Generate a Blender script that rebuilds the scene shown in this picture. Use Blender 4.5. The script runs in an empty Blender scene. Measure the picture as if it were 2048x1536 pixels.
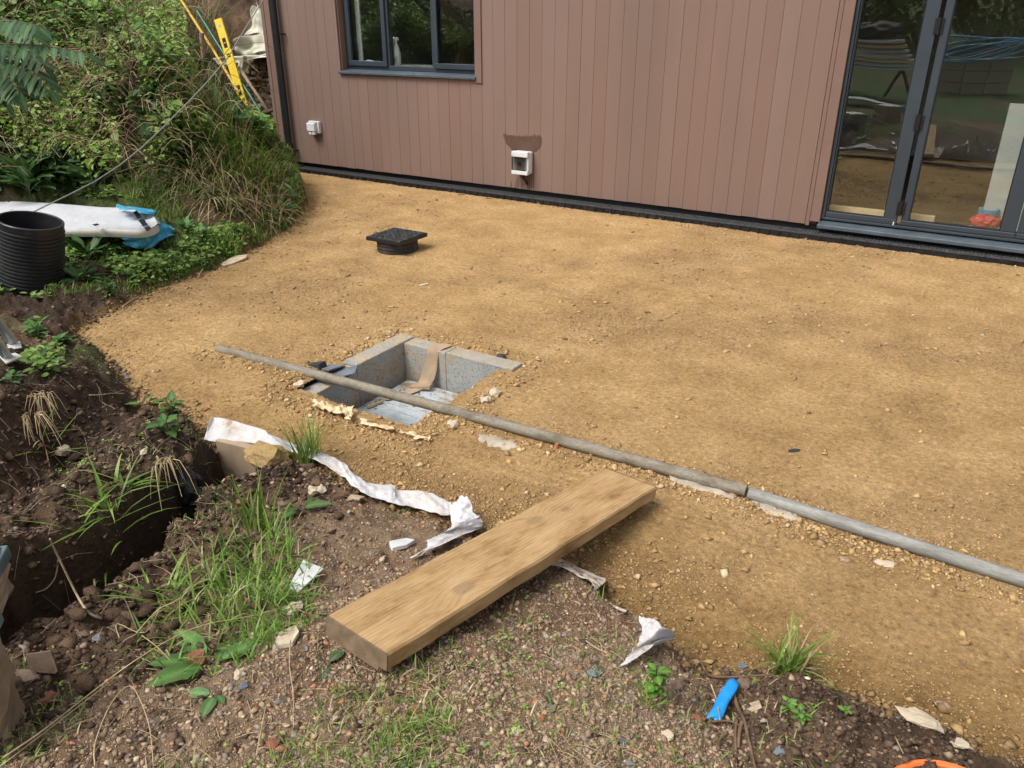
import bpy, math, random
import numpy as np
from mathutils import Vector, Matrix

R = math.radians
random.seed(7)
rng = np.random.default_rng(11)
scene = bpy.context.scene
COL = scene.collection

# ------------------------------------------------------------------ camera
CAMH = 1.65
F, PITCH, ROLL, YAW = 1574.65, 0.438369, -0.000774, 0.556064      # f in pixels of a 2048 wide picture
cam_d = bpy.data.cameras.new('camera')
cam = bpy.data.objects.new('camera', cam_d)
COL.objects.link(cam)
cam_d.sensor_width = 36.0
cam_d.lens = F / 2048 * 36.0
cam_d.clip_start = 0.05
cam_d.clip_end = 400
fw = np.array([-math.sin(YAW) * math.cos(PITCH), math.cos(YAW) * math.cos(PITCH), -math.sin(PITCH)])
rt = np.array([math.cos(YAW), math.sin(YAW), 0.0])
up = np.cross(rt, fw)
rt2 = rt * math.cos(ROLL) + up * math.sin(ROLL)
up2 = -rt * math.sin(ROLL) + up * math.cos(ROLL)
cam.matrix_world = Matrix(((rt2[0], up2[0], -fw[0], 0), (rt2[1], up2[1], -fw[1], 0),
                           (rt2[2], up2[2], -fw[2], CAMH), (0, 0, 0, 1)))
scene.camera = cam

# ------------------------------------------------------------------ light
SUN_EL, SUN_AZ = R(56), R(205)      # azimuth measured from +Y clockwise: light comes from behind left of the camera
world = bpy.data.worlds.new('World')
scene.world = world
world.use_nodes = True
wn, wl = world.node_tree.nodes, world.node_tree.links
bg = wn['Background']
sky = wn.new('ShaderNodeTexSky')
sky.sky_type = 'NISHITA'
sky.sun_disc = False
sky.sun_elevation = SUN_EL
sky.sun_rotation = SUN_AZ
sky.air_density = 1.0
sky.dust_density = 4.0
hsv = wn.new('ShaderNodeHueSaturation')
hsv.inputs['Saturation'].default_value = 0.22
wl.new(sky.outputs[0], hsv.inputs['Color'])
wl.new(hsv.outputs[0], bg.inputs['Color'])
bg.inputs['Strength'].default_value = 0.108
sun_d = bpy.data.lights.new('sun', 'SUN')
sun_d.energy = 1.5
sun_d.angle = R(26)
sun_d.color = (1.0, 0.955, 0.88)
sun = bpy.data.objects.new('sun', sun_d)
COL.objects.link(sun)
sdir = Vector((math.sin(SUN_AZ) * math.cos(SUN_EL), math.cos(SUN_AZ) * math.cos(SUN_EL), math.sin(SUN_EL)))
sun.rotation_euler = sdir.to_track_quat('Z', 'Y').to_euler()
sun.location = sdir * 30
scene.view_settings.view_transform = 'Standard'
scene.view_settings.look = 'None'
scene.view_settings.exposure = 0.93
scene.view_settings.gamma = 1.0
scene.view_settings.use_curve_mapping = False
scene.cycles.max_bounces = 6
scene.cycles.transparent_max_bounces = 10

# ------------------------------------------------------------------ projection helpers
C0 = np.array([0, 0, CAMH])


def ray(px, py):
    return fw + rt2 * ((px - 1024) / F) - up2 * ((py - 768) / F)


def G(px, py, z=0.0):                       # where the sight line through a photo pixel meets height z
    d = ray(px, py)
    return C0 + d * ((z - CAMH) / d[2])


def W(px, py, y):                           # where it meets the vertical plane at y
    d = ray(px, py)
    return C0 + d * (y / d[1])


def DP(px, py, dist):                       # point at a given distance along it
    d = ray(px, py)
    return C0 + d / np.linalg.norm(d) * dist


# ------------------------------------------------------------------ noise
def _hash(ix, iy, s):
    h = (ix.astype(np.int64) * 374761393 + iy.astype(np.int64) * 668265263 + s * 1442695041) & 0xffffffff
    h = ((h ^ (h >> 13)) * 1274126177) & 0xffffffff
    return ((h ^ (h >> 16)) & 0xffff) / 65535.0


def noise(x, y, s=0):
    ix, iy = np.floor(x), np.floor(y)
    fx, fy = x - ix, y - iy
    u, v = fx * fx * (3 - 2 * fx), fy * fy * (3 - 2 * fy)
    a, b = _hash(ix, iy, s), _hash(ix + 1, iy, s)
    c, d = _hash(ix, iy + 1, s), _hash(ix + 1, iy + 1, s)
    return (a + (b - a) * u) * (1 - v) + (c + (d - c) * u) * v - 0.5


def fbm(x, y, s=0, o=4):
    t, a = 0, 1.0
    for i in range(o):
        t = t + a * noise(x * 2 ** i + 13.7 * i, y * 2 ** i - 7.1 * i, s + i)
        a *= 0.5
    return t


def sstep(a, b, x):
    t = np.clip((x - a) / (b - a), 0, 1)
    return t * t * (3 - 2 * t)


# ------------------------------------------------------------------ terrain
CTRL_PX = [
    # hillside on the left
    (-150, 400, .36), (0, 398, .35), (150, 390, .34), (330, 405, .32), (480, 335, .42), (560, 352, .28),
    (606, 378, .19), (565, 430, .09), (500, 470, .08), (440, 440, .2),
    (-150, 250, .9), (0, 230, .92), (130, 230, .9), (250, 220, .95), (350, 250, .82), 
    (0, 120, 1.3), (150, 120, 1.3), (300, 120, 1.32), (430, 120, 1.25),
    # between hill and sandy patio
    (60, 590, .10), (-60, 590, .14), (130, 500, .2), (280, 480, .16), (350, 510, .09), (400, 480, .14), (250, 560, .07),
    (180, 620, .06), (60, 640, .11), (-80, 650, .2),
    # trestle shelf and spoil
    (30, 700, .20), (120, 700, .17), (190, 700, .1), (-80, 720, .28), (100, 760, .24), (190, 750, .17), (0, 800, .30),
    (235, 775, .12), (-120, 850, .35), (120, 830, .16), (30, 880, .16),
    (200, 850, .02), (260, 850, -.08), (120, 930, .0), (30, 1000, .02), (-80, 1030, .1),
    (310, 822, .12), (345, 840, .14), (390, 860, .11), (300, 880, .19), (250, 905, .21), (190, 945, .22), (100, 1000, .22), (20, 1040, .22),
    (-80, 1080, .3), (330, 935, .15), (250, 990, .15), (160, 1040, .13), (60, 1075, .13),
    # near lip of the trench and foreground spoil heap
    (130, 1235, .13), (200, 1190, .14), (260, 1140, .14), (320, 1080, .12), (370, 1020, .10), (420, 970, .08), (470, 945, .06),
    (20, 1280, .12), (400, 1090, .13), (520, 980, .08), (600, 960, .06), (600, 1040, .11), (720, 1010, .06), (860, 1070, .05),
    (700, 1120, .10), (600, 1180, .15), (480, 1220, .16), (350, 1260, .16), (200, 1290, .16), (100, 1340, .18),
    (500, 1340, .20), (300, 1450, .22), (100, 1480, .22), (700, 1300, .19), (800, 1420, .21), (820, 1230, .15), (960, 1140, .09),
    (1000, 1280, .15), (1100, 1180, .09), (1185, 1185, .085), (1235, 1250, .105), (1200, 1330, .15), (1290, 1310, .11), (1300, 1390, .15),
    (1340, 1400, .13), (1372, 1345, .07), (1410, 1420, .06), (1100, 1430, .2), (1200, 1500, .2), (1400, 1500, .13),
    (1500, 1400, .07), (1590, 1390, .11), (1700, 1420, .09), (1600, 1490, .14), (1800, 1490, .10), (1900, 1540, .10),
]
CTRL_W = [(-9.5, 5.5, 2.1), (-11, 2, 2.6), (-9, 9, 1.75), (-10.5, 10, 2.3), (-8.2, 10.5, 1.9), (-8.0, 8.3, .8), (-7.6, 7.2, .4), (-7.9, 6.9, .5), (-12, 6, 3.2), (-7.7, 9, 1.0),
          (0, 0.2, .22), (0, -2, .25), (1.5, .3, .12), (3, 0, .1), (-2, -1, .3), (-3, 0.3, .34), (0, -6, .5), (4, -4, .3), (-4, -3, .6),
          (-5, -8, 1.2), (3, -9, .9), (-6, -1, .9), (-4.5, 1, .5), (-8, -6, 2.2)]
CTRL_W += [tuple(W(430, 250, 6.8)), tuple(W(490, 245, 6.9)), tuple(W(545, 262, 6.9)), tuple(W(480, 232, 7.4)), tuple(W(548, 345, 6.3)), tuple(W(520, 330, 6.0))]
_c = np.array([list(G(a, b, z)[:2]) + [z] for a, b, z in CTRL_PX] + [list(p) for p in CTRL_W])
CX, CZ = _c[:, :2], _c[:, 2]
_n = len(CX)
_K = np.linalg.norm(CX[:, None] - CX[None], axis=2)
_P = np.hstack([np.ones((_n, 1)), CX])
_A = np.zeros((_n + 3, _n + 3))
_A[:_n, :_n] = _K - 0.004 * np.eye(_n)
_A[:_n, _n:] = _P
_A[_n:, :_n] = _P.T
_w = np.linalg.solve(_A, np.concatenate([CZ, np.zeros(3)]))

PATIO_PX = [(592, 338), (606, 360), (622, 408), (612, 432), (585, 455), (530, 492), (445, 535), (300, 590), (205, 640), (165, 668),
            (170, 690), (205, 705), (235, 735), (262, 775), (300, 800), (350, 802), (392, 838), (412, 872), (440, 898), (545, 905), (610, 922), (690, 965), (740, 990),
            (860, 1035), (930, 1062), (1010, 1085), (1110, 1115), (1200, 1165), (1260, 1215), (1330, 1260), (1400, 1330), (1500, 1350),
            (1560, 1345), (1640, 1355), (1720, 1410), (1830, 1440), (1960, 1500), (2080, 1525)]
_pp = [tuple(G(a, b, 0)[:2]) for a, b in PATIO_PX] + [(1.4, .95), (4.2, 1.1), (4.2, 6.9), (-7.3, 6.9)]
PP = np.array(_pp)


def patio_sd(x, y):                          # signed distance to the patio outline, positive inside
    return poly_sd(PP, x, y)


TRENCH = np.array([G(a, b, z)[:2] for a, b, z in [(440, 880, .06), (500, 893, .05), (520, 930, .05), (478, 958, .06), (420, 972, .08), (370, 1020, .10), (320, 1080, .12), (260, 1142, .13), (200, 1192, .13), (130, 1236, .12), (40, 1268, .12), (-80, 1290, .15),
                   (-80, 1170, .16), (40, 1130, .12), (110, 1105, .10), (175, 1085, .08), (235, 1048, .08), (300, 1003, .08), (345, 968, .09), (390, 925, .10), (420, 882, .09)]])


def poly_sd(PPx, x, y):
    best = np.full(x.shape, 1e9)
    inside = np.zeros(x.shape, bool)
    m = len(PPx)
    for i in range(m):
        ax, ay = PPx[i]
        bx, by = PPx[(i + 1) % m]
        dx, dy = bx - ax, by - ay
        t = np.clip(((x - ax) * dx + (y - ay) * dy) / (dx * dx + dy * dy), 0, 1)
        best = np.minimum(best, (x - ax - t * dx) ** 2 + (y - ay - t * dy) ** 2)
        c = ((ay > y) != (by > y))
        with np.errstate(divide='ignore', invalid='ignore'):
            xi = ax + (y - ay) * dx / (dy if dy != 0 else 1e-12)
        inside ^= c & (x < xi)
    return np.where(inside, 1, -1) * np.sqrt(best)


PIPE_PTS = [G(435, 697, .02), G(1495, 983, .03), G(2048, 1163, .03)]


def soil_base(x, y):
    o = np.empty(x.shape)
    xf, yf, of = x.ravel(), y.ravel(), o.ravel()
    st = 60000
    for i in range(0, len(xf), st):
        a, b = xf[i:i + st], yf[i:i + st]
        k = np.zeros(a.shape)
        for j in range(_n):
            k += _w[j] * np.hypot(a - CX[j, 0], b - CX[j, 1])
        of[i:i + st] = k + _w[_n] + _w[_n + 1] * a + _w[_n + 2] * b
    return of.reshape(x.shape)


PIT = (-2.70, -1.90, 2.28, 3.17)             # x0 x1 y0 y1 outline of the hole in the sand (set from the photograph below)


def rough_mask(x, y):                        # where the sand is crumbly (1) or trodden smooth (0)
    v = fbm(x * 1.1 + 3, y * 1.5, 40, 4) + 0.5 * fbm(x * 4, y * 4, 45, 2)
    return sstep(-0.1, 0.5, v)


def front_mask(x, y):                        # dry gravelly heap in front, as against the dark humus round the trench
    f = sstep(-2.0, -1.4, x + .35 * (y - 1.2)) * sstep(2.4, 2.0, y)
    f = np.maximum(f, sstep(1.85, 1.6, np.hypot(x, y)) * .9)
    return f * (1 - sstep(-.2, .1, x - .75 * (1.2 - y) + .05))


def height(x, y, fine=True):
    x = np.asarray(x, float)
    y = np.asarray(y, float)
    d0 = patio_sd(x, y)
    d = d0 + 0.05 * noise(x * 9, y * 9, 3) + 0.025 * noise(x * 25, y * 25, 4)
    hs = soil_base(x, y)
    hp = 0.012 * fbm(x * 1.3, y * 1.3, 21, 3)
    pyy = np.interp(x, [p[0] for p in PIPE_PTS], [p[1] for p in PIPE_PTS])
    pd = y - pyy
    inpit = sstep(-.05, .05, np.minimum(np.minimum(x - PIT[0], PIT[1] - x), np.minimum(y - PIT[2], PIT[3] - y)))
    ridge = 0.020 * np.exp(-((pd + 0.07) / 0.05) ** 2) * (0.45 + 1.5 * np.clip(fbm(x * 3, y * 3, 60, 2), 0, 1)) + 0.008 * np.exp(-((pd - 0.05) / 0.03) ** 2)
    hp = hp + ridge * sstep(-3.45, -3.2, x) * (1 - inpit)
    for o_ in (.21, .245, .31):
        hp = hp - .007 * np.exp(-((pd + o_ + .012 * noise(x * 4, y * 0 + o_, 33)) / .011) ** 2) * sstep(-1.75, -1.5, x) * sstep(-.15, -.4, x)
    hp = hp - 0.065 * np.exp(-(((x + .72) / .34) ** 2 + ((y - 1.66) / .26) ** 2))
    ex = np.maximum(np.abs(x - (PIT[0] + PIT[1]) / 2) - (PIT[1] - PIT[0]) / 2, np.abs(y - (PIT[2] + PIT[3]) / 2) - (PIT[3] - PIT[2]) / 2)
    hp = hp + 0.012 * np.exp(-((ex - 0.07) / 0.06) ** 2)
    if fine:
        rm = rough_mask(x, y)
        hp = hp + (0.003 + 0.005 * rm) * fbm(x * 18, y * 18, 31, 3) + (.0015 + .0045 * rm) * noise(x * 55, y * 55, 39) + 0.016 * np.exp(-np.abs(d) / 0.10) * (fbm(x * 24, y * 24, 35, 3))
        r = np.hypot(x, y)
        near = 1 + 0.8 * sstep(4, 7, r)
        amp = sstep(0.0, 0.25, -d + .12)
        amp = amp * (1 - .6 * front_mask(x, y))
        hs = hs + amp * near * (0.045 * fbm(x * 5, y * 5, 50, 2) + 0.056 * fbm(x * 14, y * 14, 52, 2) + 0.028 * fbm(x * 36, y * 36, 54, 2) + 0.009 * noise(x * 90, y * 90, 58))
    t = sstep(-0.10, 0.0, d)
    z = hs * (1 - t) + hp * t
    td = poly_sd(TRENCH, x, y) + .022 * noise(x * 11, y * 11, 63) + .014 * noise(x * 40, y * 40, 64)
    return z - .5 * sstep(-.012, .05, td), d


def ground(px, py, lift=0.0):                # march the sight line to the ground
    d = ray(px, py)
    d = d / np.linalg.norm(d)
    ts = np.linspace(0.8, 12.5, 1400)
    P = C0[None] + d[None] * ts[:, None]
    h, _ = height(P[:, 0], P[:, 1])
    below = np.where(P[:, 2] < h + lift)[0]
    i = below[0] if len(below) else len(ts) - 1
    p = P[i].copy()
    p[2] = h[i] + lift
    return p


def hz(x, y):
    return float(height(np.array([x]), np.array([y]))[0][0])


# ------------------------------------------------------------------ object helpers
def tag(o, label=None, cat=None, group=None, kind=None):
    if label: o['label'] = label
    if cat: o['category'] = cat
    if group: o['group'] = group
    if kind: o['kind'] = kind
    return o


def thing(name, label, cat, loc=(0, 0, 0), rot=(0, 0, 0), group=None):
    o = bpy.data.objects.new(name, None)
    o.empty_display_size = 0.1
    COL.objects.link(o)
    o.location = [float(v) for v in loc]
    o.rotation_euler = rot
    return tag(o, label, cat, group)


class MB:
    def __init__(s):
        s.v, s.f = [], []

    def add(s, vs, fs):
        b = len(s.v)
        s.v += [tuple(float(c) for c in p) for p in vs]
        s.f += [tuple(b + i for i in f) for f in fs]
        return s

    def box(s, a, b):
        (x0, y0, z0), (x1, y1, z1) = a, b
        return s.add([(x0, y0, z0), (x1, y0, z0), (x1, y1, z0), (x0, y1, z0), (x0, y0, z1), (x1, y0, z1), (x1, y1, z1), (x0, y1, z1)],
                     [(3, 2, 1, 0), (4, 5, 6, 7), (0, 1, 5, 4), (1, 2, 6, 5), (2, 3, 7, 6), (3, 0, 4, 7)])

    def hexa(s, bottom, top):
        return s.add(list(bottom) + list(top), [(3, 2, 1, 0), (4, 5, 6, 7), (0, 1, 5, 4), (1, 2, 6, 5), (2, 3, 7, 6), (3, 0, 4, 7)])

    def prism(s, poly, vec):
        n = len(poly)
        q = [np.array(p, float) + np.array(vec) for p in poly]
        return s.add(list(poly) + q, [tuple(range(n))[::-1], tuple(range(n, 2 * n))] + [(i, (i + 1) % n, n + (i + 1) % n, n + i) for i in range(n)])

    def tube(s, pts, rad, n=8, cap=True):
        pts = [np.array(p, float) for p in pts]
        m = len(pts)
        rads = rad if hasattr(rad, '__len__') else [rad] * m
        b = len(s.v)
        ref = None
        for i, p in enumerate(pts):
            t = pts[min(i + 1, m - 1)] - pts[max(i - 1, 0)]
            t = t / (np.linalg.norm(t) + 1e-12)
            if ref is None:
                ref = np.array([0, 0, 1.0]) if abs(t[2]) < .9 else np.array([1.0, 0, 0])
            a = np.cross(t, ref)
            a /= np.linalg.norm(a) + 1e-12
            ref = np.cross(a, t)
            for k in range(n):
                an = 2 * math.pi * k / n
                s.v.append(tuple(p + rads[i] * (a * math.cos(an) + ref * math.sin(an))))
        for i in range(m - 1):
            for k in range(n):
                k2 = (k + 1) % n
                s.f.append((b + i * n + k, b + (i + 1) * n + k, b + (i + 1) * n + k2, b + i * n + k2))
        if cap:
            s.f.append(tuple(b + k for k in range(n)))
            s.f.append(tuple(b + (m - 1) * n + k for k in reversed(range(n))))
        return s

    def lathe(s, prof, n=40, c=(0, 0, 0), closed=False):
        b = len(s.v)
        m = len(prof)
        for (r, z) in prof:
            for k in range(n):
                a = 2 * math.pi * k / n
                s.v.append((c[0] + r * math.cos(a), c[1] + r * math.sin(a), c[2] + z))
        for i in range(m - 1 if not closed else m):
            i2 = (i + 1) % m
            for k in range(n):
                k2 = (k + 1) % n
                s.f.append((b + i * n + k, b + i * n + k2, b + i2 * n + k2, b + i2 * n + k))
        return s

    def grid(s, pts):
        r, c = len(pts), len(pts[0])
        vs = [p for row in pts for p in row]
        return s.add(vs, [(i * c + j, i * c + j + 1, (i + 1) * c + j + 1, (i + 1) * c + j) for i in range(r - 1) for j in range(c - 1)])

    def build(s, name, m, parent=None, bevel=0, smooth=False, solid=0, sub=0, segs=2, angle=None):
        me = bpy.data.meshes.new(name)
        off = Vector((0, 0, 0))
        me.from_pydata(s.v, [], s.f)
        me.update()
        o = bpy.data.objects.new(name, me)
        COL.objects.link(o)
        if m: me.materials.append(m)
        if smooth:
            me.polygons.foreach_set('use_smooth', [True] * len(me.polygons))
            if angle:
                me.set_sharp_from_angle(angle=R(angle))
        if parent:
            o.parent = parent
        if solid:
            md = o.modifiers.new('solid', 'SOLIDIFY'); md.thickness = solid; md.offset = 0
        if sub:
            md = o.modifiers.new('sub', 'SUBSURF'); md.levels = sub; md.render_levels = sub
        if bevel:
            md = o.modifiers.new('bevel', 'BEVEL'); md.width = bevel; md.segments = segs; md.limit_method = 'ANGLE'
        return o


def rel(o):
    """geometry written in world coordinates under a placed parent"""
    def wm(p):
        m = Matrix.LocRotScale(p.location, p.rotation_euler, p.scale)
        return wm(p.parent) @ p.matrix_parent_inverse @ m if p.parent else m
    o.matrix_parent_inverse = wm(o.parent).inverted()
    return o


def recenter(o):
    """move a single-mesh thing's origin to its base"""
    vs = np.array([v.co[:] for v in o.data.vertices])
    c = Vector(((vs[:, 0].min() + vs[:, 0].max()) / 2, (vs[:, 1].min() + vs[:, 1].max()) / 2, vs[:, 2].min()))
    o.data.transform(Matrix.Translation(-c))
    o.location = c
    return o


def np_mesh(name, V, Fs, m, col=None, parent=None, smooth=False, mats=None, midx=None):
    """V (n,3); Fs list of (k,3)/(k,4) arrays; col per-vertex rgb"""
    me = bpy.data.meshes.new(name)
    V = np.ascontiguousarray(V, np.float32)
    me.vertices.add(len(V))
    me.vertices.foreach_set('co', V.ravel())
    loops = np.concatenate([f.ravel() for f in Fs]).astype(np.int32)
    cnt = np.concatenate([np.full(len(f), f.shape[1]) for f in Fs]).astype(np.int32)
    st = np.concatenate([[0], np.cumsum(cnt)[:-1]]).astype(np.int32)
    me.loops.add(len(loops))
    me.loops.foreach_set('vertex_index', loops)
    me.polygons.add(len(cnt))
    me.polygons.foreach_set('loop_start', st)
    me.polygons.foreach_set('loop_total', cnt)
    if smooth:
        me.polygons.foreach_set('use_smooth', np.ones(len(cnt), bool))
    me.update(calc_edges=True)
    if col is not None:
        a = me.attributes.new('Col', 'FLOAT_COLOR', 'POINT')
        c4 = np.ones((len(V), 4), np.float32)
        c4[:, :3] = col
        a.data.foreach_set('color', c4.ravel())
    if m: me.materials.append(m)
    o = bpy.data.objects.new(name, me)
    COL.objects.link(o)
    if parent: o.parent = parent
    return o


# ------------------------------------------------------------------ materials
def new_mat(name):
    m = bpy.data.materials.new(name)
    m.use_nodes = True
    nt = m.node_tree
    return m, nt.nodes, nt.links, nt.nodes['Principled BSDF']


def nn(ns, typ, **kw):
    n = ns.new(typ)
    for k, v in kw.items():
        if k in n.inputs: n.inputs[k].default_value = v
        else: setattr(n, k, v)
    return n


def ramp(ns, stops):
    r = ns.new('ShaderNodeValToRGB')
    e = r.color_ramp.elements
    while len(e) < len(stops): e.new(0.5)
    for i, (p, c) in enumerate(stops):
        e[i].position = p
        e[i].color = (c[0], c[1], c[2], 1) if hasattr(c, '__len__') else (c, c, c, 1)
    return r


def mat(name, stops, rough=0.8, scale=8.0, detail=6, bump=0.3, bscale=None, bdist=0.01, metal=0, spec=0.3, stretch=(1, 1, 1), rnd=0.0, fine=0.0, fscale=120):
    """principled surface, colour from fractal noise through a ramp, relief from finer noise; rnd varies from object to object"""
    m, ns, ls, b = new_mat(name)
    tc = ns.new('ShaderNodeTexCoord')
    mp = nn(ns, 'ShaderNodeMapping'); mp.inputs['Scale'].default_value = stretch
    ls.new(tc.outputs['Object'], mp.inputs[0])
    n1 = nn(ns, 'ShaderNodeTexNoise', Scale=scale, Detail=detail, Roughness=0.6)
    ls.new(mp.outputs[0], n1.inputs['Vector'])
    r = ramp(ns, stops)
    ls.new(n1.outputs[0], r.inputs[0])
    out = r.outputs[0]
    if fine:
        n3 = nn(ns, 'ShaderNodeTexNoise', Scale=fscale, Detail=3)
        ls.new(mp.outputs[0], n3.inputs['Vector'])
        mr = nn(ns, 'ShaderNodeMapRange'); mr.inputs[1].default_value = .3; mr.inputs[2].default_value = .7
        mr.inputs[3].default_value = 1 - fine; mr.inputs[4].default_value = 1 + fine
        ls.new(n3.outputs[0], mr.inputs[0])
        mx = nn(ns, 'ShaderNodeVectorMath', operation='SCALE')
        ls.new(out, mx.inputs[0]); ls.new(mr.outputs[0], mx.inputs['Scale'])
        out = mx.outputs[0]
    if rnd:
        oi = ns.new('ShaderNodeObjectInfo')
        hs = ns.new('ShaderNodeHueSaturation')
        mr = nn(ns, 'ShaderNodeMapRange'); mr.inputs[3].default_value = 1 - rnd; mr.inputs[4].default_value = 1 + rnd
        ls.new(oi.outputs['Random'], mr.inputs[0]); ls.new(mr.outputs[0], hs.inputs['Value'])
        m2 = nn(ns, 'ShaderNodeMapRange'); m2.inputs[3].default_value = 1 + rnd * 1.6; m2.inputs[4].default_value = 1 - rnd * 1.6
        ls.new(oi.outputs['Random'], m2.inputs[0]); ls.new(m2.outputs[0], hs.inputs['Saturation'])
        ls.new(out, hs.inputs['Color'])
        out = hs.outputs[0]
    ls.new(out, b.inputs['Base Color'])
    b.inputs['Roughness'].default_value = rough
    b.inputs['Metallic'].default_value = metal
    b.inputs['Specular IOR Level'].default_value = spec
    if bump:
        n2 = nn(ns, 'ShaderNodeTexNoise', Scale=bscale or scale * 5, Detail=8, Roughness=0.65)
        ls.new(mp.outputs[0], n2.inputs['Vector'])
        bp = nn(ns, 'ShaderNodeBump', Strength=bump, Distance=bdist)
        ls.new(n2.outputs[0], bp.inputs['Height'])
        ls.new(bp.outputs[0], b.inputs['Normal'])
    return m


def col_mat(name, rough=0.85, bump=0.4, bscale=60, bdist=0.004, var=0.25, vscale=40, spec=0.25, transl=0.0):
    """surface coloured by the mesh's own Col attribute (kind of soil, stone or leaf) with grain on top"""
    m, ns, ls, b = new_mat(name)
    at = ns.new('ShaderNodeAttribute'); at.attribute_name = 'Col'
    tc = ns.new('ShaderNodeTexCoord')
    n1 = nn(ns, 'ShaderNodeTexNoise', Scale=vscale, Detail=8, Roughness=0.7)
    ls.new(tc.outputs['Object'], n1.inputs['Vector'])
    mr = nn(ns, 'ShaderNodeMapRange'); mr.inputs[1].default_value = .28; mr.inputs[2].default_value = .72
    mr.inputs[3].default_value = 1 - var; mr.inputs[4].default_value = 1 + var
    ls.new(n1.outputs[0], mr.inputs[0])
    mx = nn(ns, 'ShaderNodeVectorMath', operation='SCALE')
    ls.new(at.outputs['Color'], mx.inputs[0]); ls.new(mr.outputs[0], mx.inputs['Scale'])
    ls.new(mx.outputs[0], b.inputs['Base Color'])
    b.inputs['Roughness'].default_value = rough
    b.inputs['Specular IOR Level'].default_value = spec
    if bump:
        n2 = nn(ns, 'ShaderNodeTexNoise', Scale=bscale, Detail=10, Roughness=0.7)
        ls.new(tc.outputs['Object'], n2.inputs['Vector'])
        bp = nn(ns, 'ShaderNodeBump', Strength=bump, Distance=bdist)
        ls.new(n2.outputs[0], bp.inputs['Height'])
        ls.new(bp.outputs[0], b.inputs['Normal'])
    if transl:
        tr = ns.new('ShaderNodeBsdfTranslucent')
        ls.new(mx.outputs[0], tr.inputs['Color'])
        ms = nn(ns, 'ShaderNodeMixShader'); ms.inputs[0].default_value = transl
        ls.new(b.outputs[0], ms.inputs[1]); ls.new(tr.outputs[0], ms.inputs[2])
        ls.new(ms.outputs[0], ns['Material Output'].inputs['Surface'])
    return m


M = {}
M['soil'] = col_mat('soil', bump=1.0, bscale=38, bdist=0.03, var=0.5, vscale=26)
M['stone'] = col_mat('stone', bump=0.35, bscale=90, var=0.28, vscale=60, spec=0.35)
M['leaf'] = col_mat('leaf', rough=0.5, bump=0, var=0.2, vscale=25, spec=0.35, transl=0.3)
M['straw'] = mat('straw', [(.3, (.30, .22, .12)), (.7, (.52, .41, .25))], 0.8, 30, bump=0)
M['root'] = mat('root', [(.3, (.30, .21, .13)), (.7, (.5, .39, .27))], 0.85, 40, bump=.4, bscale=150, bdist=.003)
M['twig'] = mat('twig', [(.3, (.085, .05, .03)), (.7, (.19, .12, .075))], 0.85, 30, bump=.5, bscale=140, bdist=.003)
M['clad'] = mat('cladding_brown', [(.32, (.182, .121, .097)), (.5, (.202, .131, .106)), (.68, (.218, .138, .114))], 0.62, 1.6, bump=.12, bscale=420, bdist=.001, stretch=(1, 1, .25), rnd=.03, spec=.3, fine=.05, fscale=300)
M['clad_trim'] = mat('cladding_trim', [(.3, (.172, .108, .085)), (.7, (.198, .125, .10))], 0.6, 3, bump=.1, bscale=300, bdist=.001, spec=.3)
M['paint'] = mat('fresh_stain', [(.3, (.085, .05, .038)), (.7, (.12, .07, .053))], 0.5, 30, bump=0)
M['membrane'] = mat('black_membrane', [(.3, (.006, .006, .007)), (.7, (.016, .016, .017))], 0.55, 8, bump=.3)
M['sheathing'] = mat('dark_sheathing', [(.3, (.11, .07, .055)), (.7, (.13, .083, .065))], 0.8, 4, bump=0)
M['frame'] = mat('grey_frame', [(.3, (.026, .036, .047)), (.7, (.036, .048, .061))], 0.42, 3, bump=.06, bscale=400, bdist=.0006, spec=.5, fine=.06, fscale=500)
M['sill'] = mat('grey_sill', [(.3, (.05, .068, .085)), (.72, (.085, .105, .125))], 0.38, 10, bump=.05, bscale=200, bdist=.001, spec=.5, fine=.15, fscale=90)
M['gasket'] = mat('black_rubber', [(.3, (.008, .008, .009)), (.7, (.016, .016, .018))], 0.5, 10, bump=0)
M['blackplastic'] = mat('black_plastic', [(.3, (.007, .008, .010)), (.7, (.014, .016, .020))], 0.42, 12, bump=.1, bscale=80, bdist=.002, spec=.45)
M['drain'] = mat('drain_plastic', [(.35, (.008, .0085, .010)), (.6, (.018, .019, .021)), (.78, (.06, .05, .038))], 0.5, 14, bump=.15, bscale=80, bdist=.002, spec=.3)
M['grate'] = mat('grating_plastic', [(.35, (.038, .041, .045)), (.6, (.07, .072, .076)), (.8, (.16, .145, .12))], 0.4, 20, bump=.1, spec=.45)
M['dustyplastic'] = mat('dusty_black_plastic', [(.35, (.016, .016, .018)), (.6, (.05, .045, .038)), (.8, (.12, .095, .065))], 0.6, 18, bump=.1, spec=.35)
M['whiteplastic'] = mat('white_plastic', [(.3, (.58, .59, .61)), (.7, (.66, .67, .68))], 0.35, 6, bump=0, spec=.5)
M['greyplastic'] = mat('grey_plastic', [(.3, (.38, .38, .39)), (.7, (.46, .46, .47))], 0.4, 6, bump=0)
M['yellowlabel'] = mat('yellow_plate', [(.3, (.55, .45, .06)), (.7, (.62, .55, .18))], 0.5, 40, bump=0)
M['red'] = mat('red_plastic', [(.3, (.38, .03, .035)), (.7, (.5, .06, .06))], 0.35, 14, bump=.2, bscale=30)
M['darkred'] = mat('dark_red_knob', [(.3, (.07, .02, .015)), (.7, (.1, .03, .02))], 0.45, 14, bump=0)
M['concrete'] = None
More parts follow.
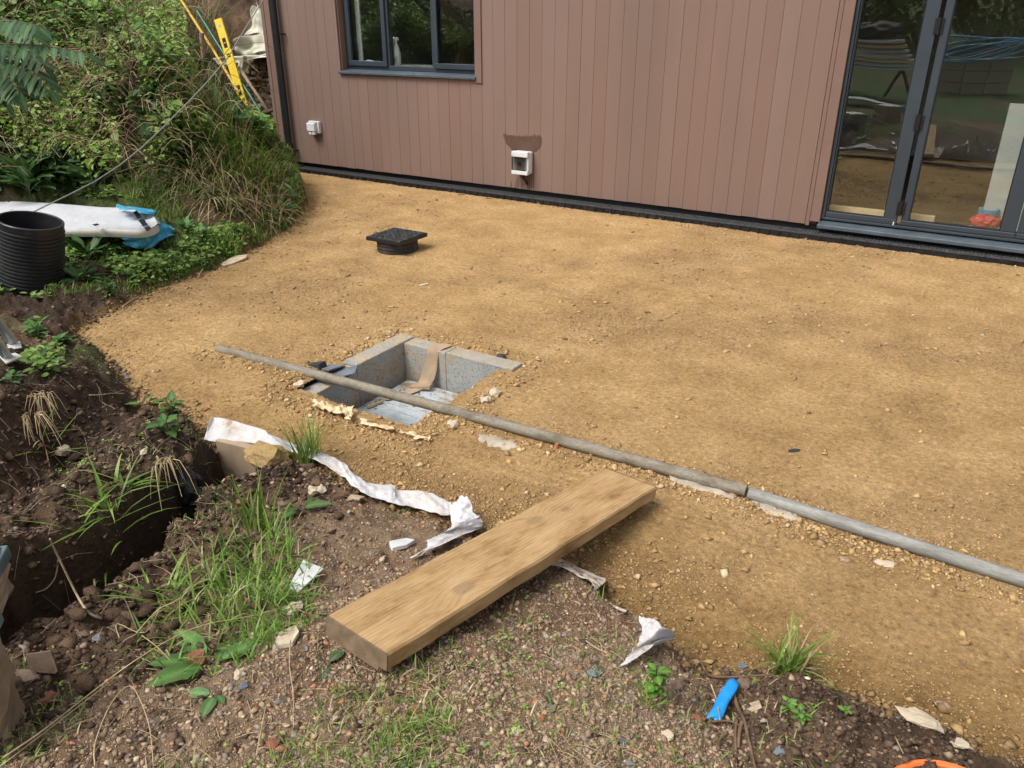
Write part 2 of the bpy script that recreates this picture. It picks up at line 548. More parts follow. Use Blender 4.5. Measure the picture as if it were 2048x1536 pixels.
M['pipe'] = mat('weathered_pipe', [(.25, (.10, .083, .056)), (.42, (.16, .135, .095)), (.55, (.225, .20, .16)), (.75, (.20, .155, .095))], 0.7, 7, bump=.35, bscale=90, bdist=.002, stretch=(1, 3, 3), spec=.3, fine=.25, fscale=70)
M['pipe2'] = mat('galvanised_pipe', [(.25, (.15, .148, .135)), (.5, (.225, .222, .202)), (.75, (.33, .322, .29))], 0.6, 9, bump=.2, bscale=90, bdist=.002, stretch=(.8, 5, 5), metal=.05, spec=.3, fine=.22, fscale=60)
M['fleece'] = mat('white_membrane', [(.34, (.32, .24, .16)), (.42, (.49, .45, .42)), (.6, (.56, .55, .57))], 0.85, 9, detail=9, bump=.8, bscale=26, bdist=.012, fine=.08, fscale=200)
M['dirtyfleece'] = mat('soiled_membrane', [(.38, (.30, .2, .12)), (.47, (.62, .54, .45)), (.6, (.74, .70, .66))], 0.9, 26, detail=8, bump=.3, bscale=160, bdist=.003)
M['sheet'] = mat('white_sheet', [(.3, (.50, .51, .54)), (.7, (.61, .62, .65))], 0.4, 5, bump=.6, bscale=9, bdist=.03, spec=.4)
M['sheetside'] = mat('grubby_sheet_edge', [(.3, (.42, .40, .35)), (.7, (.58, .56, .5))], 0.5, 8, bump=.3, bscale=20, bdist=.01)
M['bluenet'] = mat('blue_film', [(.3, (.03, .22, .40)), (.55, (.06, .38, .60)), (.75, (.25, .6, .78))], 0.35, 22, bump=.8, bscale=60, bdist=.01, spec=.5)
M['bluepipe'] = mat('blue_water_pipe', [(.3, (.01, .22, .62)), (.7, (.015, .28, .72))], 0.4, 8, bump=.1, spec=.45, fine=.12, fscale=60)
M['orange'] = mat('orange_plastic', [(.3, (.75, .13, .03)), (.7, (.85, .19, .05))], 0.4, 8, bump=.1, spec=.45)
M['terracotta'] = mat('terracotta', [(.3, (.40, .13, .05)), (.7, (.5, .19, .08))], 0.8, 20, bump=.3)
M['slab'] = mat('stained_slab', [(.3, (.28, .205, .135)), (.7, (.40, .305, .215))], 0.8, 7, bump=.4, bscale=60, bdist=.004, stretch=(1, 1, .5))
M['ochre'] = mat('ochre_stone', [(.3, (.30, .19, .07)), (.5, (.46, .31, .13)), (.7, (.58, .43, .22))], 0.9, 18, bump=.8, bscale=70, bdist=.008)
M['tile'] = mat('white_tile', [(.35, (.52, .53, .51)), (.6, (.64, .65, .64)), (.8, (.40, .38, .33))], 0.35, 9, bump=.1, spec=.5)
M['creamstone'] = mat('cream_stone', [(.3, (.42, .33, .22)), (.6, (.60, .51, .38)), (.8, (.33, .26, .18))], 0.9, 16, bump=.6, bscale=80, bdist=.005)
M['slate'] = mat('slate', [(.3, (.10, .115, .135)), (.7, (.19, .21, .235))], 0.6, 12, bump=.4, bscale=60, bdist=.003, stretch=(1, 1, 4))
M['darkslate'] = mat('dark_slate', [(.3, (.02, .024, .03)), (.7, (.04, .045, .055))], 0.5, 12, bump=.4, bscale=60, bdist=.003)
M['brick'] = mat('broken_brick', [(.3, (.20, .085, .05)), (.6, (.29, .13, .075)), (.8, (.28, .19, .13))], 0.9, 22, bump=.6, bscale=90, bdist=.004)
M['rust'] = mat('brown_crust', [(.3, (.12, .085, .065)), (.6, (.22, .155, .11)), (.8, (.16, .12, .1))], 0.85, 14, bump=.6, bscale=60, bdist=.006)
M['paper'] = mat('torn_brown_paper', [(.3, (.17, .115, .07)), (.55, (.28, .2, .125)), (.8, (.40, .31, .21))], 0.85, 7, bump=.5, bscale=30, bdist=.006)
M['palepaper'] = mat('pale_paper', [(.3, (.60, .50, .37)), (.6, (.75, .67, .54)), (.8, (.5, .38, .25))], 0.85, 12, bump=.4, bscale=40, bdist=.005)
M['bluegrey'] = mat('blue_grey_edge', [(.3, (.08, .115, .125)), (.7, (.17, .22, .24))], 0.5, 9, bump=.1)
M['metal'] = mat('galvanised_leg', [(.3, (.32, .36, .40)), (.7, (.44, .48, .52))], 0.45, 16, bump=.1, metal=.4, spec=.5)
M['plate'] = mat('dusty_plate', [(.3, (.42, .40, .36)), (.7, (.56, .54, .5))], 0.7, 24, bump=.3)
M['yellow'] = mat('yellow_metal', [(.3, (.75, .50, .015)), (.7, (.82, .60, .04))], 0.42, 12, bump=.05, spec=.5, fine=.08, fscale=60)
M['yellowpole'] = mat('yellow_handle', [(.3, (.50, .29, .03)), (.7, (.65, .42, .07))], 0.5, 20, bump=.1)
M['green'] = mat('green_handle', [(.3, (.006, .09, .045)), (.7, (.012, .14, .07))], 0.4, 14, bump=.05, spec=.5)
M['ash'] = mat('ash_handle', [(.3, (.20, .135, .10)), (.7, (.30, .215, .165))], 0.7, 14, bump=.2, stretch=(3, 3, .5))
M['iron'] = mat('rusty_iron', [(.3, (.045, .03, .022)), (.7, (.11, .075, .055))], 0.75, 22, bump=.4)
M['wire'] = mat('grey_wire', [(.3, (.13, .135, .14)), (.7, (.2, .2, .21))], 0.5, 30, bump=0, metal=.3)
M['cable'] = mat('grey_cable', [(.3, (.17, .18, .175)), (.7, (.23, .24, .235))], 0.5, 30, bump=0)
M['geotextile'] = mat('mossy_fleece', [(.3, (.24, .245, .15)), (.5, (.46, .45, .36)), (.7, (.58, .56, .49))], 0.9, 5, bump=.4, bscale=60, bdist=.006)
M['gabion'] = mat('gabion_stone', [(.3, (.20, .135, .075)), (.6, (.34, .24, .13)), (.8, (.28, .22, .15))], 0.9, 16, bump=.6, bscale=60, bdist=.008, rnd=.35)
M['knobwhite'] = mat('bottle_white', [(.3, (.62, .63, .64)), (.7, (.72, .73, .74))], 0.35, 8, bump=0)
M['softwood'] = mat('planed_softwood', [(.3, (.60, .44, .26)), (.7, (.70, .54, .34))], 0.6, 6, bump=.1, stretch=(.3, 4, 4))
M['floor_in'] = mat('dark_floorboards', [(.3, (.055, .042, .03)), (.7, (.085, .065, .047))], 0.55, 5, bump=.1, stretch=(.4, 4, 1))
M['plaster'] = mat('plaster', [(.3, (.34, .32, .29)), (.7, (.40, .38, .35))], 0.9, 4, bump=.05)
M['panelboard'] = mat('pale_panel', [(.3, (.42, .43, .40)), (.7, (.50, .51, .48))], 0.7, 4, bump=.05)
M['foil'] = mat('foil_board', [(.3, (.30, .335, .35)), (.55, (.44, .48, .50)), (.66, (.28, .22, .15))], 0.4, 7, bump=.15, bscale=40, bdist=.004, metal=.1, spec=.5, fine=.12, fscale=60)
M['strap'] = mat('brown_felt', [(.3, (.27, .19, .12)), (.7, (.40, .30, .20))], 0.9, 14, bump=.3, bscale=200, bdist=.002)
M['mortar'] = mat('mortar', [(.3, (.30, .25, .19)), (.7, (.45, .39, .31))], 0.95, 22, bump=.8, bscale=70, bdist=.008)
M['foam'] = mat('cream_foam', [(.3, (.50, .33, .17)), (.55, (.66, .50, .31)), (.8, (.74, .62, .44))], 0.9, 22, bump=.8, bscale=60, bdist=.01)
M['blackbag'] = mat('black_bag', [(.3, (.006, .006, .007)), (.7, (.014, .014, .016))], 0.45, 12, bump=1, bscale=14, bdist=.05, spec=.35)
M['bark'] = mat('pale_bark', [(.3, (.38, .28, .19)), (.7, (.58, .48, .36))], 0.85, 18, bump=.5, stretch=(1, 1, 1))


def concrete_mat():
    m, ns, ls, b = new_mat('aerated_block')
    tc = ns.new('ShaderNodeTexCoord')
    n1 = nn(ns, 'ShaderNodeTexNoise', Scale=3.2, Detail=7, Roughness=.62)
    ls.new(tc.outputs['Object'], n1.inputs['Vector'])
    r = ramp(ns, [(.3, (.24, .245, .24)), (.5, (.31, .31, .295)), (.58, (.33, .28, .21)), (.70, (.34, .23, .125))])
    ls.new(n1.outputs[0], r.inputs[0])
    vo = nn(ns, 'ShaderNodeTexNoise', Scale=120, Detail=6, Roughness=.6)
    ls.new(tc.outputs['Object'], vo.inputs['Vector'])
    rr = ramp(ns, [(.33, .30), (.44, 1)])
    ls.new(vo.outputs[0], rr.inputs[0])
    mx = nn(ns, 'ShaderNodeMix', data_type='RGBA', blend_type='MULTIPLY')
    mx.inputs[0].default_value = .6
    ls.new(r.outputs[0], mx.inputs[6]); ls.new(rr.outputs[0], mx.inputs[7])
    ls.new(mx.outputs[2], b.inputs['Base Color'])
    ge = ns.new('ShaderNodeNewGeometry')
    sz = ns.new('ShaderNodeSeparateXYZ'); ls.new(ge.outputs['Normal'], sz.inputs[0])
    n5 = nn(ns, 'ShaderNodeTexNoise', Scale=14, Detail=8, Roughness=.7); ls.new(tc.outputs['Object'], n5.inputs['Vector'])
    dm = nn(ns, 'ShaderNodeMath', operation='MULTIPLY'); ls.new(sz.outputs['Z'], dm.inputs[0])
    dr = ramp(ns, [(.42, .05), (.62, .75)]); ls.new(n5.outputs[0], dr.inputs[0]); ls.new(dr.outputs[0], dm.inputs[1]); dm.use_clamp = True
    md = nn(ns, 'ShaderNodeMix', data_type='RGBA'); ls.new(dm.outputs[0], md.inputs[0]); ls.new(mx.outputs[2], md.inputs[6]); md.inputs[7].default_value = (.42, .32, .20, 1)
    ls.new(md.outputs[2], b.inputs['Base Color'])
    bp = nn(ns, 'ShaderNodeBump', Strength=.8, Distance=.006)
    ls.new(rr.outputs[0], bp.inputs['Height'])
    ls.new(bp.outputs[0], b.inputs['Normal'])
    b.inputs['Roughness'].default_value = .95
    b.inputs['Specular IOR Level'].default_value = .15
    return m


M['concrete'] = concrete_mat()


def glass_mat():
    m, ns, ls, b = new_mat('window_glass')
    ns.remove(b)
    tr = ns.new('ShaderNodeBsdfTransparent'); tr.inputs[0].default_value = (.95, .97, .96, 1)
    gl = ns.new('ShaderNodeBsdfGlossy'); gl.inputs['Roughness'].default_value = .0
    gl.inputs['Color'].default_value = (.93, .97, .97, 1)
    ge = ns.new('ShaderNodeNewGeometry')                      # Schlick's law, the same from either face of the pane
    dt = nn(ns, 'ShaderNodeVectorMath', operation='DOT_PRODUCT')
    ls.new(ge.outputs['Normal'], dt.inputs[0]); ls.new(ge.outputs['Incoming'], dt.inputs[1])
    ab = nn(ns, 'ShaderNodeMath', operation='ABSOLUTE'); ls.new(dt.outputs['Value'], ab.inputs[0])
    om = nn(ns, 'ShaderNodeMath', operation='SUBTRACT'); om.inputs[0].default_value = 1; ls.new(ab.outputs[0], om.inputs[1])
    pw = nn(ns, 'ShaderNodeMath', operation='POWER'); pw.inputs[1].default_value = 5; ls.new(om.outputs[0], pw.inputs[0])
    ma = nn(ns, 'ShaderNodeMath', operation='MULTIPLY_ADD'); ma.inputs[1].default_value = .85; ma.inputs[2].default_value = .11
    ma.use_clamp = True
    ls.new(pw.outputs[0], ma.inputs[0])
    tc = ns.new('ShaderNodeTexCoord')
    n1 = nn(ns, 'ShaderNodeTexNoise', Scale=1.6, Detail=1)
    ls.new(tc.outputs['Object'], n1.inputs['Vector'])
    bp = nn(ns, 'ShaderNodeBump', Strength=.06, Distance=.03)
    ls.new(n1.outputs[0], bp.inputs['Height']); ls.new(bp.outputs[0], gl.inputs['Normal'])
    ms = ns.new('ShaderNodeMixShader')
    ls.new(ma.outputs[0], ms.inputs[0]); ls.new(tr.outputs[0], ms.inputs[1]); ls.new(gl.outputs[0], ms.inputs[2])
    ls.new(ms.outputs[0], ns['Material Output'].inputs['Surface'])
    return m


M['glass'] = glass_mat()


def clear_mat():
    m, ns, ls, b = new_mat('smoked_lid')
    ns.remove(b)
    tr = ns.new('ShaderNodeBsdfTransparent'); tr.inputs[0].default_value = (.55, .57, .6, 1)
    gl = ns.new('ShaderNodeBsdfGlossy'); gl.inputs['Roughness'].default_value = .08
    ms = ns.new('ShaderNodeMixShader'); ms.inputs[0].default_value = .10
    ls.new(tr.outputs[0], ms.inputs[1]); ls.new(gl.outputs[0], ms.inputs[2])
    ls.new(ms.outputs[0], ns['Material Output'].inputs['Surface'])
    return m


M['clear'] = clear_mat()


def sand_mat():
    m, ns, ls, b = new_mat('compacted_sand')
    tc = ns.new('ShaderNodeTexCoord')
    at = ns.new('ShaderNodeAttribute'); at.attribute_name = 'Col'
    co = tc.outputs['Object']
    nb = nn(ns, 'ShaderNodeTexNoise', Scale=2.3, Detail=10, Roughness=.75)
    ls.new(co, nb.inputs['Vector'])
    r1 = ramp(ns, [(.30, (.305, .190, .084)), (.44, (.415, .262, .115)), (.56, (.495, .320, .147)), (.72, (.59, .40, .20))])
    ls.new(nb.outputs[0], r1.inputs[0])
    # grains
    vo = nn(ns, 'ShaderNodeTexVoronoi', Scale=75, Randomness=1.0)
    ls.new(co, vo.inputs['Vector'])
    r2 = ramp(ns, [(0.0, .72), (.5, 1.0), (1, 1.22)])
    ls.new(vo.outputs['Color'], r2.inputs[0])
    nf = nn(ns, 'ShaderNodeTexNoise', Scale=46, Detail=8, Roughness=.82)
    ls.new(co, nf.inputs['Vector'])
    r3 = ramp(ns, [(.34, .40), (.445, .88), (.55, 1.05), (.66, 1.5)])
    ls.new(nf.outputs[0], r3.inputs[0])
    mu = nn(ns, 'ShaderNodeMix', data_type='RGBA', blend_type='MULTIPLY'); mu.inputs[0].default_value = .6
    ls.new(r1.outputs[0], mu.inputs[6]); ls.new(r2.outputs[0], mu.inputs[7])
    mu2 = nn(ns, 'ShaderNodeMix', data_type='RGBA', blend_type='MULTIPLY'); mu2.inputs[0].default_value = 1
    ls.new(mu.outputs[2], mu2.inputs[6]); ls.new(r3.outputs[0], mu2.inputs[7])
    mu3 = nn(ns, 'ShaderNodeMix', data_type='RGBA', blend_type='MULTIPLY'); mu3.inputs[0].default_value = 1
    ls.new(mu2.outputs[2], mu3.inputs[6]); ls.new(at.outputs['Color'], mu3.inputs[7])
    ls.new(mu3.outputs[2], b.inputs['Base Color'])
    b.inputs['Roughness'].default_value = .95
    b.inputs['Specular IOR Level'].default_value = .12
    n4 = nn(ns, 'ShaderNodeTexNoise', Scale=34, Detail=12, Roughness=.82)
    ls.new(co, n4.inputs['Vector'])
    bp = nn(ns, 'ShaderNodeBump', Strength=1.0, Distance=.022)
    ls.new(n4.outputs[0], bp.inputs['Height'])
    bp2 = nn(ns, 'ShaderNodeBump', Strength=.35, Distance=.006)
    ls.new(vo.outputs['Distance'], bp2.inputs['Height']); ls.new(bp.outputs[0], bp2.inputs['Normal'])
    ls.new(bp2.outputs[0], b.inputs['Normal'])
    return m


M['sand'] = sand_mat()


def plank_mat():
    m, ns, ls, b = new_mat('weathered_plank')
    tc = ns.new('ShaderNodeTexCoord')
    sx = ns.new('ShaderNodeSeparateXYZ')
    ls.new(tc.outputs['Object'], sx.inputs[0])
    shift = None
    knot_f = None
    for (kx, ky, rr, amp) in ((.34, -.052, .032, -.035), (.79, .045, .03, .035), (.93, .02, .016, .012)):
        cmb = nn(ns, 'ShaderNodeVectorMath', operation='SUBTRACT')
        ls.new(tc.outputs['Object'], cmb.inputs[0]); cmb.inputs[1].default_value = (kx, ky, 0)
        sc = nn(ns, 'ShaderNodeVectorMath', operation='MULTIPLY'); sc.inputs[1].default_value = (.55, 1, 0)
        ls.new(cmb.outputs[0], sc.inputs[0])
        ln = nn(ns, 'ShaderNodeVectorMath', operation='LENGTH')
        ls.new(sc.outputs[0], ln.inputs[0])
        mr = nn(ns, 'ShaderNodeMapRange', interpolation_type='SMOOTHSTEP')
        mr.inputs[1].default_value = rr * 2.4; mr.inputs[2].default_value = 0; mr.inputs[3].default_value = 0; mr.inputs[4].default_value = amp
        ls.new(ln.outputs['Value'], mr.inputs[0])
        kf = nn(ns, 'ShaderNodeMapRange', interpolation_type='SMOOTHSTEP')
        kf.inputs[1].default_value = rr * .95; kf.inputs[2].default_value = rr * .45; kf.inputs[3].default_value = 0; kf.inputs[4].default_value = 1
        ls.new(ln.outputs['Value'], kf.inputs[0])
        if shift is None:
            shift, knot_f = mr.outputs[0], kf.outputs[0]
        else:
            a = nn(ns, 'ShaderNodeMath', operation='ADD'); ls.new(shift, a.inputs[0]); ls.new(mr.outputs[0], a.inputs[1]); shift = a.outputs[0]
            a = nn(ns, 'ShaderNodeMath', operation='MAXIMUM'); ls.new(knot_f, a.inputs[0]); ls.new(kf.outputs[0], a.inputs[1]); knot_f = a.outputs[0]
    yv = nn(ns, 'ShaderNodeMath', operation='ADD')
    ls.new(sx.outputs['Y'], yv.inputs[0]); ls.new(shift, yv.inputs[1])
    cb = ns.new('ShaderNodeCombineXYZ')
    xs = nn(ns, 'ShaderNodeMath', operation='MULTIPLY'); xs.inputs[1].default_value = .06
    ls.new(sx.outputs['X'], xs.inputs[0])
    ls.new(xs.outputs[0], cb.inputs[0]); ls.new(yv.outputs[0], cb.inputs[1])
    zz = nn(ns, 'ShaderNodeMath', operation='MULTIPLY'); zz.inputs[1].default_value = .7
    ls.new(sx.outputs['Z'], zz.inputs[0]); ls.new(zz.outputs[0], cb.inputs[2])
    g1 = nn(ns, 'ShaderNodeTexNoise', Scale=120, Detail=7, Roughness=.7, Distortion=.3)
    ls.new(cb.outputs[0], g1.inputs['Vector'])
    g2 = nn(ns, 'ShaderNodeTexWave', wave_type='BANDS', bands_direction='Y', Scale=26, Distortion=3.5, Detail=3)
    g2.inputs['Detail Scale'].default_value = 1.2
    ls.new(cb.outputs[0], g2.inputs['Vector'])
    g3 = nn(ns, 'ShaderNodeTexNoise', Scale=7.5, Detail=9, Roughness=.7)
    mp = nn(ns, 'ShaderNodeMapping'); mp.inputs['Scale'].default_value = (.55, 1.6, 1)
    ls.new(tc.outputs['Object'], mp.inputs[0]); ls.new(mp.outputs[0], g3.inputs['Vector'])
    r1 = ramp(ns, [(.27, (.15, .08, .034)), (.39, (.29, .172, .074)), (.49, (.385, .245, .115)), (.62, (.44, .295, .148)), (.78, (.49, .35, .195))])
    ls.new(g3.outputs[0], r1.inputs[0])
    r2 = ramp(ns, [(.0, .80), (.35, .97), (1, 1.05)])
    ls.new(g2.outputs[0], r2.inputs[0])
    r3 = ramp(ns, [(.34, .62), (.5, .98), (.7, 1.1)])
    ls.new(g1.outputs[0], r3.inputs[0])
    m1 = nn(ns, 'ShaderNodeMix', data_type='RGBA', blend_type='MULTIPLY'); m1.inputs[0].default_value = .55
    ls.new(r1.outputs[0], m1.inputs[6]); ls.new(r2.outputs[0], m1.inputs[7])
    m2 = nn(ns, 'ShaderNodeMix', data_type='RGBA', blend_type='MULTIPLY'); m2.inputs[0].default_value = .72
    ls.new(m1.outputs[2], m2.inputs[6]); ls.new(r3.outputs[0], m2.inputs[7])
    m3 = nn(ns, 'ShaderNodeMix', data_type='RGBA')
    kk = nn(ns, 'ShaderNodeMath', operation='MULTIPLY'); kk.inputs[1].default_value = .42
    ls.new(knot_f, kk.inputs[0])
    ls.new(kk.outputs[0], m3.inputs[0]); ls.new(m2.outputs[2], m3.inputs[6]); m3.inputs[7].default_value = (.14, .09, .06, 1)
    ls.new(m3.outputs[2], b.inputs['Base Color'])
    b.inputs['Roughness'].default_value = .8
    b.inputs['Specular IOR Level'].default_value = .2
    bp = nn(ns, 'ShaderNodeBump', Strength=.4, Distance=.003)
    ls.new(g1.outputs[0], bp.inputs['Height'])
    ls.new(bp.outputs[0], b.inputs['Normal'])
    return m


M['plank'] = plank_mat()
M['endgrain'] = mat('dirty_end_grain', [(.3, (.12, .082, .05)), (.7, (.23, .16, .10))], .9, 25, bump=.6, bscale=120, bdist=.003)

# ------------------------------------------------------------------ ground meshes
YC = 6.72                                    # front of the cladding
pc = [G(697, 732, .0), G(786, 674, .0), G(1030, 738, .0), G(846, 868, .0), G(607, 790, .0)]
PX0, PX1 = -2.745, -1.93                     # outer block faces
PY0, PY1 = 2.30, 3.215
PIT = (PX0, PX1, PY0, PY1)


def build_ground():
    NR, NA = 590, 960
    azc = YAW
    az = np.linspace(azc - R(72), azc + R(54), NA)
    r = 0.8 * np.exp(np.linspace(0, math.log(13.5 / 0.8), NR))
    AZ, RR = np.meshgrid(az, r)
    X, Y = -np.sin(AZ) * RR, np.cos(AZ) * RR
    H, D = height(X, Y)
    # narrow overhang-free pit: ground sheet is cut away where the block pit is
    idx = np.arange(NR * NA).reshape(NR, NA)
    q = np.stack([idx[:-1, :-1], idx[:-1, 1:], idx[1:, 1:], idx[1:, :-1]], -1).reshape(-1, 4)
    V = np.stack([X.ravel(), Y.ravel(), H.ravel()], 1)
    cx = V[q].mean(1)
    dq = D.ravel()[q].mean(1)
    wob = .018 * noise(cx[:, 0] * 16, cx[:, 1] * 16, 97) + .008 * noise(cx[:, 0] * 45, cx[:, 1] * 45, 98)
    inpit = (cx[:, 0] > PX0 + .02) & (cx[:, 0] < PX1 - .082 + wob) & (cx[:, 1] > PY0 + .088 + wob) & (cx[:, 1] < PY1 - .02)
    house = (cx[:, 0] > -7.5) & (cx[:, 1] > 6.78)
    keep = ~(inpit | house)
    q, dq, cx = q[keep], dq[keep], cx[keep]
    # soil colours: kinds of earth
    x, y, h = V[:, 0], V[:, 1], V[:, 2]
    d = D.ravel()
    rr = np.hypot(x, y)
    dark = np.array([.052, .032, .020]); brown = np.array([.150, .092, .055]); tan = np.array([.255, .175, .108]); moss = np.array([.055, .075, .018]); sandc = np.array([.20, .125, .058])
    n1 = fbm(x * 2.2, y * 2.2, 71, 4)
    t_tan = sstep(-.25, .35, n1 + .15)
    # dry gravelly earth in front (right of the trench), dark humus round the trench and to the far right
    front = front_mask(x, y)
    base = dark[None] + (brown - dark)[None] * sstep(-.3, .5, n1)[:, None]
    fcol = brown[None] * 1.25 + (tan - brown * 1.25)[None] * t_tan[:, None]
    c = base * (1 - front[:, None]) + fcol * front[:, None]
    m_moss = sstep(.02, .3, fbm(x * 1.7, y * 1.7, 81, 4) + .10) * sstep(3.6, 4.4, rr) * .9
    lobe = np.exp(-(((x + 6.1) / .7) ** 2 + ((y - 5.2) / .9) ** 2))
    m_moss = np.clip(m_moss + lobe, 0, 1)
    c = c * (1 - m_moss[:, None]) + moss[None] * m_moss[:, None]
    es = sstep(-.10, -.01, d + .04 * noise(x * 14, y * 14, 5)) * .8
    c = c * (1 - es[:, None]) + sandc[None] * es[:, None]
    c = c * (1 + .3 * noise(x * 30, y * 30, 91))[:, None]
    # sand multiplier: damp brown next to the soil and in crumbly places (material of its own)
    rm = rough_mask(x, y)
    damp = sstep(.5, 0, d) * sstep(4.2, 3.0, rr) * (1 + .5 * (y < 1.9))
    ps = np.clip(1.03 - .13 * rm - .22 * damp, .5, 1.1)
    pcol = np.stack([ps, ps * (1 - .03 * damp), ps * (1 - .12 * damp + .05 * rm)], 1)
    for nm, sel, m, cc in (('sand_patio', dq >= -.02, M['sand'], pcol), ('soil_bank', dq < -.02, M['soil'], c)):
        qs = q[sel]
        u, inv = np.unique(qs, return_inverse=True)
        o = np_mesh(nm, V[u], [inv.reshape(-1, 4)], m, col=cc[u], smooth=True)
        o['kind'] = 'structure'
    # the rest of the garden, out of the picture but seen in the panes
    az2 = np.linspace(azc + R(53.9), azc + R(288.1), 150)
    r2 = np.concatenate([[0.02], 0.25 * np.exp(np.linspace(0, math.log(60 / .25), 110))])
    A2, R2 = np.meshgrid(az2, r2)
    x2, y2 = -np.sin(A2) * R2, np.cos(A2) * R2
    h2, d2 = height(x2, y2)
    h2 = np.minimum(h2, 3.2)
    V2 = np.stack([x2.ravel(), y2.ravel(), h2.ravel() - .004], 1)
    i2 = np.arange(len(V2)).reshape(x2.shape)
    q2 = np.stack([i2[:-1, :-1], i2[:-1, 1:], i2[1:, 1:], i2[1:, :-1]], -1).reshape(-1, 4)
    # and the bare disc under the camera
    c2 = V2[q2].mean(1)
    q2 = q2[~((c2[:, 0] > -7.5) & (c2[:, 1] > 6.75))]
    xx, yy = V2[:, 0], V2[:, 1]
    g = sstep(-.2, .3, fbm(xx * .9, yy * .9, 95, 3) + .25 * sstep(-.5, -3, yy))
    cc = brown[None] * 1.1 * (1 - g[:, None]) + np.array([.060, .105, .022])[None] * g[:, None]
    sp_in = d2.ravel()[q2].mean(1) > 0
    for nm, qq, mm, c_ in (('garden_ground', q2[~sp_in], M['soil'], cc), ('sand_patio', q2[sp_in], M['sand'], np.full((len(V2), 3), .95))):
        u, inv = np.unique(qq, return_inverse=True)
        o = np_mesh(nm, V2[u], [inv.reshape(-1, 4)], mm, col=c_[u], smooth=True)
        o['kind'] = 'structure'
    az3 = np.linspace(azc - R(73), azc + R(55), 70)
    r3 = np.linspace(.02, .83, 14)
    A3, R3 = np.meshgrid(az3, r3)
    x3, y3 = -np.sin(A3) * R3, np.cos(A3) * R3
    h3, _ = height(x3, y3)
    V3 = np.stack([x3.ravel(), y3.ravel(), h3.ravel() - .006], 1)
    i3 = np.arange(len(V3)).reshape(x3.shape)
    q3 = np.stack([i3[:-1, :-1], i3[:-1, 1:], i3[1:, 1:], i3[1:, :-1]], -1).reshape(-1, 4)
    o = np_mesh('trodden_earth', V3, [q3], M['soil'], col=np.tile(brown * 1.2, (len(V3), 1)), smooth=True)
    o['kind'] = 'structure'
    # land beyond the house and hill
    mb = MB()
    mb.add([(-150, -150, -.6), (150, -150, -.6), (150, 150, -.6), (-150, 150, -.6)], [(0, 1, 2, 3)])
    o = mb.build('terrain', M['soil'])
    a = o.data.attributes.new('Col', 'FLOAT_COLOR', 'POINT')
    a.data.foreach_set('color', [.06, .09, .025, 1] * 4)
    o['kind'] = 'structure'


build_ground()

# ------------------------------------------------------------------ house
HX0, HX1 = -7.43, 3.0
house = thing('house', 'single storey house clad in vertical brown composite boards with grey window and glazed doors', 'house', (HX0, YC, 0))
ZB = 0.095


def hpart(mb, name, m, parent=house, **k):
    return rel(mb.build(name, m, parent, **k))


wl_x0 = W(681, 140, YC)[0]                   # window opening
wl_x1 = W(951, 150, YC)[0]
wz0 = W(820, 148, YC)[2]
wz1 = wz0 + 1.15
door_x0 = W(1640, 442, YC)[0]
TOP = 2.75
trim_w = .135
# backing wall
bk = MB()
bk.box((HX0 + .03, YC + .022, .10), (wl_x0 - .002, YC + .24, TOP))
bk.box((wl_x1 + .002, YC + .022, .10), (door_x0 - .03, YC + .24, TOP))
bk.box((wl_x0 - .002, YC + .022, .10), (wl_x1 + .002, YC + .24, wz0 - .012))
bk.box((wl_x0 - .002, YC + .022, wz1), (wl_x1 + .002, YC + .24, TOP))
bk.box((door_x0 - .03, YC + .022, 2.35), (HX1, YC + .24, TOP))
bk.box((HX0 + .03, YC + .24, .10), (HX0 + .25, 11.0, TOP))
bk.box((HX0 + .25, 10.8, .10), (HX1, 11.0, TOP))
bk.box((HX1 - .01, YC + .03, .10), (HX1 + .2, 11.0, TOP))
hpart(bk, 'wall', M['sheathing'])
rf = MB().box((HX0 - .15, YC - .12, TOP), (HX1 + .35, 11.3, TOP + .22))
hpart(rf, 'roof', M['frame'])
pl = MB().box((HX0 + .02, YC + .03, -.15), (HX1, YC + .2, .10))
hpart(pl, 'plinth', M['membrane'])
# cladding boards: one object each
BW = .1325
xb = HX0 + trim_w + .004
bx1_end = door_x0 - .115
nb = int(round((bx1_end - xb) / BW))
BW = (bx1_end - xb) / nb
for i in range(nb):
    a, b2 = xb + i * BW, xb + (i + 1) * BW - .0018
    dy = random.uniform(-.0012, .0012)
    zb_ = ZB + random.uniform(-.002, .002)
    y1 = YC + .020

    def lay(poly):
        hpart(MB().prism([(px_, YC + dy, pz_) for px_, pz_ in poly], (0, y1 - YC - dy, 0)), 'cladding_board', M['clad'], bevel=.0009, segs=1)
    zt_ = TOP - .02
    if b2 <= wl_x0 or a >= wl_x1:
        lay([(a, zb_), (b2, zb_), (b2, zt_), (a, zt_)])
    elif a < wl_x0:                          # cut round the window corner
        lay([(a, zb_), (b2, zb_), (b2, wz0 - .004), (wl_x0, wz0 - .004), (wl_x0, zt_), (a, zt_)])
    elif b2 > wl_x1:
        lay([(a, zb_), (b2, zb_), (b2, zt_), (wl_x1, zt_), (wl_x1, wz0 - .004), (a, wz0 - .004)])
    else:
        lay([(a, zb_), (b2, zb_), (b2, wz0 - .004), (a, wz0 - .004)])
        lay([(a, wz1 + .02), (b2, wz1 + .02), (b2, zt_), (a, zt_)])
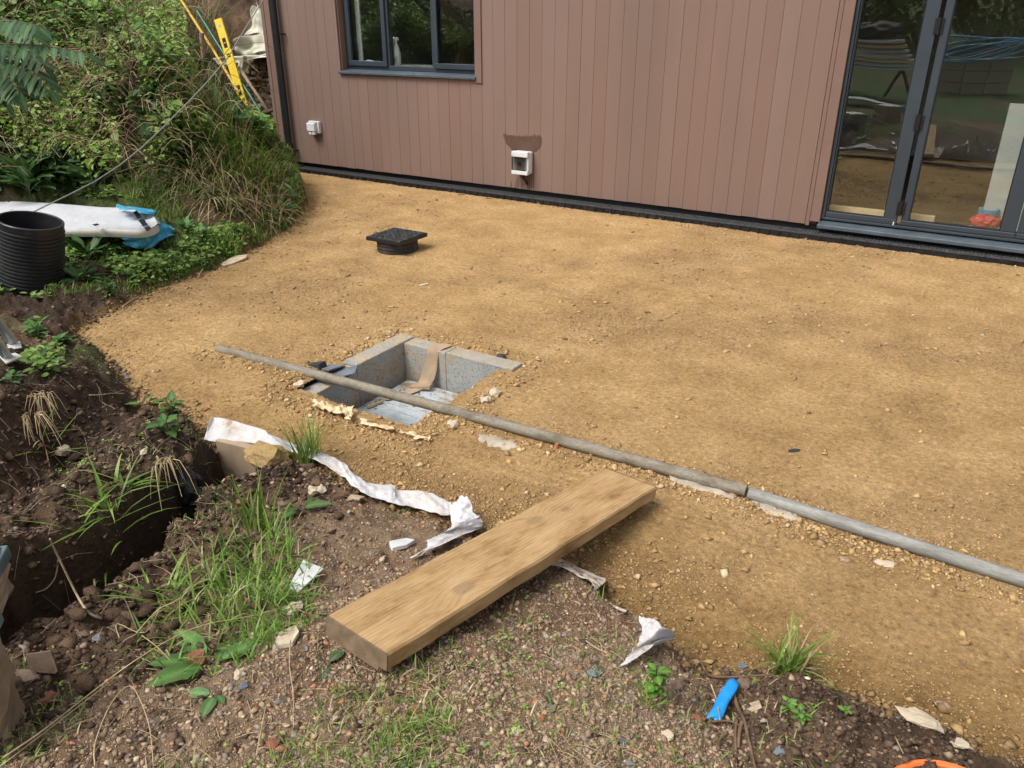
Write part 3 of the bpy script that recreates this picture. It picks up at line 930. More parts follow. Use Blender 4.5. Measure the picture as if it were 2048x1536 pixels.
# trims
hpart(MB().box((HX0, YC - .016, ZB - .012), (HX0 + .048, YC + .2, TOP - .02)), 'corner_trim', M['clad_trim'], bevel=.003)
hpart(MB().box((HX0 + .053, YC - .014, ZB - .012), (HX0 + trim_w, YC + .018, TOP - .02)), 'corner_trim', M['clad_trim'], bevel=.003)
hpart(MB().box((wl_x1 + .001, YC - .014, wz0 - .055), (wl_x1 + .078, YC - .002, wz1 + .08)), 'window_trim', M['clad_trim'], bevel=.003)
hpart(MB().box((wl_x0 + .0005, YC + .0215, wz0 - .001), (wl_x0 + .014, YC + .13, wz1)), 'window_reveal', M['clad_trim'])
hpart(MB().box((bx1_end + .002, YC - .004, ZB - .01), (bx1_end + .034, YC + .018, TOP - .02)), 'door_trim', M['clad_trim'], bevel=.003)
hpart(MB().box((bx1_end + .038, YC - .016, ZB + .03), (door_x0 - .001, YC + .018, TOP - .02)), 'door_trim', M['clad_trim'], bevel=.003)

# stain patch and runs above the switch box
patch = [(60, 292), (105, 276), (180, 300), (330, 308), (440, 318), (520, 300), (560, 332), (640, 310), (668, 290), (700, 318), (740, 296), (790, 312), (795, 400), (790, 480),
         (745, 545), (700, 570), (690, 595), (640, 605), (560, 572), (220, 572), (190, 520), (150, 490), (110, 430), (98, 380), (75, 345)]
pv = [W(1000 + a * .1042, 240 + b2 * .1042, YC - .0035) for a, b2 in patch]
pj = []
for k in range(len(pv)):
    a, b2 = pv[k], pv[(k + 1) % len(pv)]
    nn_ = max(2, int(np.linalg.norm(b2 - a) / .008))
    for q in range(nn_):
        p = a + (b2 - a) * q / nn_
        pj.append(p + np.array([random.uniform(-.004, .004), 0, random.uniform(-.005, .012) if k < 10 else random.uniform(-.006, .004)]))
mb = MB().prism(pj, (0, .0015, 0))
hpart(mb, 'stain_patch', M['paint'])
for a in (208, 292, 338, 412, 525, 562, 600, 640):
    t0, t1 = (600 if a > 520 else 1080 + (a % 7) * 20), 1320 + (a % 5) * 8
    p0, p1 = W(1000 + a * .1042, 240 + t0 * .1042, YC - .0035), W(1000 + a * .1042, 240 + t1 * .1042, YC - .0035)
    hpart(MB().box((p0[0], YC - .0034, max(p1[2], ZB + .004)), (p0[0] + .005, YC - .0015, p0[2])), 'stain_run', M['paint'])

# ---- window
YW = YC + .105
wnd_x0, wnd_x1 = wl_x0 + .0145, W(952, 140, YC)[0] - .001
wzb = wz0 + .018
fr = MB()
fw_ = .052


def wx(px, py=120):
    return W(px, py, YW)[0]


divs = [wnd_x0, wx(777), wx(868), wnd_x1]
fr.box((wnd_x0, YW, wzb), (wnd_x1, YW + .07, wzb + .045))
fr.box((wnd_x0, YW, wz1 - .06), (wnd_x1, YW + .07, wz1))
for dx, w in ((wnd_x0, .042), (divs[1] - .02, .04), (divs[2] - .024, .048), (wnd_x1 - .042, .042)):
    fr.box((dx, YW + .0006, wzb + .045), (dx + w, YW + .07, wz1 - .06))
window = hpart(fr, 'window', M['frame'], bevel=.004)
for k, (a, b2) in enumerate(((wnd_x0 + .03, divs[1] - .008), (divs[2] + .012, wnd_x1 - .025))):       # opening sashes stand proud
    s = MB()
    t = .05
    s.box((a, YW - .022, wzb + .035), (b2, YW - .001, wzb + .035 + t))
    s.box((a, YW - .022, wz1 - .1), (b2, YW - .001, wz1 - .05))
    s.box((a, YW - .0215, wzb + .035 + t), (a + t, YW - .001, wz1 - .1))
    s.box((b2 - t, YW - .0215, wzb + .035 + t), (b2, YW - .001, wz1 - .1))
    rel(s.build('sash', M['frame'], window, bevel=.004))
for k in range(3):
    a, b2 = divs[k] + (.03 if k else .06), divs[k + 1] - .03
    rel(MB().box((a, YW + .018, wzb + .045), (b2, YW + .024, wz1 - .065)).build('pane', M['glass'], window))
sl = MB()
sx0, sx1 = wl_x0 - .012, wl_x1 + .015
yy0 = YC - .035
sl.add([(sx0, yy0, wz0 - .024), (sx1, yy0, wz0 - .024), (sx1, YW - .001, wz0 - .004), (sx0, YW - .001, wz0 - .004),
        (sx0, yy0, wz0 - .002), (sx1, yy0, wz0 - .002), (sx1, YW - .001, wz0 + .0175), (sx0, YW - .001, wz0 + .0175)],
       [(3, 2, 1, 0), (4, 5, 6, 7), (0, 1, 5, 4), (1, 2, 6, 5), (2, 3, 7, 6), (3, 0, 4, 7)])
hpart(sl, 'window_sill', M['sill'], bevel=.003)

# ---- bifold doors
YD = YC + .015
dz0 = W(1637, 443, YC - .03)[2] + .012


def dxp(px, py):
    return W(px, py, YD)[0]


x_a = door_x0 + .003
g1a, g1b = dxp(1654, 421), dxp(1767, 437)
s_mid = dxp(1792, 444)
s_h = dxp(1800, 446)
g2a, g2b = dxp(1820, 425), dxp(2003, 448)
s2b = dxp(2032, 462)
zt = 2.32
gz0 = W(1720, 431, YD)[2]
fm = MB()
fm.box((x_a, YD + .0, dz0), (x_a + .022, YD + .08, zt))
fm.box((x_a, YD + .0, zt), (HX1 - .02, YD + .08, zt + .05))
fm.box((x_a + .022, YD + .001, dz0), (HX1 - .02, YD + .08, dz0 + .02))
doors = hpart(fm, 'door_frame', M['frame'], bevel=.003)


def leaf(a, ga, gb, b2, nm='door_leaf'):
    s = MB()
    y0, y1 = YD + .006, YD + .07
    z0 = dz0 + .0225
    s.box((a, y0, z0), (b2, y1, gz0))
    s.box((a, y0, zt - .08), (b2, y1, zt - .002))
    s.box((a, y0 + .0006, gz0), (ga, y1, zt - .08))
    s.box((gb, y0 + .0006, gz0), (b2, y1, zt - .08))
    L = hpart(s, nm, M['frame'], bevel=.006)
    rel(MB().box((ga - .012, YD + .03, gz0 - .008), (gb + .012, YD + .036, zt - .07)).build('pane', M['glass'], L))
    t = .006
    gk = MB()
    gk.box((ga, y0 + .003, gz0), (gb, y0 + .022, gz0 + t)).box((ga, y0 + .003, gz0 + t), (ga + t, y0 + .022, zt - .08)).box((gb - t, y0 + .003, gz0 + t), (gb, y0 + .022, zt - .08))
    rel(gk.build('gasket', M['gasket'], L))
    return L


L1 = leaf(x_a + .026, g1a, g1b, s_mid)
L2 = leaf(s_h, g2a, g2b, s2b)
L3 = leaf(s2b + .008, s2b + .1, s2b + .78, s2b + .88)
L4 = leaf(s2b + .892, s2b + .99, s2b + 1.67, s2b + 1.77)
for (hp_x, hp_y) in ((1880, 52), (1837, 245), (1801, 417)):
    c = W(hp_x, hp_y, YD)
    xh = (s_mid + s_h) / 2
    mbh = MB().tube([(xh, YD - .012, c[2] - .055), (xh, YD - .012, c[2] - .02)], .0105, 12).tube([(xh, YD - .012, c[2] - .018), (xh, YD - .012, c[2] + .055)], .0105, 12)
    mbh.box((xh - .03, YD - .003, c[2] - .05), (xh + .03, YD + .0055, c[2] + .05))
    rel(mbh.build('hinge', M['gasket'], doors, smooth=True, angle=40))
ds = MB()
y0 = YC - .075
ds.add([(door_x0 - .006, y0, dz0 - .058), (HX1 - .03, y0, dz0 - .058), (HX1 - .03, YD + .1, dz0 - .045), (door_x0 - .006, YD + .1, dz0 - .045),
        (door_x0 - .006, y0, dz0 - .026), (HX1 - .03, y0, dz0 - .026), (HX1 - .03, YD + .1, dz0 - .001), (door_x0 - .006, YD + .1, dz0 - .001)],
       [(3, 2, 1, 0), (4, 5, 6, 7), (0, 1, 5, 4), (1, 2, 6, 5), (2, 3, 7, 6), (3, 0, 4, 7)])
hpart(ds, 'door_sill', M['sill'], bevel=.006)
c = W(1786, 446, YC - .05)
hpart(MB().prism([(c[0], YC - .0762, c[2] - .012), (c[0] + .009, YC - .0762, c[2] - .008), (c[0] + .01, YC - .0762, c[2] + .012), (c[0] + .003, YC - .0762, c[2] + .02)], (0, .0005, 0)), 'paint_splash', M['whiteplastic'])

# ---- room behind
fl = MB().box((HX0 + .26, YC + .245, .0), (HX1 - .02, 10.79, .118))
tag(fl.build('room_floor', M['floor_in']), kind='structure')
tag(MB().box((HX0 + .26, 10.74, .12), (HX1 - .03, 10.795, TOP - .03)).build('room_wall', M['plaster']), kind='structure')
tag(MB().box((HX0 + .27, YC + .26, TOP - .028), (HX1 - .03, 10.73, TOP - .004)).build('room_ceiling', M['plaster']), kind='structure')
tag(MB().box((HX0 + .255, YC + .25, .12), (HX0 + .28, 10.73, TOP - .03)).build('room_wall', M['plaster']), kind='structure')
tag(MB().box((-4.0, YC + .26, .12), (-3.9, 10.7, TOP - .04)).build('partition_wall', M['plaster']), kind='structure')
# worktop inside the window
ct = MB().box((wl_x0 - .4, YW + .075, wz0 - .02), (wl_x1 + .3, YW + .75, wz0 + .039))
cto = thing('kitchen_counter', 'dim kitchen worktop behind the three-pane window', 'counter', (wl_x0, YW + .2, .12))
rel(ct.build('worktop', M['panelboard'], cto)); rel(MB().box((wl_x0 - .38, YW + .2, .12), (wl_x1 + .28, YW + .72, wz0 - .022)).build('cabinet', M['plaster'], cto))
# things inside
px0 = wx(706, 60)
o = MB().box((px0 - .03, YW + .085, wz0 + .04), (px0 + .03, YW + .10, 2.2)).build('blind_batten', M['panelboard'])
tag(recenter(o), 'pale upright strip standing inside the left window pane', 'batten')
# spray bottle
sp = W(793, 129, YW + .16)
bt = thing('spray_bottle', 'white trigger spray bottle standing inside the middle window pane', 'bottle', (sp[0] + .045, YW + .12, wz0 + .04))
mb = MB().lathe([(.0, 0), (.040, .0), (.043, .02), (.042, .12), (.036, .17), (.020, .215), (.013, .235), (.013, .262), (0, .262)], 24)
mb.build('bottle_body', M['knobwhite'], bt, smooth=True, angle=50)
mb = MB().box((-.02, -.012, .262), (.03, .012, .292)).box((-.055, -.008, .276), (-.02, .008, .292)).add([(-.03, -.005, .262), (-.022, -.005, .262), (-.040, -.005, .215), (-.046, -.005, .217), (-.03, .005, .262), (-.022, .005, .262), (-.040, .005, .215), (-.046, .005, .217)], [(0, 1, 2, 3), (7, 6, 5, 4), (0, 4, 5, 1), (1, 5, 6, 2), (2, 6, 7, 3), (3, 7, 4, 0)])
mb.build('trigger_head', M['knobwhite'], bt, bevel=.003)
th = np.linspace(-2.3, -.75, 10)
mb = MB().grid([[(.0436 * math.cos(t), .0436 * math.sin(t), z) for t in th] for z in (.035, .055, .11)])
lb = mb.build('bottle_label', M['greyplastic'], bt, smooth=True)
mb = MB().grid([[(.0441 * math.cos(t), .0441 * math.sin(t), z) for t in np.linspace(-2.0, -1.4, 6)] for z in (.06, .085)])
mb.build('label_mark', M['membrane'], bt, smooth=True)


def crumple(name, m, label, cat, center, sx, sy, sz, seed, parent=None, n=20):
    rg = np.random.default_rng(seed)
    ph = rg.uniform(0, 6.28, 8)
    rows = []
    for i in range(n):
        row = []
        for j in range(n * 2):
            u, v = math.pi * i / (n - 1), 2 * math.pi * j / (n * 2 - 1)
            w = 1 + .16 * math.sin(3 * v + ph[0] + 2 * u) + .12 * math.sin(5 * u + 4 * v + ph[1]) + .09 * math.sin(9 * v - 5 * u + ph[2])
            row.append((center[0] + sx * w * math.sin(u) * math.cos(v), center[1] + sy * w * math.sin(u) * math.sin(v), center[2] + sz * (1 - math.cos(u)) * (.75 + .25 * w) * .5))
        rows.append(row)
    o = MB().grid(rows).build(name, m, parent, smooth=True)
    if parent is None:
        recenter(o)
        if label: tag(o, label, cat)
    else:
        rel(o)
    return o


cl = W(742, 121, YW + .16)
crumple('cleaning_cloth', M['knobwhite'], 'small crumpled white cloth lying inside the left window pane', 'cloth', (cl[0], YW + .13, wz0 + .04), .085, .05, .06, 3)
# timbers inside the door
for (pa, pb, dy, hh, lab) in (((1652, 418), (1775, 432), .16, .055, 'planed timber length lying lowermost inside the left glazed door'),
                              ((1652, 405), (1870, 432), .235, .055, 'longer planed timber length behind the lower one inside the glazed door')):
    a, b2 = W(*pa, YC + dy), W(*pb, YC + dy)
    o = MB().box((a[0] - .25, YC + dy, .119), (b2[0] + (.03 if dy < .2 else .0), YC + dy + .045, .119 + (.06 if dy < .2 else .10))).build('timber_length', M['softwood'], bevel=.003)
    tag(recenter(o), lab, 'timber', 'timber lengths inside the door')
rb = W(1972, 432, YC + .22)
tub = thing('white_tub', 'low white tub under the red bag inside the right glazed door', 'tub', (rb[0], YC + .24, .119))
MB().lathe([(0, 0), (.085, 0), (.095, .055), (.085, .055), (.078, .01), (0, .01)], 28).build('tub_body', M['knobwhite'], tub, smooth=True, angle=40)
crumple('plastic_bag', M['red'], 'crumpled red plastic bag sitting in the tub inside the right glazed door', 'bag', (rb[0] + .005, YC + .24, .172), .105, .07, .10, 5)
bb = W(1978, 408, YC + .40)
o = MB().lathe([(0, 0), (.06, 0), (.075, .16), (.068, .16), (.055, .01), (0, .01)], 24, (rb[0] + .01, YC + .45, .119)).build('blue_pot', M['bluenet'], None, smooth=True, angle=40)
tag(recenter(o), 'small blue pot behind the red bag inside the right glazed door', 'pot')
wp = W(2012, 300, YC + .5)
o = MB().box((wp[0] - .05, YC + .5, .119), (wp[0] + .25, YC + .53, 1.05)).build('panel_board', M['panelboard'], bevel=.002)
tag(recenter(o), 'pale board standing upright inside the glazed door at the right edge', 'board')

# ---- downpipe
dpx = W(553, 60, YC - .05)[0]
dpt = thing('downpipe', 'black round downpipe running down the left end of the brown wall', 'downpipe', (dpx, YC - .06, .0))
yp = YC - .062
dp = MB().tube([(dpx, yp, .25), (dpx, yp, TOP - .03)], .037, 20)
rel(dp.build('pipe', M['blackplastic'], dpt, smooth=True, angle=40))
sh = MB().tube([(dpx, yp, .30), (dpx, yp, .16), (dpx, yp - .012, .10), (dpx + .01, yp - .05, .045)], .043, 20)
sh.lathe([(.0465, 0), (.0465, .02), (.043, .02)], 20, (dpx, yp, .27)).lathe([(.0465, 0), (.0465, .018), (.043, .018)], 20, (dpx, yp, .20))
rel(sh.build('shoe', M['blackplastic'], dpt, smooth=True, angle=40))
for zz in (W(560, 68, yp)[2], W(585, 301, yp)[2]):
    br = MB().lathe([(.0375, -.014), (.042, -.014), (.042, .014), (.0375, .014)], 20, (dpx, yp, zz)).box((dpx + .036, yp - .006, zz - .008), (dpx + .085, yp + .006, zz + .008)).box((dpx + .07, yp + .006, zz - .008), (dpx + .085, YC - .002, zz + .008))
    rel(br.build('bracket', M['blackplastic'], dpt))

# ---- outdoor socket
sp = W(628, 255, YC - .04)
so = thing('outdoor_socket', 'white weatherproof socket box low on the wall beside the downpipe', 'socket', (sp[0], YC, sp[2]))
rel(MB().box((sp[0] - .078, YC - .045, sp[2] - .062), (sp[0] + .078, YC - .003, sp[2] + .068)).build('back_box', M['whiteplastic'], so, bevel=.008, segs=3))
rel(MB().box((sp[0] - .070, YC - .088, sp[2] - .040), (sp[0] + .05, YC - .0455, sp[2] + .052)).build('lid', M['whiteplastic'], so, bevel=.01, segs=3))
rel(MB().box((sp[0] - .05, YC - .08, sp[2] - .075), (sp[0] - .012, YC - .0455, sp[2] - .0405)).box((sp[0] - .002, YC - .08, sp[2] - .075), (sp[0] + .036, YC - .0455, sp[2] - .0405)).build('cable_entry', M['whiteplastic'], so, bevel=.004))
rel(MB().tube([(sp[0] - .072, YC - .05, sp[2] + .056), (sp[0] + .052, YC - .05, sp[2] + .056)], .007, 10).build('hinge', M['greyplastic'], so, smooth=True))

# ---- rotary switch box
a, b2 = W(1023, 302, YC - .1), W(1053, 350, YC - .1)
bx0, bx1, bz0, bz1 = a[0], b2[0] + .012, b2[2] - .005, a[2]
sw = thing('switch_box', 'white rotary switch enclosure with smoked window under the fresh stain patch', 'switch', ((bx0 + bx1) / 2, YC, bz0))
rel(MB().box((bx0 + .008, YC - .06, bz0 + .006), (bx1 + .002, YC - .004, bz1 - .002)).build('back_box', M['whiteplastic'], sw, bevel=.012, segs=3))
hgt = bz1 - bz0
mb = MB().box((bx0, YC - .105, bz1 - hgt * .23), (bx1, YC - .0605, bz1)).box((bx0, YC - .105, bz0), (bx1, YC - .0605, bz0 + hgt * .17))
mb.box((bx0 + .001, YC - .072, bz0 + hgt * .17), (bx1 - .001, YC - .061, bz1 - hgt * .23)).box((bx1 - .02, YC - .085, bz0 + hgt * .17), (bx1 - .001, YC - .0725, bz1 - hgt * .23))
rel(mb.build('cover', M['whiteplastic'], sw, bevel=.005, segs=3))
mx = (bx0 + bx1) / 2 - .006
mb = MB().box((mx - .034, YC - .083, bz0 + hgt * .2), (mx + .034, YC - .0726, bz1 - hgt * .26))
sp_ = rel(mb.build('switch_plate', M['greyplastic'], sw, bevel=.003))
zc = bz0 + hgt * .46
rel(MB().box((mx - .012, YC - .085, zc + .03), (mx + .022, YC - .0832, zc + .056)).box((mx - .012, YC - .085, zc - .056), (mx + .022, YC - .0832, zc - .028)).build('yellow_plate', M['yellowlabel'], sp_))
kn = MB().tube([(mx, YC - .0831, zc), (mx, YC - .098, zc)], .019, 18)
rel(kn.build('knob', M['darkred'], sp_, smooth=True, angle=40))
rel(MB().box((bx0 + .003, YC - .1035, bz0 + hgt * .17 + .001), (bx1 - .021, YC - .1005, bz1 - hgt * .23 - .001)).build('smoked_lid', M['clear'], sw, bevel=.001))
rel(MB().tube([(bx0 + .018, YC - .1045, bz1 - .032), (bx0 + .018, YC - .1075, bz1 - .032)], .006, 10).build('screw', M['greyplastic'], sw))
cx_ = (bx0 + bx1) / 2
rel(MB().tube([(cx_ + .0, YC - .05, bz0 + .005), (cx_ + .0, YC - .05, bz0 - .02), (cx_ + .03, YC - .04, bz0 - .06), (cx_ + .05, YC - .03, bz0 - .10)], [.022, .02, .011, .011], 10).build('cable_gland', M['blackplastic'], sw, smooth=True))

# ------------------------------------------------------------------ channel drain along the wall
DY0, DY1 = YC - .125, YC - .005
DZ = .052
xs0 = W(592, 335, DY0)[0]
k = 0
drain = thing('channel_drain', 'black plastic channel drain with slotted grating along the foot of the wall', 'drain', (xs0, DY0, 0))
xx = xs0 + .02
gs = None
while xx < 2.6:
    L = 1.0
    b = MB()
    b.box((xx, DY0 + .004, -.05), (xx + L - .004, DY0 + .014, DZ - .012))
    b.box((xx, DY0 + .0145, -.05), (xx + L - .004, DY1, -.02))
    b.box((xx, DY1 - .01, -.0195), (xx + L - .004, DY1, DZ - .012))
    nrib = 13
    for i in range(nrib):
        u = xx + .01 + i * (L - .03) / (nrib - 1)
        b.box((u, DY0 - .007, -.05), (u + .018, DY0 + .0038, DZ - .014))
    rel(b.build('channel_section', M['drain'], drain))
    g = MB()
    z0, z1 = DZ - .0115, DZ
    g.box((xx, DY0, z0), (xx + L - .004, DY0 + .014, z1)).box((xx, DY1 - .014, z0), (xx + L - .004, DY1, z1))
    mid = (DY0 + DY1) / 2
    g.box((xx, mid - .006, z0), (xx + L - .004, mid + .006, z1 - .001))
    nbar = 37
    for i in range(nbar):
        u = xx + .004 + i * (L - .02) / (nbar - 1)
        g.box((u, DY0 + .0142, z0), (u + .013, mid - .0062, z1 - .0015)).box((u, mid + .0062, z0), (u + .013, DY1 - .0142, z1 - .0015))
    rel(g.build('grating', M['grate'], drain))
    xx += L
o = MB().box((xs0 - .17, DY0 - .02, -.05), (xs0 + .014, DY1 - .005, .068)).build('drain_sump', M['drain'], drain, bevel=.006)
rel(o)

# ------------------------------------------------------------------ inspection cover
lc = [G(741, 471, .115), G(784, 457, .115), G(847, 466, .115), G(803, 486, .115)]
cc = np.mean(lc, axis=0)
side = .335
ang = math.atan2(lc[1][1] - lc[0][1], lc[1][0] - lc[0][0])
ic = thing('inspection_chamber', 'black inspection chamber standing out of the sand with a square lid', 'drain cover', (cc[0], cc[1], -.02), (0, 0, ang))
prof = [(.15, -.1)]
rr_ = .158
for i in range(5):
    z = .0 + i * .026
    prof += [(rr_, z), (rr_, z + .009), (rr_ - .007, z + .011), (rr_ - .007, z + .024)]
prof += [(rr_ - .01, .135), (0, .135)]
MB().lathe(prof, 56).build('riser', M['dustyplastic'], ic, smooth=True, angle=30)
h2 = side / 2
MB().box((-h2, -h2, .108), (h2, h2, .137)).build('lid_frame', M['blackplastic'], ic, bevel=.003)
lid = MB()
lid.box((-h2 + .012, -h2 + .012, .1371), (h2 - .012, h2 - .012, .141))
nd = 13
for i in range(nd):
    for j in range(nd):
        u, v = -h2 + .03 + i * (side - .06) / (nd - 1), -h2 + .03 + j * (side - .06) / (nd - 1)
        a = .009
        if (i + j) % 2: lid.box((u - a, v - .004, .1411), (u + a, v + .004, .1445))
        else: lid.box((u - .004, v - a, .1411), (u + .004, v + a, .1445))
M['lid'] = mat('dusty_lid', [(.35, (.020, .021, .024)), (.55, (.05, .05, .052)), (.75, (.16, .15, .13))], .55, 30, bump=.3, bscale=90, bdist=.002, spec=.4)
lo = lid.build('lid', M['lid'], ic)
kh = MB()
for sx_ in (-1, 1): kh.box((sx_ * .12 - .018, -.012, .1412), (sx_ * .12 + .018, .012, .1422))
kh.build('keyhole', M['membrane'], ic)

# ------------------------------------------------------------------ block pit
pit = thing('block_pit', 'square pit lined with grey aerated concrete blocks sunk in the sand', 'pit', ((PX0 + PX1) / 2, (PY0 + PY1) / 2, -.235))
DB = -.235
t = .10


def block(a, b2, tint=None):
    o = MB().box(a, b2).build('concrete_block', M['concrete'], pit, bevel=.006)
    return rel(o)


ztop = .014
ym = PY0 + .435
block((PX0, ym + .006, DB + .004), (PX0 + t, PY1 - .0, ztop))                         # left, far
block((PX0 + .01, PY0 + .02, DB + .004), (PX0 + t + .006, ym - .006, -.022))          # left, near (lower)
block((PX0 + t + .008, PY1 - t, DB + .004), (PX0 + t + .288, PY1, ztop - .004))        # back
block((PX0 + t + .298, PY1 - t - .004, DB + .004), (PX1, PY1 - .003, ztop + .002))
block((PX0 + t + .02, PY0, DB + .004), (PX1, PY0 + t, -.045))                           # front, mostly buried
block((PX1 - t + .01, PY0 + t + .01, DB + .004), (PX1 + .0, PY1 - t - .02, -.045))
mb = MB().box((PX0 + .02, PY0 + .03, DB - .03), (PX1 - .01, PY1 - .02, DB)).build('pit_base', M['mortar'], pit)
rel(mb)
# mortar joints, corners
mb = MB().box((PX0 + .004, ym - .0055, DB + .004), (PX0 + t - .004, ym + .0055, -.004)).box((PX0 + t + .0005, PY1 - t + .006, DB + .004), (PX0 + t + .0078, PY1 - .004, ztop - .012)).box((PX0 + t + .2885, PY1 - t + .004, DB + .004), (PX0 + t + .2975, PY1 - .006, ztop - .01))
rel(mb.build('mortar_joint', M['mortar'], pit))
# foil faced board on the floor
fb = thing('foil_board', 'silver foil-faced insulation board lying on the pit floor', 'insulation board', ((PX0 + PX1) / 2, (PY0 + PY1) / 2, DB + .001))
fx0, fx1, fy0, fy1 = PX0 + t + .035, PX1 - .085, PY0 + t + .005, PY1 - t - .02
rel(MB().box((fx0, fy0, DB + .002), (fx1, fy1, DB + .035)).build('board', M['foil'], fb, bevel=.003))
mb = MB()
for i, f in enumerate((.12, .2, .5, .58, .86)):
    yv = fy0 + (fy1 - fy0) * f
    mb.box((fx0 + .004, yv, DB + .0352), (fx1 - .004, yv + .008, DB + .0395))
rel(mb.build('raised_rib', M['foil'], fb))
# felt strap over the back wall
sxm = W(868, 700, PY1 - t)[0]
path = [(sxm + .02, PY1 - .0, ztop + .004), (sxm + .01, PY1 - .05, ztop + .007), (sxm, PY1 - t - .006, ztop + .004), (sxm - .003, PY1 - t - .014, -.03), (sxm - .008, PY1 - t - .03, -.10),
        (sxm - .02, PY1 - t - .055, -.165), (sxm - .035, PY1 - t - .10, DB + .05), (sxm - .07, PY1 - t - .2, DB + .046), (sxm - .12, PY1 - t - .31, DB + .044)]
rows = []
for i, p in enumerate(path):
    w = .038 + .006 * math.sin(i * 1.7)
    dirn = np.array([1, .12 + .06 * i, 0]); dirn /= np.linalg.norm(dirn)
    rows.append([np.array(p) + dirn * s * w + np.array([0, 0, .004 * math.cos(s * 3 + i)]) for s in (-1, -.4, .3, 1)])
o = MB().grid(rows).build('felt_strip', M['strap'], None, smooth=True, solid=.004, sub=2)
tag(recenter(o), 'brown felt strip hanging over the back block wall into the pit', 'felt strip')
o = MB().hexa([(sxm - .08, PY1 - t - .13, DB + .05), (sxm + .03, PY1 - t - .09, DB + .05), (sxm + .025, PY1 - t - .06, DB + .05), (sxm - .085, PY1 - t - .10, DB + .05)],
              [(sxm - .08, PY1 - t - .13, DB + .06), (sxm + .03, PY1 - t - .09, DB + .075), (sxm + .025, PY1 - t - .06, DB + .078), (sxm - .085, PY1 - t - .10, DB + .064)]).build('felt_offcut', M['strap'], bevel=.003)
tag(recenter(o), 'short brown felt offcut lying across the strip on the pit floor', 'felt offcut')
crumple('black_rag', M['blackbag'], 'dark crumpled rag lying in the near corner of the pit floor', 'rag', (W(768, 833, PY0 + t + .05)[0], PY0 + t + .09, DB + .034), .075, .03, .05, 9)
o = MB().tube([G(735, 815, DB + .045), G(765, 803, DB + .045)], .009, 6).build('wood_sliver', M['strap'])
tag(recenter(o), 'thin brown wood sliver on the foil board in the pit', 'wood sliver')

# slates on the low block at the pit's left corner
sb = G(668, 748, .0)
for i, (dx, dy, rz, sz, lab) in enumerate(((0, 0, .35, (.075, .05), 'grey slate piece lying undermost on the low corner block'), (.03, .03, .75, (.07, .045), 'grey slate piece lying uppermost beside the pipe at the pit corner'),
                                           (-.05, .03, -.2, (.055, .04), 'narrow grey slate piece leaning at the left of the little slate pile'))):
    c, s = math.cos(rz), math.sin(rz)
    z = -.012 + i * .011
    pts = [(sb[0] + dx + c * u * sz[0] - s * v * sz[1], sb[1] + dy + s * u * sz[0] + c * v * sz[1], z + .012 * u) for u, v in ((-1, -1), (.9, -1.1), (1.1, .9), (-.8, 1))]
    o = MB().prism(pts, (0, 0, .009)).build('slate', M['slate'], bevel=.0015)
    tag(recenter(o), lab, 'slate', 'slates on the pit corner')
db = G(632, 733, .01)
o = MB().hexa([(db[0] - .055, db[1] - .03, -.01), (db[0] + .05, db[1] - .025, -.01), (db[0] + .06, db[1] + .03, -.01), (db[0] - .045, db[1] + .03, -.01)],
              [(db[0] - .04, db[1] - .015, .022), (db[0] + .045, db[1] - .02, .045), (db[0] + .055, db[1] + .02, .05), (db[0] - .035, db[1] + .02, .02)]).build('stone', M['darkslate'], bevel=.006)
tag(recenter(o), 'black wedge-shaped stone on the sand behind the slates', 'stone')

# ------------------------------------------------------------------ scaffold poles
def pole(name, a, b2, m, label, wob=0.0):
    n = 14
    pts = [a + (b2 - a) * i / n + np.array([0, 0, wob * math.sin(math.pi * i / n)]) for i in range(n + 1)]
    th = thing(name, label, 'pipe', a)
    mb = MB()
    mb.tube(pts, .0245, 24, cap=False)
    rel(mb.build('tube_wall', m, th, smooth=True))
    mb = MB().tube([pts[0], pts[0] + (pts[1] - pts[0]) * .02], .0195, 20).tube([pts[-1], pts[-1] - (pts[-1] - pts[-2]) * .02], .0195, 20)
    rel(mb.build('bore', M['membrane'], th))
    for e, q in ((pts[0], pts[1]), (pts[-1], pts[-2])):
        d = (q - e) / np.linalg.norm(q - e)
        mb = MB().tube([e - d * .001, e + d * .002], .0247, 24)
        rel(mb.build('pipe_end', m, th))
    return th


pA, pB, pCc = G(437, 698, .012), G(1492, 982, .024), G(2300, 1240, .022) * 2.0 - G(1492, 982, .024) + np.array([0, 0, .0])
pole('scaffold_pipe', pA, pB, M['pipe'], 'long brown weathered pipe lying in the sand across the block pit', .006)
pole('scaffold_pipe', pB + np.array([.014, -.003, -.004]), pCc, M['pipe2'], 'pale grey pipe continuing end to end towards the right edge', .0)
# mortar bedding under the pipes
for (pa, wdt, lab) in ((((960, 872), (1040, 893)), .05, 'grey mortar dab on the near side of the brown pipe by the pit'), (((1340, 955), (1470, 995)), .04, 'grey mortar dab beneath the near end of the brown pipe'),
                       (((1505, 1005), (1600, 1040)), .045, 'grey mortar dab under the start of the pale pipe')):
    a, b2 = G(*pa[0], .008), G(*pa[1], .008)
    rows = []
    for i in range(9):
        f = i / 8
        p = a + (b2 - a) * f
        w = wdt * math.sin(math.pi * (.12 + .76 * f)) * (1 + .3 * math.sin(i * 2.3))
        rows.append([p + np.array([0.006 * math.sin(j * 2 + i), -w + 2 * w * j / 5, .012 * math.sin(math.pi * j / 5) * (1 + .4 * math.sin(i * 1.9 + j)) - .006]) for j in range(6)])
    o = MB().grid(rows).build('mortar_dab', M['mortar'], smooth=True)
    tag(recenter(o), lab, 'mortar')
c = G(1112, 901, .0)
o = MB().tube([c, c + np.array([0, .004, .03])], .008, 10).build('terracotta_peg', M['terracotta'])
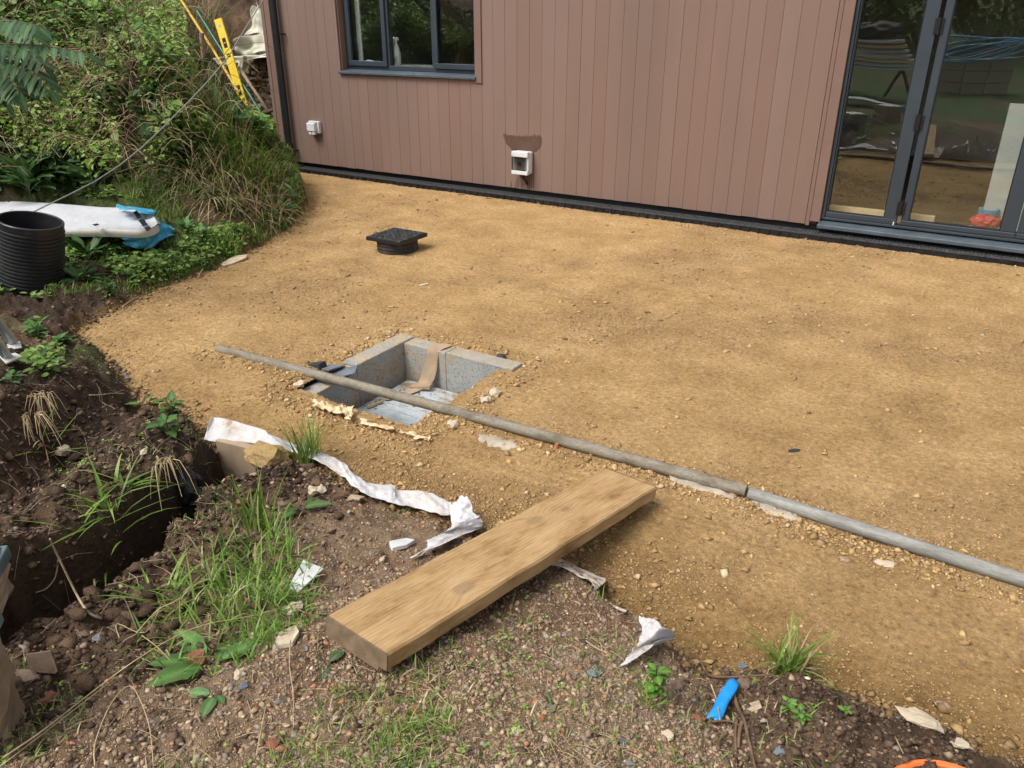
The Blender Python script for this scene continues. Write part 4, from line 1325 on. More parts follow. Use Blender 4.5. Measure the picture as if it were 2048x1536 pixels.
tag(recenter(o), 'small terracotta peg upright in the sand beside the brown pipe', 'peg')

# ------------------------------------------------------------------ the plank
na, nb_, fa, fb2 = G(645, 1233, .285), G(782, 1307, .285), G(1212, 934, .095), G(1311, 974, .095)
mid_n, mid_f = (na + nb_) / 2, (fa + fb2) / 2
ux = (mid_f - mid_n); Lp = np.linalg.norm(ux); ux = ux / Lp
uy = (na - nb_); uy = uy - ux * (uy @ ux); Wp = np.linalg.norm(uy) * .5 + np.linalg.norm((fa - fb2) - ux * ((fa - fb2) @ ux)) * .5; uy = uy / np.linalg.norm(uy)
uz = np.cross(ux, uy)
plank = thing('plank', 'thick weathered timber plank bridging from the gravel heap to the sand', 'plank', mid_n)
plank.rotation_euler = Matrix((ux, uy, uz)).transposed().to_euler()
TH = .06
hw = Wp / 2
out = [(hw - .004, 0), (hw, -.006), (hw, -TH + .005), (hw - .005, -TH), (-hw + .03, -TH), (-hw + .026, -TH + .012), (-hw, -TH + .014), (-hw, -.006), (-hw + .005, 0)]
mb = MB()
n = 26
rows = []
for i in range(n + 1):
    x = .004 + (Lp - .008) * i / n
    rows.append([(x, yv + (.0015 * math.sin(i * 1.3 + yv * 40)), zv + .001 * math.sin(i * .9)) for yv, zv in out])
vs = [p for r_ in rows for p in r_]
m_ = len(out)
fs = [(i * m_ + j, i * m_ + (j + 1) % m_, (i + 1) * m_ + (j + 1) % m_, (i + 1) * m_ + j) for i in range(n) for j in range(m_)]
mb.add(vs, fs)
mb.build('board', M['plank'], plank)
def endcap(x0, x1):
    return MB().prism([(x0, y, z) for y, z in out], (x1 - x0, 0, 0))
endcap(-.0005, .0039).build('end_face', M['endgrain'], plank)
endcap(Lp - .0039, Lp + .0005).build('end_face', M['endgrain'], plank)

# ------------------------------------------------------------------ white membrane strip
def ribbon(pairs, name, m, label, cat, sub=4, nv=7, wr=.012, seed=1, solid=.0016, jag=.0016):
    """pairs: (upper px, upper z-lift, lower px, lower z-lift) on the ground"""
    U = [ground(*p[0], lift=p[1]) if p[1] is not None else G(*p[0], p[4]) for p in pairs]
    Lw = [ground(*p[2], lift=p[3]) if p[3] is not None else G(*p[2], p[5]) for p in pairs]

    def cr(P, t):
        i = int(min(math.floor(t), len(P) - 2)); f = t - i
        p0, p1, p2, p3 = P[max(i - 1, 0)], P[i], P[i + 1], P[min(i + 2, len(P) - 1)]
        return .5 * ((2 * p1) + (-p0 + p2) * f + (2 * p0 - 5 * p1 + 4 * p2 - p3) * f * f + (-p0 + 3 * p1 - 3 * p2 + p3) * f ** 3)
    rows = []
    N = (len(pairs) - 1) * sub
    rg = np.random.default_rng(seed)
    ph = rg.uniform(0, 6, 6)
    for i in range(N + 1):
        t = i / sub
        a, b2 = cr(U, t), cr(Lw, t)
        row = []
        for j in range(nv):
            f = j / (nv - 1)
            p = a * (1 - f) + b2 * f
            env = math.sin(math.pi * f) * .8 + .25
            z = wr * env * (math.sin(t * 4.1 + f * 5 + ph[0]) + .6 * math.sin(t * 9.3 - f * 7 + ph[1]) + .5 * math.sin(f * 11 + t * 2 + ph[2]))
            jj = rg.normal(0, jag, 3) * (1.6 if j in (0, nv - 1) else .5)
            row.append(p + np.array([.3 * z + jj[0], -.3 * z + jj[1], abs(z) * .9 + .004 + abs(jj[2])]))
        rows.append(row)
    o = MB().grid(rows).build(name, m, None, smooth=True, solid=solid, sub=1)
    return tag(recenter(o), label, cat)


Z5 = lambda a, b2: (400 + a * .3418, 640 + b2 * .3418)
prs = [(Z5(62, 592), None, Z5(22, 712), None, .115, .045), (Z5(100, 575), None, Z5(95, 724), None, .115, .045), (Z5(240, 612), None, Z5(230, 722), None, .11, .055), (Z5(372, 650), None, Z5(370, 740), None, .10, .06),
       (Z5(430, 690), None, Z5(440, 752), None, .085, .06), (Z5(600, 750), .02, Z5(590, 800), .03), (Z5(720, 790), .025, Z5(690, 838), .03), (Z5(830, 838), .02, Z5(800, 905), .02), (Z5(880, 885), .02, Z5(860, 955), .02),
       (Z5(940, 940), .03, Z5(925, 1005), .02), (Z5(1020, 972), .03, Z5(1010, 1052), .02), (Z5(1130, 975), .04, Z5(1120, 1085), .02), (Z5(1165, 1012), .02, Z5(1170, 1098), .02), (Z5(1290, 1008), .03, Z5(1290, 1120), .02),
       (Z5(1400, 1048), .03, Z5(1390, 1148), .02), (Z5(1470, 1085), .03, Z5(1470, 1165), .02)]
ribbon(prs, 'membrane_strip', M['fleece'], 'white fleece membrane strip trailing along the sand edge from trench to plank', 'membrane', sub=5, wr=.010, seed=4)
prs2 = [(Z5(1560, 1050), .08, Z5(1470, 1090), .05), (Z5(1590, 1090), .07, Z5(1460, 1140), .05), (Z5(1600, 1140), .06, Z5(1475, 1200), .04), (Z5(1640, 1170), .05, Z5(1465, 1240), .03),
        (Z5(1660, 1215), .03, Z5(1400, 1265), .03), (Z5(1640, 1235), .03, Z5(1330, 1310), .02), (Z5(1500, 1290), .02, Z5(1330, 1350), .015), (Z5(1300, 1390), .015, Z5(1225, 1415), .012)]
ribbon(prs2, 'membrane_scrap', M['fleece'], 'crumpled white fleece bunched against the left edge of the plank', 'membrane', sub=5, nv=10, wr=.016, seed=8)
Z8 = lambda a, b2: (600 + a * .3418, 1060 + b2 * .3418)
prs3 = [(Z8(1480, 165), .012, Z8(1420, 215), .012), (Z8(1560, 195), .01, Z8(1530, 235), .01), (Z8(1660, 245), .012, Z8(1630, 285), .01), (Z8(1740, 280), .014, Z8(1710, 330), .01), (Z8(1800, 310), .014, Z8(1720, 375), .01)]
ribbon(prs3, 'membrane_scrap', M['dirtyfleece'], 'muddy white fleece poking out from under the right side of the plank', 'membrane', wr=.004, seed=2)
Z9 = lambda a, b2: (1300 + a * .3652, 1060 + b2 * .3652)
prs4 = [((1275, 1240), .03, (1286, 1240), .035), ((1283, 1262), .025, (1306, 1243), .06), ((1277, 1290), .015, (1330, 1262), .07), ((1262, 1310), .012, (1352, 1280), .065), ((1248, 1328), .01, (1318, 1290), .04), ((1236, 1340), .01, (1280, 1318), .015)]
ribbon(prs4, 'membrane_scrap', M['fleece'], 'torn white fleece scrap standing up on the gravel right of the plank', 'membrane', sub=6, nv=8, wr=.008, seed=6)
prs5 = [(Z8(1830, 452), .01, Z8(1840, 470), .008), (Z8(1870, 462), .012, Z8(1865, 492), .008), (Z8(1915, 480), .01, Z8(1905, 495), .008)]
ribbon(prs5, 'membrane_scrap', M['dirtyfleece'], 'tiny muddy fleece flake between the plank and the standing white scrap', 'membrane', wr=.004, seed=3)

# foam rim along the near edge of the pit
Zf = lambda a, b2: Z5(a, b2)
prs6 = [(Z5(640, 470), .01, Z5(660, 500), .008), (Z5(720, 500), .014, Z5(740, 545), .01), (Z5(830, 520), .014, Z5(820, 575), .01), (Z5(900, 560), .012, Z5(890, 600), .01)]
ribbon(prs6, 'foam_rim', M['foam'], 'lumpy cream foam along the near left rim of the pit', 'foam', wr=.018, seed=13, jag=.010, sub=8)
prs7 = [(Z5(930, 600), .01, Z5(950, 625), .006), (Z5(1060, 625), .012, Z5(1070, 655), .006), (Z5(1150, 655), .012, Z5(1180, 675), .006), (Z5(1250, 685), .008, Z5(1270, 700), .006), (Z5(1350, 705), .006, Z5(1340, 718), .005)]
ribbon(prs7, 'foam_rim', M['foam'], 'thin cream foam sliver on the sand at the near corner of the pit', 'foam', wr=.010, seed=14, jag=.007, sub=8)

# slab and ochre stone under the fleece
a, b2 = G(430, 880, .065), G(560, 912, .06)
dn = np.array([0, 0, -1.0])
dv = (b2 - a); dv[2] = 0; dv /= np.linalg.norm(dv); nrm = np.array([dv[1], -dv[0], 0])
o = MB().hexa([a + dn * .34, b2 + dn * .34, b2 + dn * .34 - nrm * .035, a + dn * .34 - nrm * .035], [a, b2, b2 - nrm * .035, a - nrm * .035]).build('edging_slab', M['slab'], bevel=.004)
tag(recenter(o), 'brown stained edging slab on edge under the white fleece at the trench', 'slab')


def rock_mesh(seed, flat=.7, ang=True, n=1):
    rg = np.random.default_rng(seed)
    import bmesh
    bm = bmesh.new()
    bmesh.ops.create_icosphere(bm, subdivisions=n, radius=1)
    for v in bm.verts:
        s = 1 + rg.uniform(-.34, .24)
        v.co = Vector((v.co.x * s, v.co.y * s, v.co.z * s * flat))
    me = bpy.data.meshes.new('stone')
    bm.to_mesh(me); bm.free()
    return me


ROCK_TEX = bpy.data.textures.new('rock_relief', 'CLOUDS'); ROCK_TEX.noise_scale = .45; ROCK_TEX.noise_depth = 4


def rock(name, m, label, cat, px, py, wpx, hpx, seed, flat=.6, rz=None, sink=.25, group=None, sub=True, lift=0):
    p = ground(px, py)
    dist = (p - C0) @ fw
    w = wpx / F * dist / 2
    d_ = max(hpx / F * dist / 2 * 1.25, w * .45)
    me = rock_mesh(seed, 1.0, n=2 if wpx > 18 else 1)
    me.materials.append(m)
    o = bpy.data.objects.new(name, me)
    COL.objects.link(o)
    o.scale = (w, d_, min(w, d_) * flat)
    if wpx > 40: md = o.modifiers.new('sub', 'SUBSURF'); md.levels = md.render_levels = 2; md.subdivision_type = 'SIMPLE'; dp_ = o.modifiers.new('rough', 'DISPLACE'); dp_.texture = ROCK_TEX; dp_.strength = .22; dp_.texture_coords = 'LOCAL'
    o.rotation_euler = (random.uniform(-.2, .2), random.uniform(-.2, .2), (YAW if rz is None else YAW + rz))
    o.location = (p[0], p[1], p[2] + min(w, d_) * flat * (1 - 2 * sink) * .6 + lift)
    return tag(o, label, cat, group)


rock('stone', M['ochre'], 'large ochre sandy stone resting against the edging slab under the fleece', 'stone', 536, 922, 84, 60, 21, .6, -.35, .3, lift=.01)

# ------------------------------------------------------------------ individual stones and fragments named in the picture
RK = [
    ('stone', 'slab', 'long flat grey-brown stone just below the white fleece', 708, 998, 48, 20, 1, .5, -.3),
    ('stone', 'creamstone', 'left of two pale lumps below the grass tuft at the fleece', 626, 984, 22, 18, 2, .8, 0),
    ('stone', 'creamstone', 'right of two pale lumps below the grass tuft at the fleece', 643, 983, 22, 20, 3, .8, 0),
    ('brick_fragment', 'brick', 'orange-red brick fragment on the dark near lip of the trench', 483, 1008, 20, 14, 4, .7, .3),
    ('stone', 'rust', 'rusty brown stone right of the red fragment on the trench lip', 567, 1010, 24, 15, 5, .7, 0),
    ('stone', 'creamstone', 'cream stone lying at the right edge of the grass below the white tile', 588, 1222, 42, 38, 6, .5, .2),
    ('brick_fragment', 'brick', 'orange-brown brick chunk at the foot of the broad dock leaves', 391, 1323, 46, 28, 7, .8, .2),
    ('stone', 'creamstone', 'grey round stone beside the upper dock leaf', 508, 1274, 24, 18, 8, .8, 0),
    ('stone', 'creamstone', 'pale grey cobble to the right of the big dock leaf', 480, 1353, 24, 20, 9, .8, 0),
    ('brick_fragment', 'brick', 'flat red-brown brick piece beside the torn paper pack at bottom left', 98, 1400, 42, 30, 10, .4, .5),
    ('stone', 'rust', 'brown rusty pebble by the root above the bottom left paper pack', 168, 1270, 26, 14, 11, .6, 0),
    ('slate_chip', 'slate', 'blue-grey slate chip left of the foreground grass', 199, 1277, 28, 18, 12, .3, .4),
    ('stone', 'creamstone', 'long pale stone at the right edge of the sand bottom right', 1838, 1443, 82, 34, 13, .5, -.45),
    ('stone', 'creamstone', 'pale wedge stone nearest the orange bucket', 1916, 1490, 54, 26, 14, .45, -.6),
    ('stone', 'ochre', 'orange stone on the crest of the dark spoil beside the trench', 333, 815, 36, 20, 15, .7, -.3),
    ('stone', 'creamstone', 'cream upright stone on the dark spoil mound', 290, 905, 16, 22, 16, .9, 0),
    ('stone', 'creamstone', 'pale lump at the left end of the dark spoil mound', 125, 905, 30, 24, 17, .7, 0),
    ('stone', 'creamstone', 'small white stone near the bottom of the spoil mound', 130, 975, 12, 12, 18, .8, 0),
    ('slate_chip', 'slate', 'lilac slate chip lying on the upper dark spoil by the sand', 250, 757, 24, 8, 19, .4, -.1),
    ('slate_chip', 'slate', 'small pale slate chip on the crest of the upper spoil', 226, 736, 16, 8, 20, .4, .2),
    ('stone', 'darkslate', 'dark grey stone on the far right corner of the pit', 1002, 718, 20, 15, 21, .8, 0),
    ('stone', 'creamstone', 'cream stone at the right rim of the pit', 990, 790, 24, 20, 22, .8, 0),
    ('stone', 'creamstone', 'pale stone halfway down the right rim of the pit', 972, 804, 24, 18, 23, .8, 0),
    ('stone', 'creamstone', 'pale stone at the far right rim of the pit below the dark stone', 1024, 739, 16, 13, 24, .8, 0),
    ('stone', 'creamstone', 'white stone outside the left rim of the pit', 600, 772, 26, 16, 25, .7, 0),
    ('brick_fragment', 'brick', 'pink brick bit outside the left rim of the pit', 580, 779, 16, 10, 26, .7, 0),
    ('stone', 'creamstone', 'white stone at the near right corner of the pit under the pipe', 905, 852, 22, 20, 27, .8, 0),
    ('stone', 'slate', 'grey stone on the gravel heap near the small blue chips', 1187, 1351, 28, 22, 28, .8, 0),
    ('stone', 'creamstone', 'white broken pebble in the foreground gravel below the plank', 1033, 1466, 26, 14, 29, .7, .1),
    ('stone', 'ochre', 'ochre pebble in the middle of the foreground gravel', 764, 1428, 28, 18, 30, .8, 0),
    ('brick_fragment', 'brick', 'dark orange brick pebble below the ochre pebble in the gravel', 830, 1426, 26, 16, 31, .8, 0),
    ('brick_fragment', 'brick', 'red-brown angular fragment left of the foreground moss', 547, 1494, 28, 26, 32, .8, .4),
    ('stone', 'creamstone', 'cream chip upright at the foot of the straw stem', 669, 1439, 16, 16, 33, .8, 0),
    ('stone', 'creamstone', 'pale yellow chip at the right of the white broken pebble', 1092, 1480, 16, 22, 34, .7, 0),
    ('stone', 'creamstone', 'lumpy cream stone left of the blue pipe piece', 1335, 1475, 28, 22, 35, .8, 0),
    ('stone', 'rust', 'brown stone tucked beneath the blue pipe piece', 1486, 1373, 32, 28, 36, .9, 0),
    ('brick_fragment', 'brick', 'terracotta piece left of the lower end of the blue pipe', 1396, 1441, 32, 20, 37, .8, 0),
    ('slate_chip', 'slate', 'blue slate chip in the dark soil between the roots bottom right', 1558, 1505, 24, 18, 38, .5, 0),
    ('stone', 'rust', 'brown knob of stone on the mound beside the small round-leaved plant', 1352, 1374, 30, 22, 39, .8, 0),
    ('slate_chip', 'slate', 'grey slate chip in the crumbs behind the blue pipe', 1484, 1337, 22, 14, 40, .5, 0),
    ('stone', 'slab', 'pale stone flush in the sand below the pale pipe', 1687, 1121, 22, 14, 41, .4, 0),
    ('stone', 'creamstone', 'flat pale chip in the sand near the pale pipe', 1770, 1128, 40, 12, 42, .3, -.3),
    ('stone', 'slab', 'grey stone partly buried at the right of the sandy edge bottom right', 1885, 1425 - 15, 30, 16, 43, .4, 0),
    ('slate_chip', 'darkslate', 'dark flake lying alone on the sand above the pipe joint', 1588, 901, 30, 8, 44, .3, .25),
    ('stone', 'creamstone', 'pale chip lying on the sand above the pit', 848, 570, 22, 6, 45, .4, .5),
    ('brick_fragment', 'brick', 'pink brick bit against the channel drain below the switch box', 922, 390, 18, 8, 46, .6, 0),
    ('brick_fragment', 'brick', 'red brick bit further right against the channel drain', 978, 397, 16, 8, 47, .6, 0),
    ('stone', 'creamstone', 'white pebble at the drain left of the pink brick bit', 840, 374, 9, 8, 48, .8, 0),
    ('stone', 'slab', 'brown stone at the left foot of the corrugated pipe', 8, 560, 40, 44, 49, .8, 0),
]
for i, (nm, mm, lab, px, py, w, h_, sd, fl_, rz) in enumerate(RK):
    rock(nm, M[mm], lab, 'stone' if nm == 'stone' else ('brick' if nm.startswith('brick') else 'slate'), px, py, w, h_, 100 + sd, fl_, rz)


def flat_piece(name, m, pts, thick, label, cat, lift=.012):
    P = [ground(px, py, lift + l) for px, py, l in pts]
    n_ = np.cross(P[1] - P[0], P[2] - P[0]); n_ /= np.linalg.norm(n_)
    if n_[2] < 0: n_ = -n_
    o = MB().prism(P, -n_ * thick).build(name, m, bevel=.0012, segs=1)
    return tag(recenter(o), label, cat)


flat_piece('tile', M['tile'], [(607, 1121, .03), (648, 1137, .02), (597, 1184, .0), (576, 1177, .0)], .007, 'pale grey broken ceramic tile leaning in the grass left of the plank', 'tile')
flat_piece('tile_fragment', M['tile'], [(779, 1082, .008), (812, 1077, .012), (830, 1080, .008), (815, 1090, .005), (785, 1098, .004)], .014, 'cream broken tile shard above the left side of the plank', 'tile')
flat_piece('stone_flake', M['creamstone'], [(560, 1262, .0), (592, 1250, .01), (598, 1262, .01), (585, 1285, .0), (545, 1296, .0)], .012, 'cream flat stone flake beside the upper dock leaf', 'stone')
flat_piece('crust_piece', M['rust'], [(52, 1312, .03), (103, 1308, .05), (117, 1345, .03), (112, 1352, .02), (60, 1345, .0)], .012, 'large leathery brown crust piece propped beside the bottom left paper pack', 'crust')
flat_piece('crust_piece', M['rust'], [(32, 1338, .01), (60, 1342, .02), (74, 1358, .01), (50, 1370, .0), (30, 1362, .0)], .012, 'smaller brown crust piece in front of the larger leathery one', 'crust')
flat_piece('bark_strip', M['bark'], [(441, 527, .0), (468, 512, .01), (495, 509, .012), (492, 515, .008), (462, 528, .0), (448, 531, .0)], .012, 'pale strip of bark lying at the left edge of the sand', 'bark')
flat_piece('wood_chip', M['bark'], [(1483, 1412, .006), (1518, 1400, .008), (1521, 1408, .008), (1488, 1422, .004)], .010, 'pale wood chip lying beside the roots right of the blue pipe', 'wood chip')

# blue pipe piece: split half shell
a, b2 = ground(1425, 1442, .012), ground(1467, 1366, .02)
d = (b2 - a); L_ = np.linalg.norm(d); d /= L_
s_ = np.cross(d, [0, 0, 1.0]); s_ /= np.linalg.norm(s_)
n_ = np.cross(s_, d)
rows = []
for i in range(13):
    f = i / 12
    rw = []
    for j in range(13):
        an = R(0) + R(180) * j / 12
        rr2 = .0150 * (1 - .1 * f) * (1 + .12 * math.sin(f * 9 + j * .8))
        ext = .006 * math.sin(j * 1.2) if i == 0 else 0
        rw.append(a + d * (f * L_ + ext) + s_ * rr2 * math.cos(an) + n_ * rr2 * .55 * math.sin(an))
    rows.append(rw)
o = MB().grid(rows).build('pipe_offcut', M['bluepipe'], None, smooth=True, solid=.003)
tag(recenter(o), 'bright blue plastic pipe offcut lying in the dark soil among roots', 'pipe')

# orange bucket, bottom right
bp = G(1932, 1530, .165)
bk_ = thing('bucket', 'orange plastic bucket whose rim shows at the bottom right edge', 'bucket', (bp[0], bp[1] - .14, hz(bp[0], bp[1] - .14) - .01))
zt_ = .165 - hz(bp[0], bp[1] - .14)
MB().lathe([(0, 0), (.10, 0), (.135, zt_ - .02), (.130, zt_ - .02), (.096, .006), (0, .006)], 48).build('bucket_body', M['orange'], bk_, smooth=True, angle=40)
MB().lathe([(.130, zt_ - .022), (.145, zt_ - .022), (.147, zt_ - .006), (.142, zt_), (.134, zt_), (.130, zt_ - .004)], 48, closed=True).build('rim', M['orange'], bk_, smooth=True, angle=40)

# ------------------------------------------------------------------ corrugated twin-wall pipe
pb = ground(64, 588)
cpx = pb[:2]
Rp = 62 / F * ((pb - C0) @ fw)
ptop = None
d = ray(60, 465)
tt = np.hypot(*pb[:2]) / np.hypot(d[0], d[1])
ztop_ = CAMH + d[2] * tt
base = pb[2] - .06
vdir = np.array([pb[0], pb[1], 0]) / np.hypot(pb[0], pb[1])
pc_ = pb + vdir * Rp * .9
d = ray(62, 434)
ztop_ = CAMH + d[2] * (np.hypot(*pc_[:2]) / np.hypot(d[0], d[1])) - .012
cp = thing('corrugated_pipe', 'black corrugated drainage pipe standing on end at the left edge', 'pipe', (pc_[0], pc_[1], base))
H_ = ztop_ - base
tb = pc_ * 1.0; tb[2] = base
d = ray(61, 440); tp = C0 + d * (((tb - C0) @ np.array([fw[0], fw[1], 0])) / (d @ np.array([fw[0], fw[1], 0])))
db_ = ray(64, 590); tb = C0 + db_ * (((tb - C0) @ np.array([fw[0], fw[1], 0])) / (db_ @ np.array([fw[0], fw[1], 0])))
axv = tp - tb; H_ = np.linalg.norm(axv); axv /= H_
cp.location = tb
Rp = 60.5 / F * ((tp - C0) @ fw)
cp.rotation_euler = Vector(axv).to_track_quat('Z', 'Y').to_euler()
prof = [(Rp - .022, 0.02), (Rp - .008, 0)]
nr = 19
z = .004
stp = (H_ - .045) / nr
for i in range(nr):
    prof += [(Rp - .008, z), (Rp, z + stp * .18), (Rp, z + stp * .6), (Rp - .008, z + stp * .78), (Rp - .008, z + stp)]
    z += stp
prof += [(Rp - .004, z + .001), (Rp - .003, H_ - .004), (Rp - .006, H_), (Rp - .016, H_), (Rp - .018, H_ - .004), (Rp - .02, .02)]
mb = MB().lathe(prof, 72)
mb.build('pipe_wall', mat('ribbed_black', [(.3, (.012, .012, .014)), (.6, (.02, .02, .022)), (.8, (.05, .042, .034))], .36, 6, bump=.1, spec=.5), cp, smooth=True, angle=25)

# ------------------------------------------------------------------ white wrapped sheet stack with blue film
hgt = .10


def SH(px, py, z):
    return G(px, py, z)


zb = .24
top_b = [(-420, 425), (-150, 405), (0, 400), (130, 408), (215, 416), (262, 414), (298, 428)]
top_f = [(-420, 490), (-150, 470), (0, 462), (150, 457), (240, 458), (290, 462), (318, 448)]
rows = []
for i in range(len(top_b)):
    r_ = []
    A_, B_ = SH(*top_b[i], zb + .10), SH(*top_f[i], zb + .09)
    for j in range(6):
        f = j / 5
        p = A_ * (1 - f) + B_ * f
        p = p + np.array([0, 0, .022 * math.sin(2.1 * i + 3 * f) * math.sin(math.pi * f) + .006 * math.sin(7 * f + i * 3)])
        r_.append(p)
    rows.append(r_)
sht = thing('sheet_pack', 'long flat pack wrapped in white plastic sheet on the ground behind the corrugated pipe', 'wrapped pack', tuple(SH(150, 440, zb)))
rel(MB().grid(rows).build('top_sheet', M['sheet'], sht, smooth=True, sub=2))
rows = []
for i in range(len(top_f)):
    B_ = SH(*top_f[i], zb + .09)
    outd = np.array([.55, -.8, 0])
    low = B_ + np.array([0, 0, -.055])
    rows.append([B_ - np.array([0, 0, .0]), B_ * .75 + low * .25 + outd * .012, B_ * .4 + low * .6 + outd * (.006 + .01 * (i % 2)), low])
rel(MB().grid(rows).build('side_sheet', M['sheetside'], sht, smooth=True, sub=2))
E0, E1 = SH(298, 428, zb + .10), SH(318, 448, zb + .09)
rows = [[SH(262, 414, zb + .104), SH(288, 423, zb + .106), SH(312, 446, zb + .096)], [SH(268, 411, zb + .13), SH(300, 425, zb + .11), SH(320, 448, zb + .10)], [SH(300, 430, zb + .04), SH(318, 436, zb + .04), SH(322, 452, zb + .03)]]
rel(MB().grid(rows).build('end_fold', M['sheet'], sht, smooth=True, sub=2, solid=.004))
# black printed band near the folded end, dark hole
for k_, (p0, p1, p2, p3) in enumerate((((266, 424), (274, 421), (284, 436), (275, 438)), ((276, 440), (287, 437), (296, 450), (286, 453)), ((288, 455), (298, 452), (303, 458), (294, 463)), ((184, 449), (195, 447), (199, 450), (190, 452)))):
    rel(MB().prism([SH(*q, zb + .128) for q in (p0, p1, p2, p3)], (0, 0, .001)).build('black_print', M['membrane'], sht))
# blue film
def film(pts_b, pts_f, zb_, zf_, name, label, seed, m=M['bluenet']):
    rows = []
    ph = seed
    for i in range(len(pts_b)):
        A_, B_ = SH(*pts_b[i], zb_[i]), SH(*pts_f[i], zf_[i])
        rows.append([A_ * (1 - j / 6) + B_ * j / 6 + np.array([.022 * math.sin(ph + i * 2.2 + j * 1.9), .02 * math.cos(ph * 2 + i + 2 * j), .026 * math.sin(ph + 3 * i + 2.6 * j)]) + rng.normal(0, .012, 3) for j in range(7)])
    o = MB().grid(rows).build(name, m, None, smooth=True, solid=.002, sub=2)
    return tag(recenter(o), label, 'plastic film')


film([(230, 412), (262, 411), (290, 415), (308, 420)], [(240, 418), (265, 419), (290, 424), (314, 430)], [.37, .38, .38, .36], [.41, .42, .4, .36], 'blue_film', 'strip of blue plastic film along the back of the white pack', 1.2)
film([(244, 474), (285, 468), (312, 436), (332, 440), (350, 458)], [(250, 488), (278, 506), (300, 498), (325, 480), (345, 470)], [.28, .30, .32, .26, .2], [.2, .15, .16, .18, .18], 'blue_film', 'crumpled blue plastic film hanging from the right end of the white pack', 2.7)

# ------------------------------------------------------------------ cable strung across the bank
cpts = [(540, -22), (526, 0), (490, 58), (455, 116), (418, 160), (379, 202), (328, 253), (284, 295), (239, 331), (190, 363), (137, 390), (95, 410), (58, 428)]
cfar = np.linalg.norm(pc_ - C0 + np.array([0, 0, .3])) + .45
fq = np.linspace(0, 1, len(cpts))
ds = 8.4 * (1 - fq) + cfar * fq - 1.2 * np.sin(math.pi * fq)
cpt = [DP(*p, dd) for p, dd in zip(cpts, ds)]
cpt += [DP(45, 446, cfar - .02), DP(36, 470, cfar - .03)]
o = MB().tube(cpt, .0045, 8).build('cable', M['cable'], smooth=True)
tag(recenter(o), 'thin grey cable strung diagonally across the overgrown bank', 'cable')

# ------------------------------------------------------------------ trestle feet at the left edge
tr = thing('trestle', 'grey metal trestle whose two feet stand on the spoil at the left edge', 'trestle', tuple(ground(30, 700)))
for (pa, pb_, pl_) in (((27, 690), (-60, 560), ((8, 688), (40, 682), (44, 694), (14, 700))), ((16, 716), (-75, 590), ((-2, 712), (30, 705), (44, 712), (12, 726)))):
    a = ground(*pa, .01)
    b_ = DP(*pb_, np.linalg.norm(a - C0) - .35)
    rel(MB().tube([a, b_], .02, 14).build('leg', M['metal'], tr, smooth=True, angle=40))
    P = [G(*q, a[2] + .004) for q in pl_]
    rel(MB().prism(P, (0, 0, -.008)).build('foot_plate', M['plate'], tr, bevel=.002))
# ------------------------------------------------------------------ paper wrapped packs bottom left
def pack(label, corner_px, z_top, z_bot, wpx, torn, seed, cap):
    p = G(*corner_px, z_top)
    zg = z_bot
    rg = np.random.default_rng(seed)
    t_ = thing('paper_pack', label, 'pack', (p[0] - .1, p[1], zg))
    rv = np.array([math.cos(YAW + .25), math.sin(YAW + .25), 0]); fv = np.array([-rv[1], rv[0], 0])
    n_ = 9
    rows = []
    for i in range(n_):
        z = zg + (z_top - .012 - zg) * i / (n_ - 1)
        rw = []
        for (u, v) in ((-.3, -.12), (-.15, -.13), (-.02, -.12), (0, -.09), (.0, 0), (-.01, .09), (-.03, .12), (-.15, .13), (-.3, .12)):
            jit = rg.uniform(-1, 1, 2) * torn
            rw.append(p + rv * (u + jit[0]) + fv * (v + jit[1]) + np.array([0, 0, z - z_top]))
        rows.append(rw)
    rel(MB().grid(rows).build('wrapper', M['paper'], t_, smooth=False, sub=0, solid=.002))
    rel(MB().hexa([p + rv * -.3 + fv * -.11 + np.array([0, 0, -.04]), p + fv * -.115 + np.array([0, 0, -.04]) + rv * .006, p + fv * .115 + rv * .006 + np.array([0, 0, -.04]), p + rv * -.3 + fv * .11 + np.array([0, 0, -.04])],
                  [p + rv * -.3 + fv * -.11, p + fv * -.115 + rv * .004, p + fv * .115 + rv * .004, p + rv * -.3 + fv * .11]).build('edge_cap', M[cap], t_, bevel=.006))
    rows = []
    for i in range(7):
        rows.append([p + rv * (-.3 + .292 * j / 6 + rg.uniform(-.008, .008)) + fv * (-.10 + .2 * i / 6 + rg.uniform(-.006, .006)) + np.array([0, 0, .004 + rg.uniform(0, .008)]) for j in range(7)])
    rel(MB().grid(rows).build('torn_flap', M['palepaper'], t_, solid=.002))
    return t_


pk = G(47, 1128, .33)
pack('torn paper pack with a blue edge overhanging the trench at the left edge', (-14, 1140), .33, .2, 0, .014, 5, 'bluegrey')
pack('torn brown paper pack with a grey cap standing at the bottom left corner', (-40, 1285), .46, .10, 0, .016, 8, 'bluegrey')

# black plastic in the trench
c_ = ground(372, 978, .0)
crumple('black_plastic', M['blackbag'], 'black plastic sheet crumpled in the trench below the edging slab', 'plastic sheet', (c_[0], c_[1], c_[2] - .10), .085, .05, .15, 31, n=26)

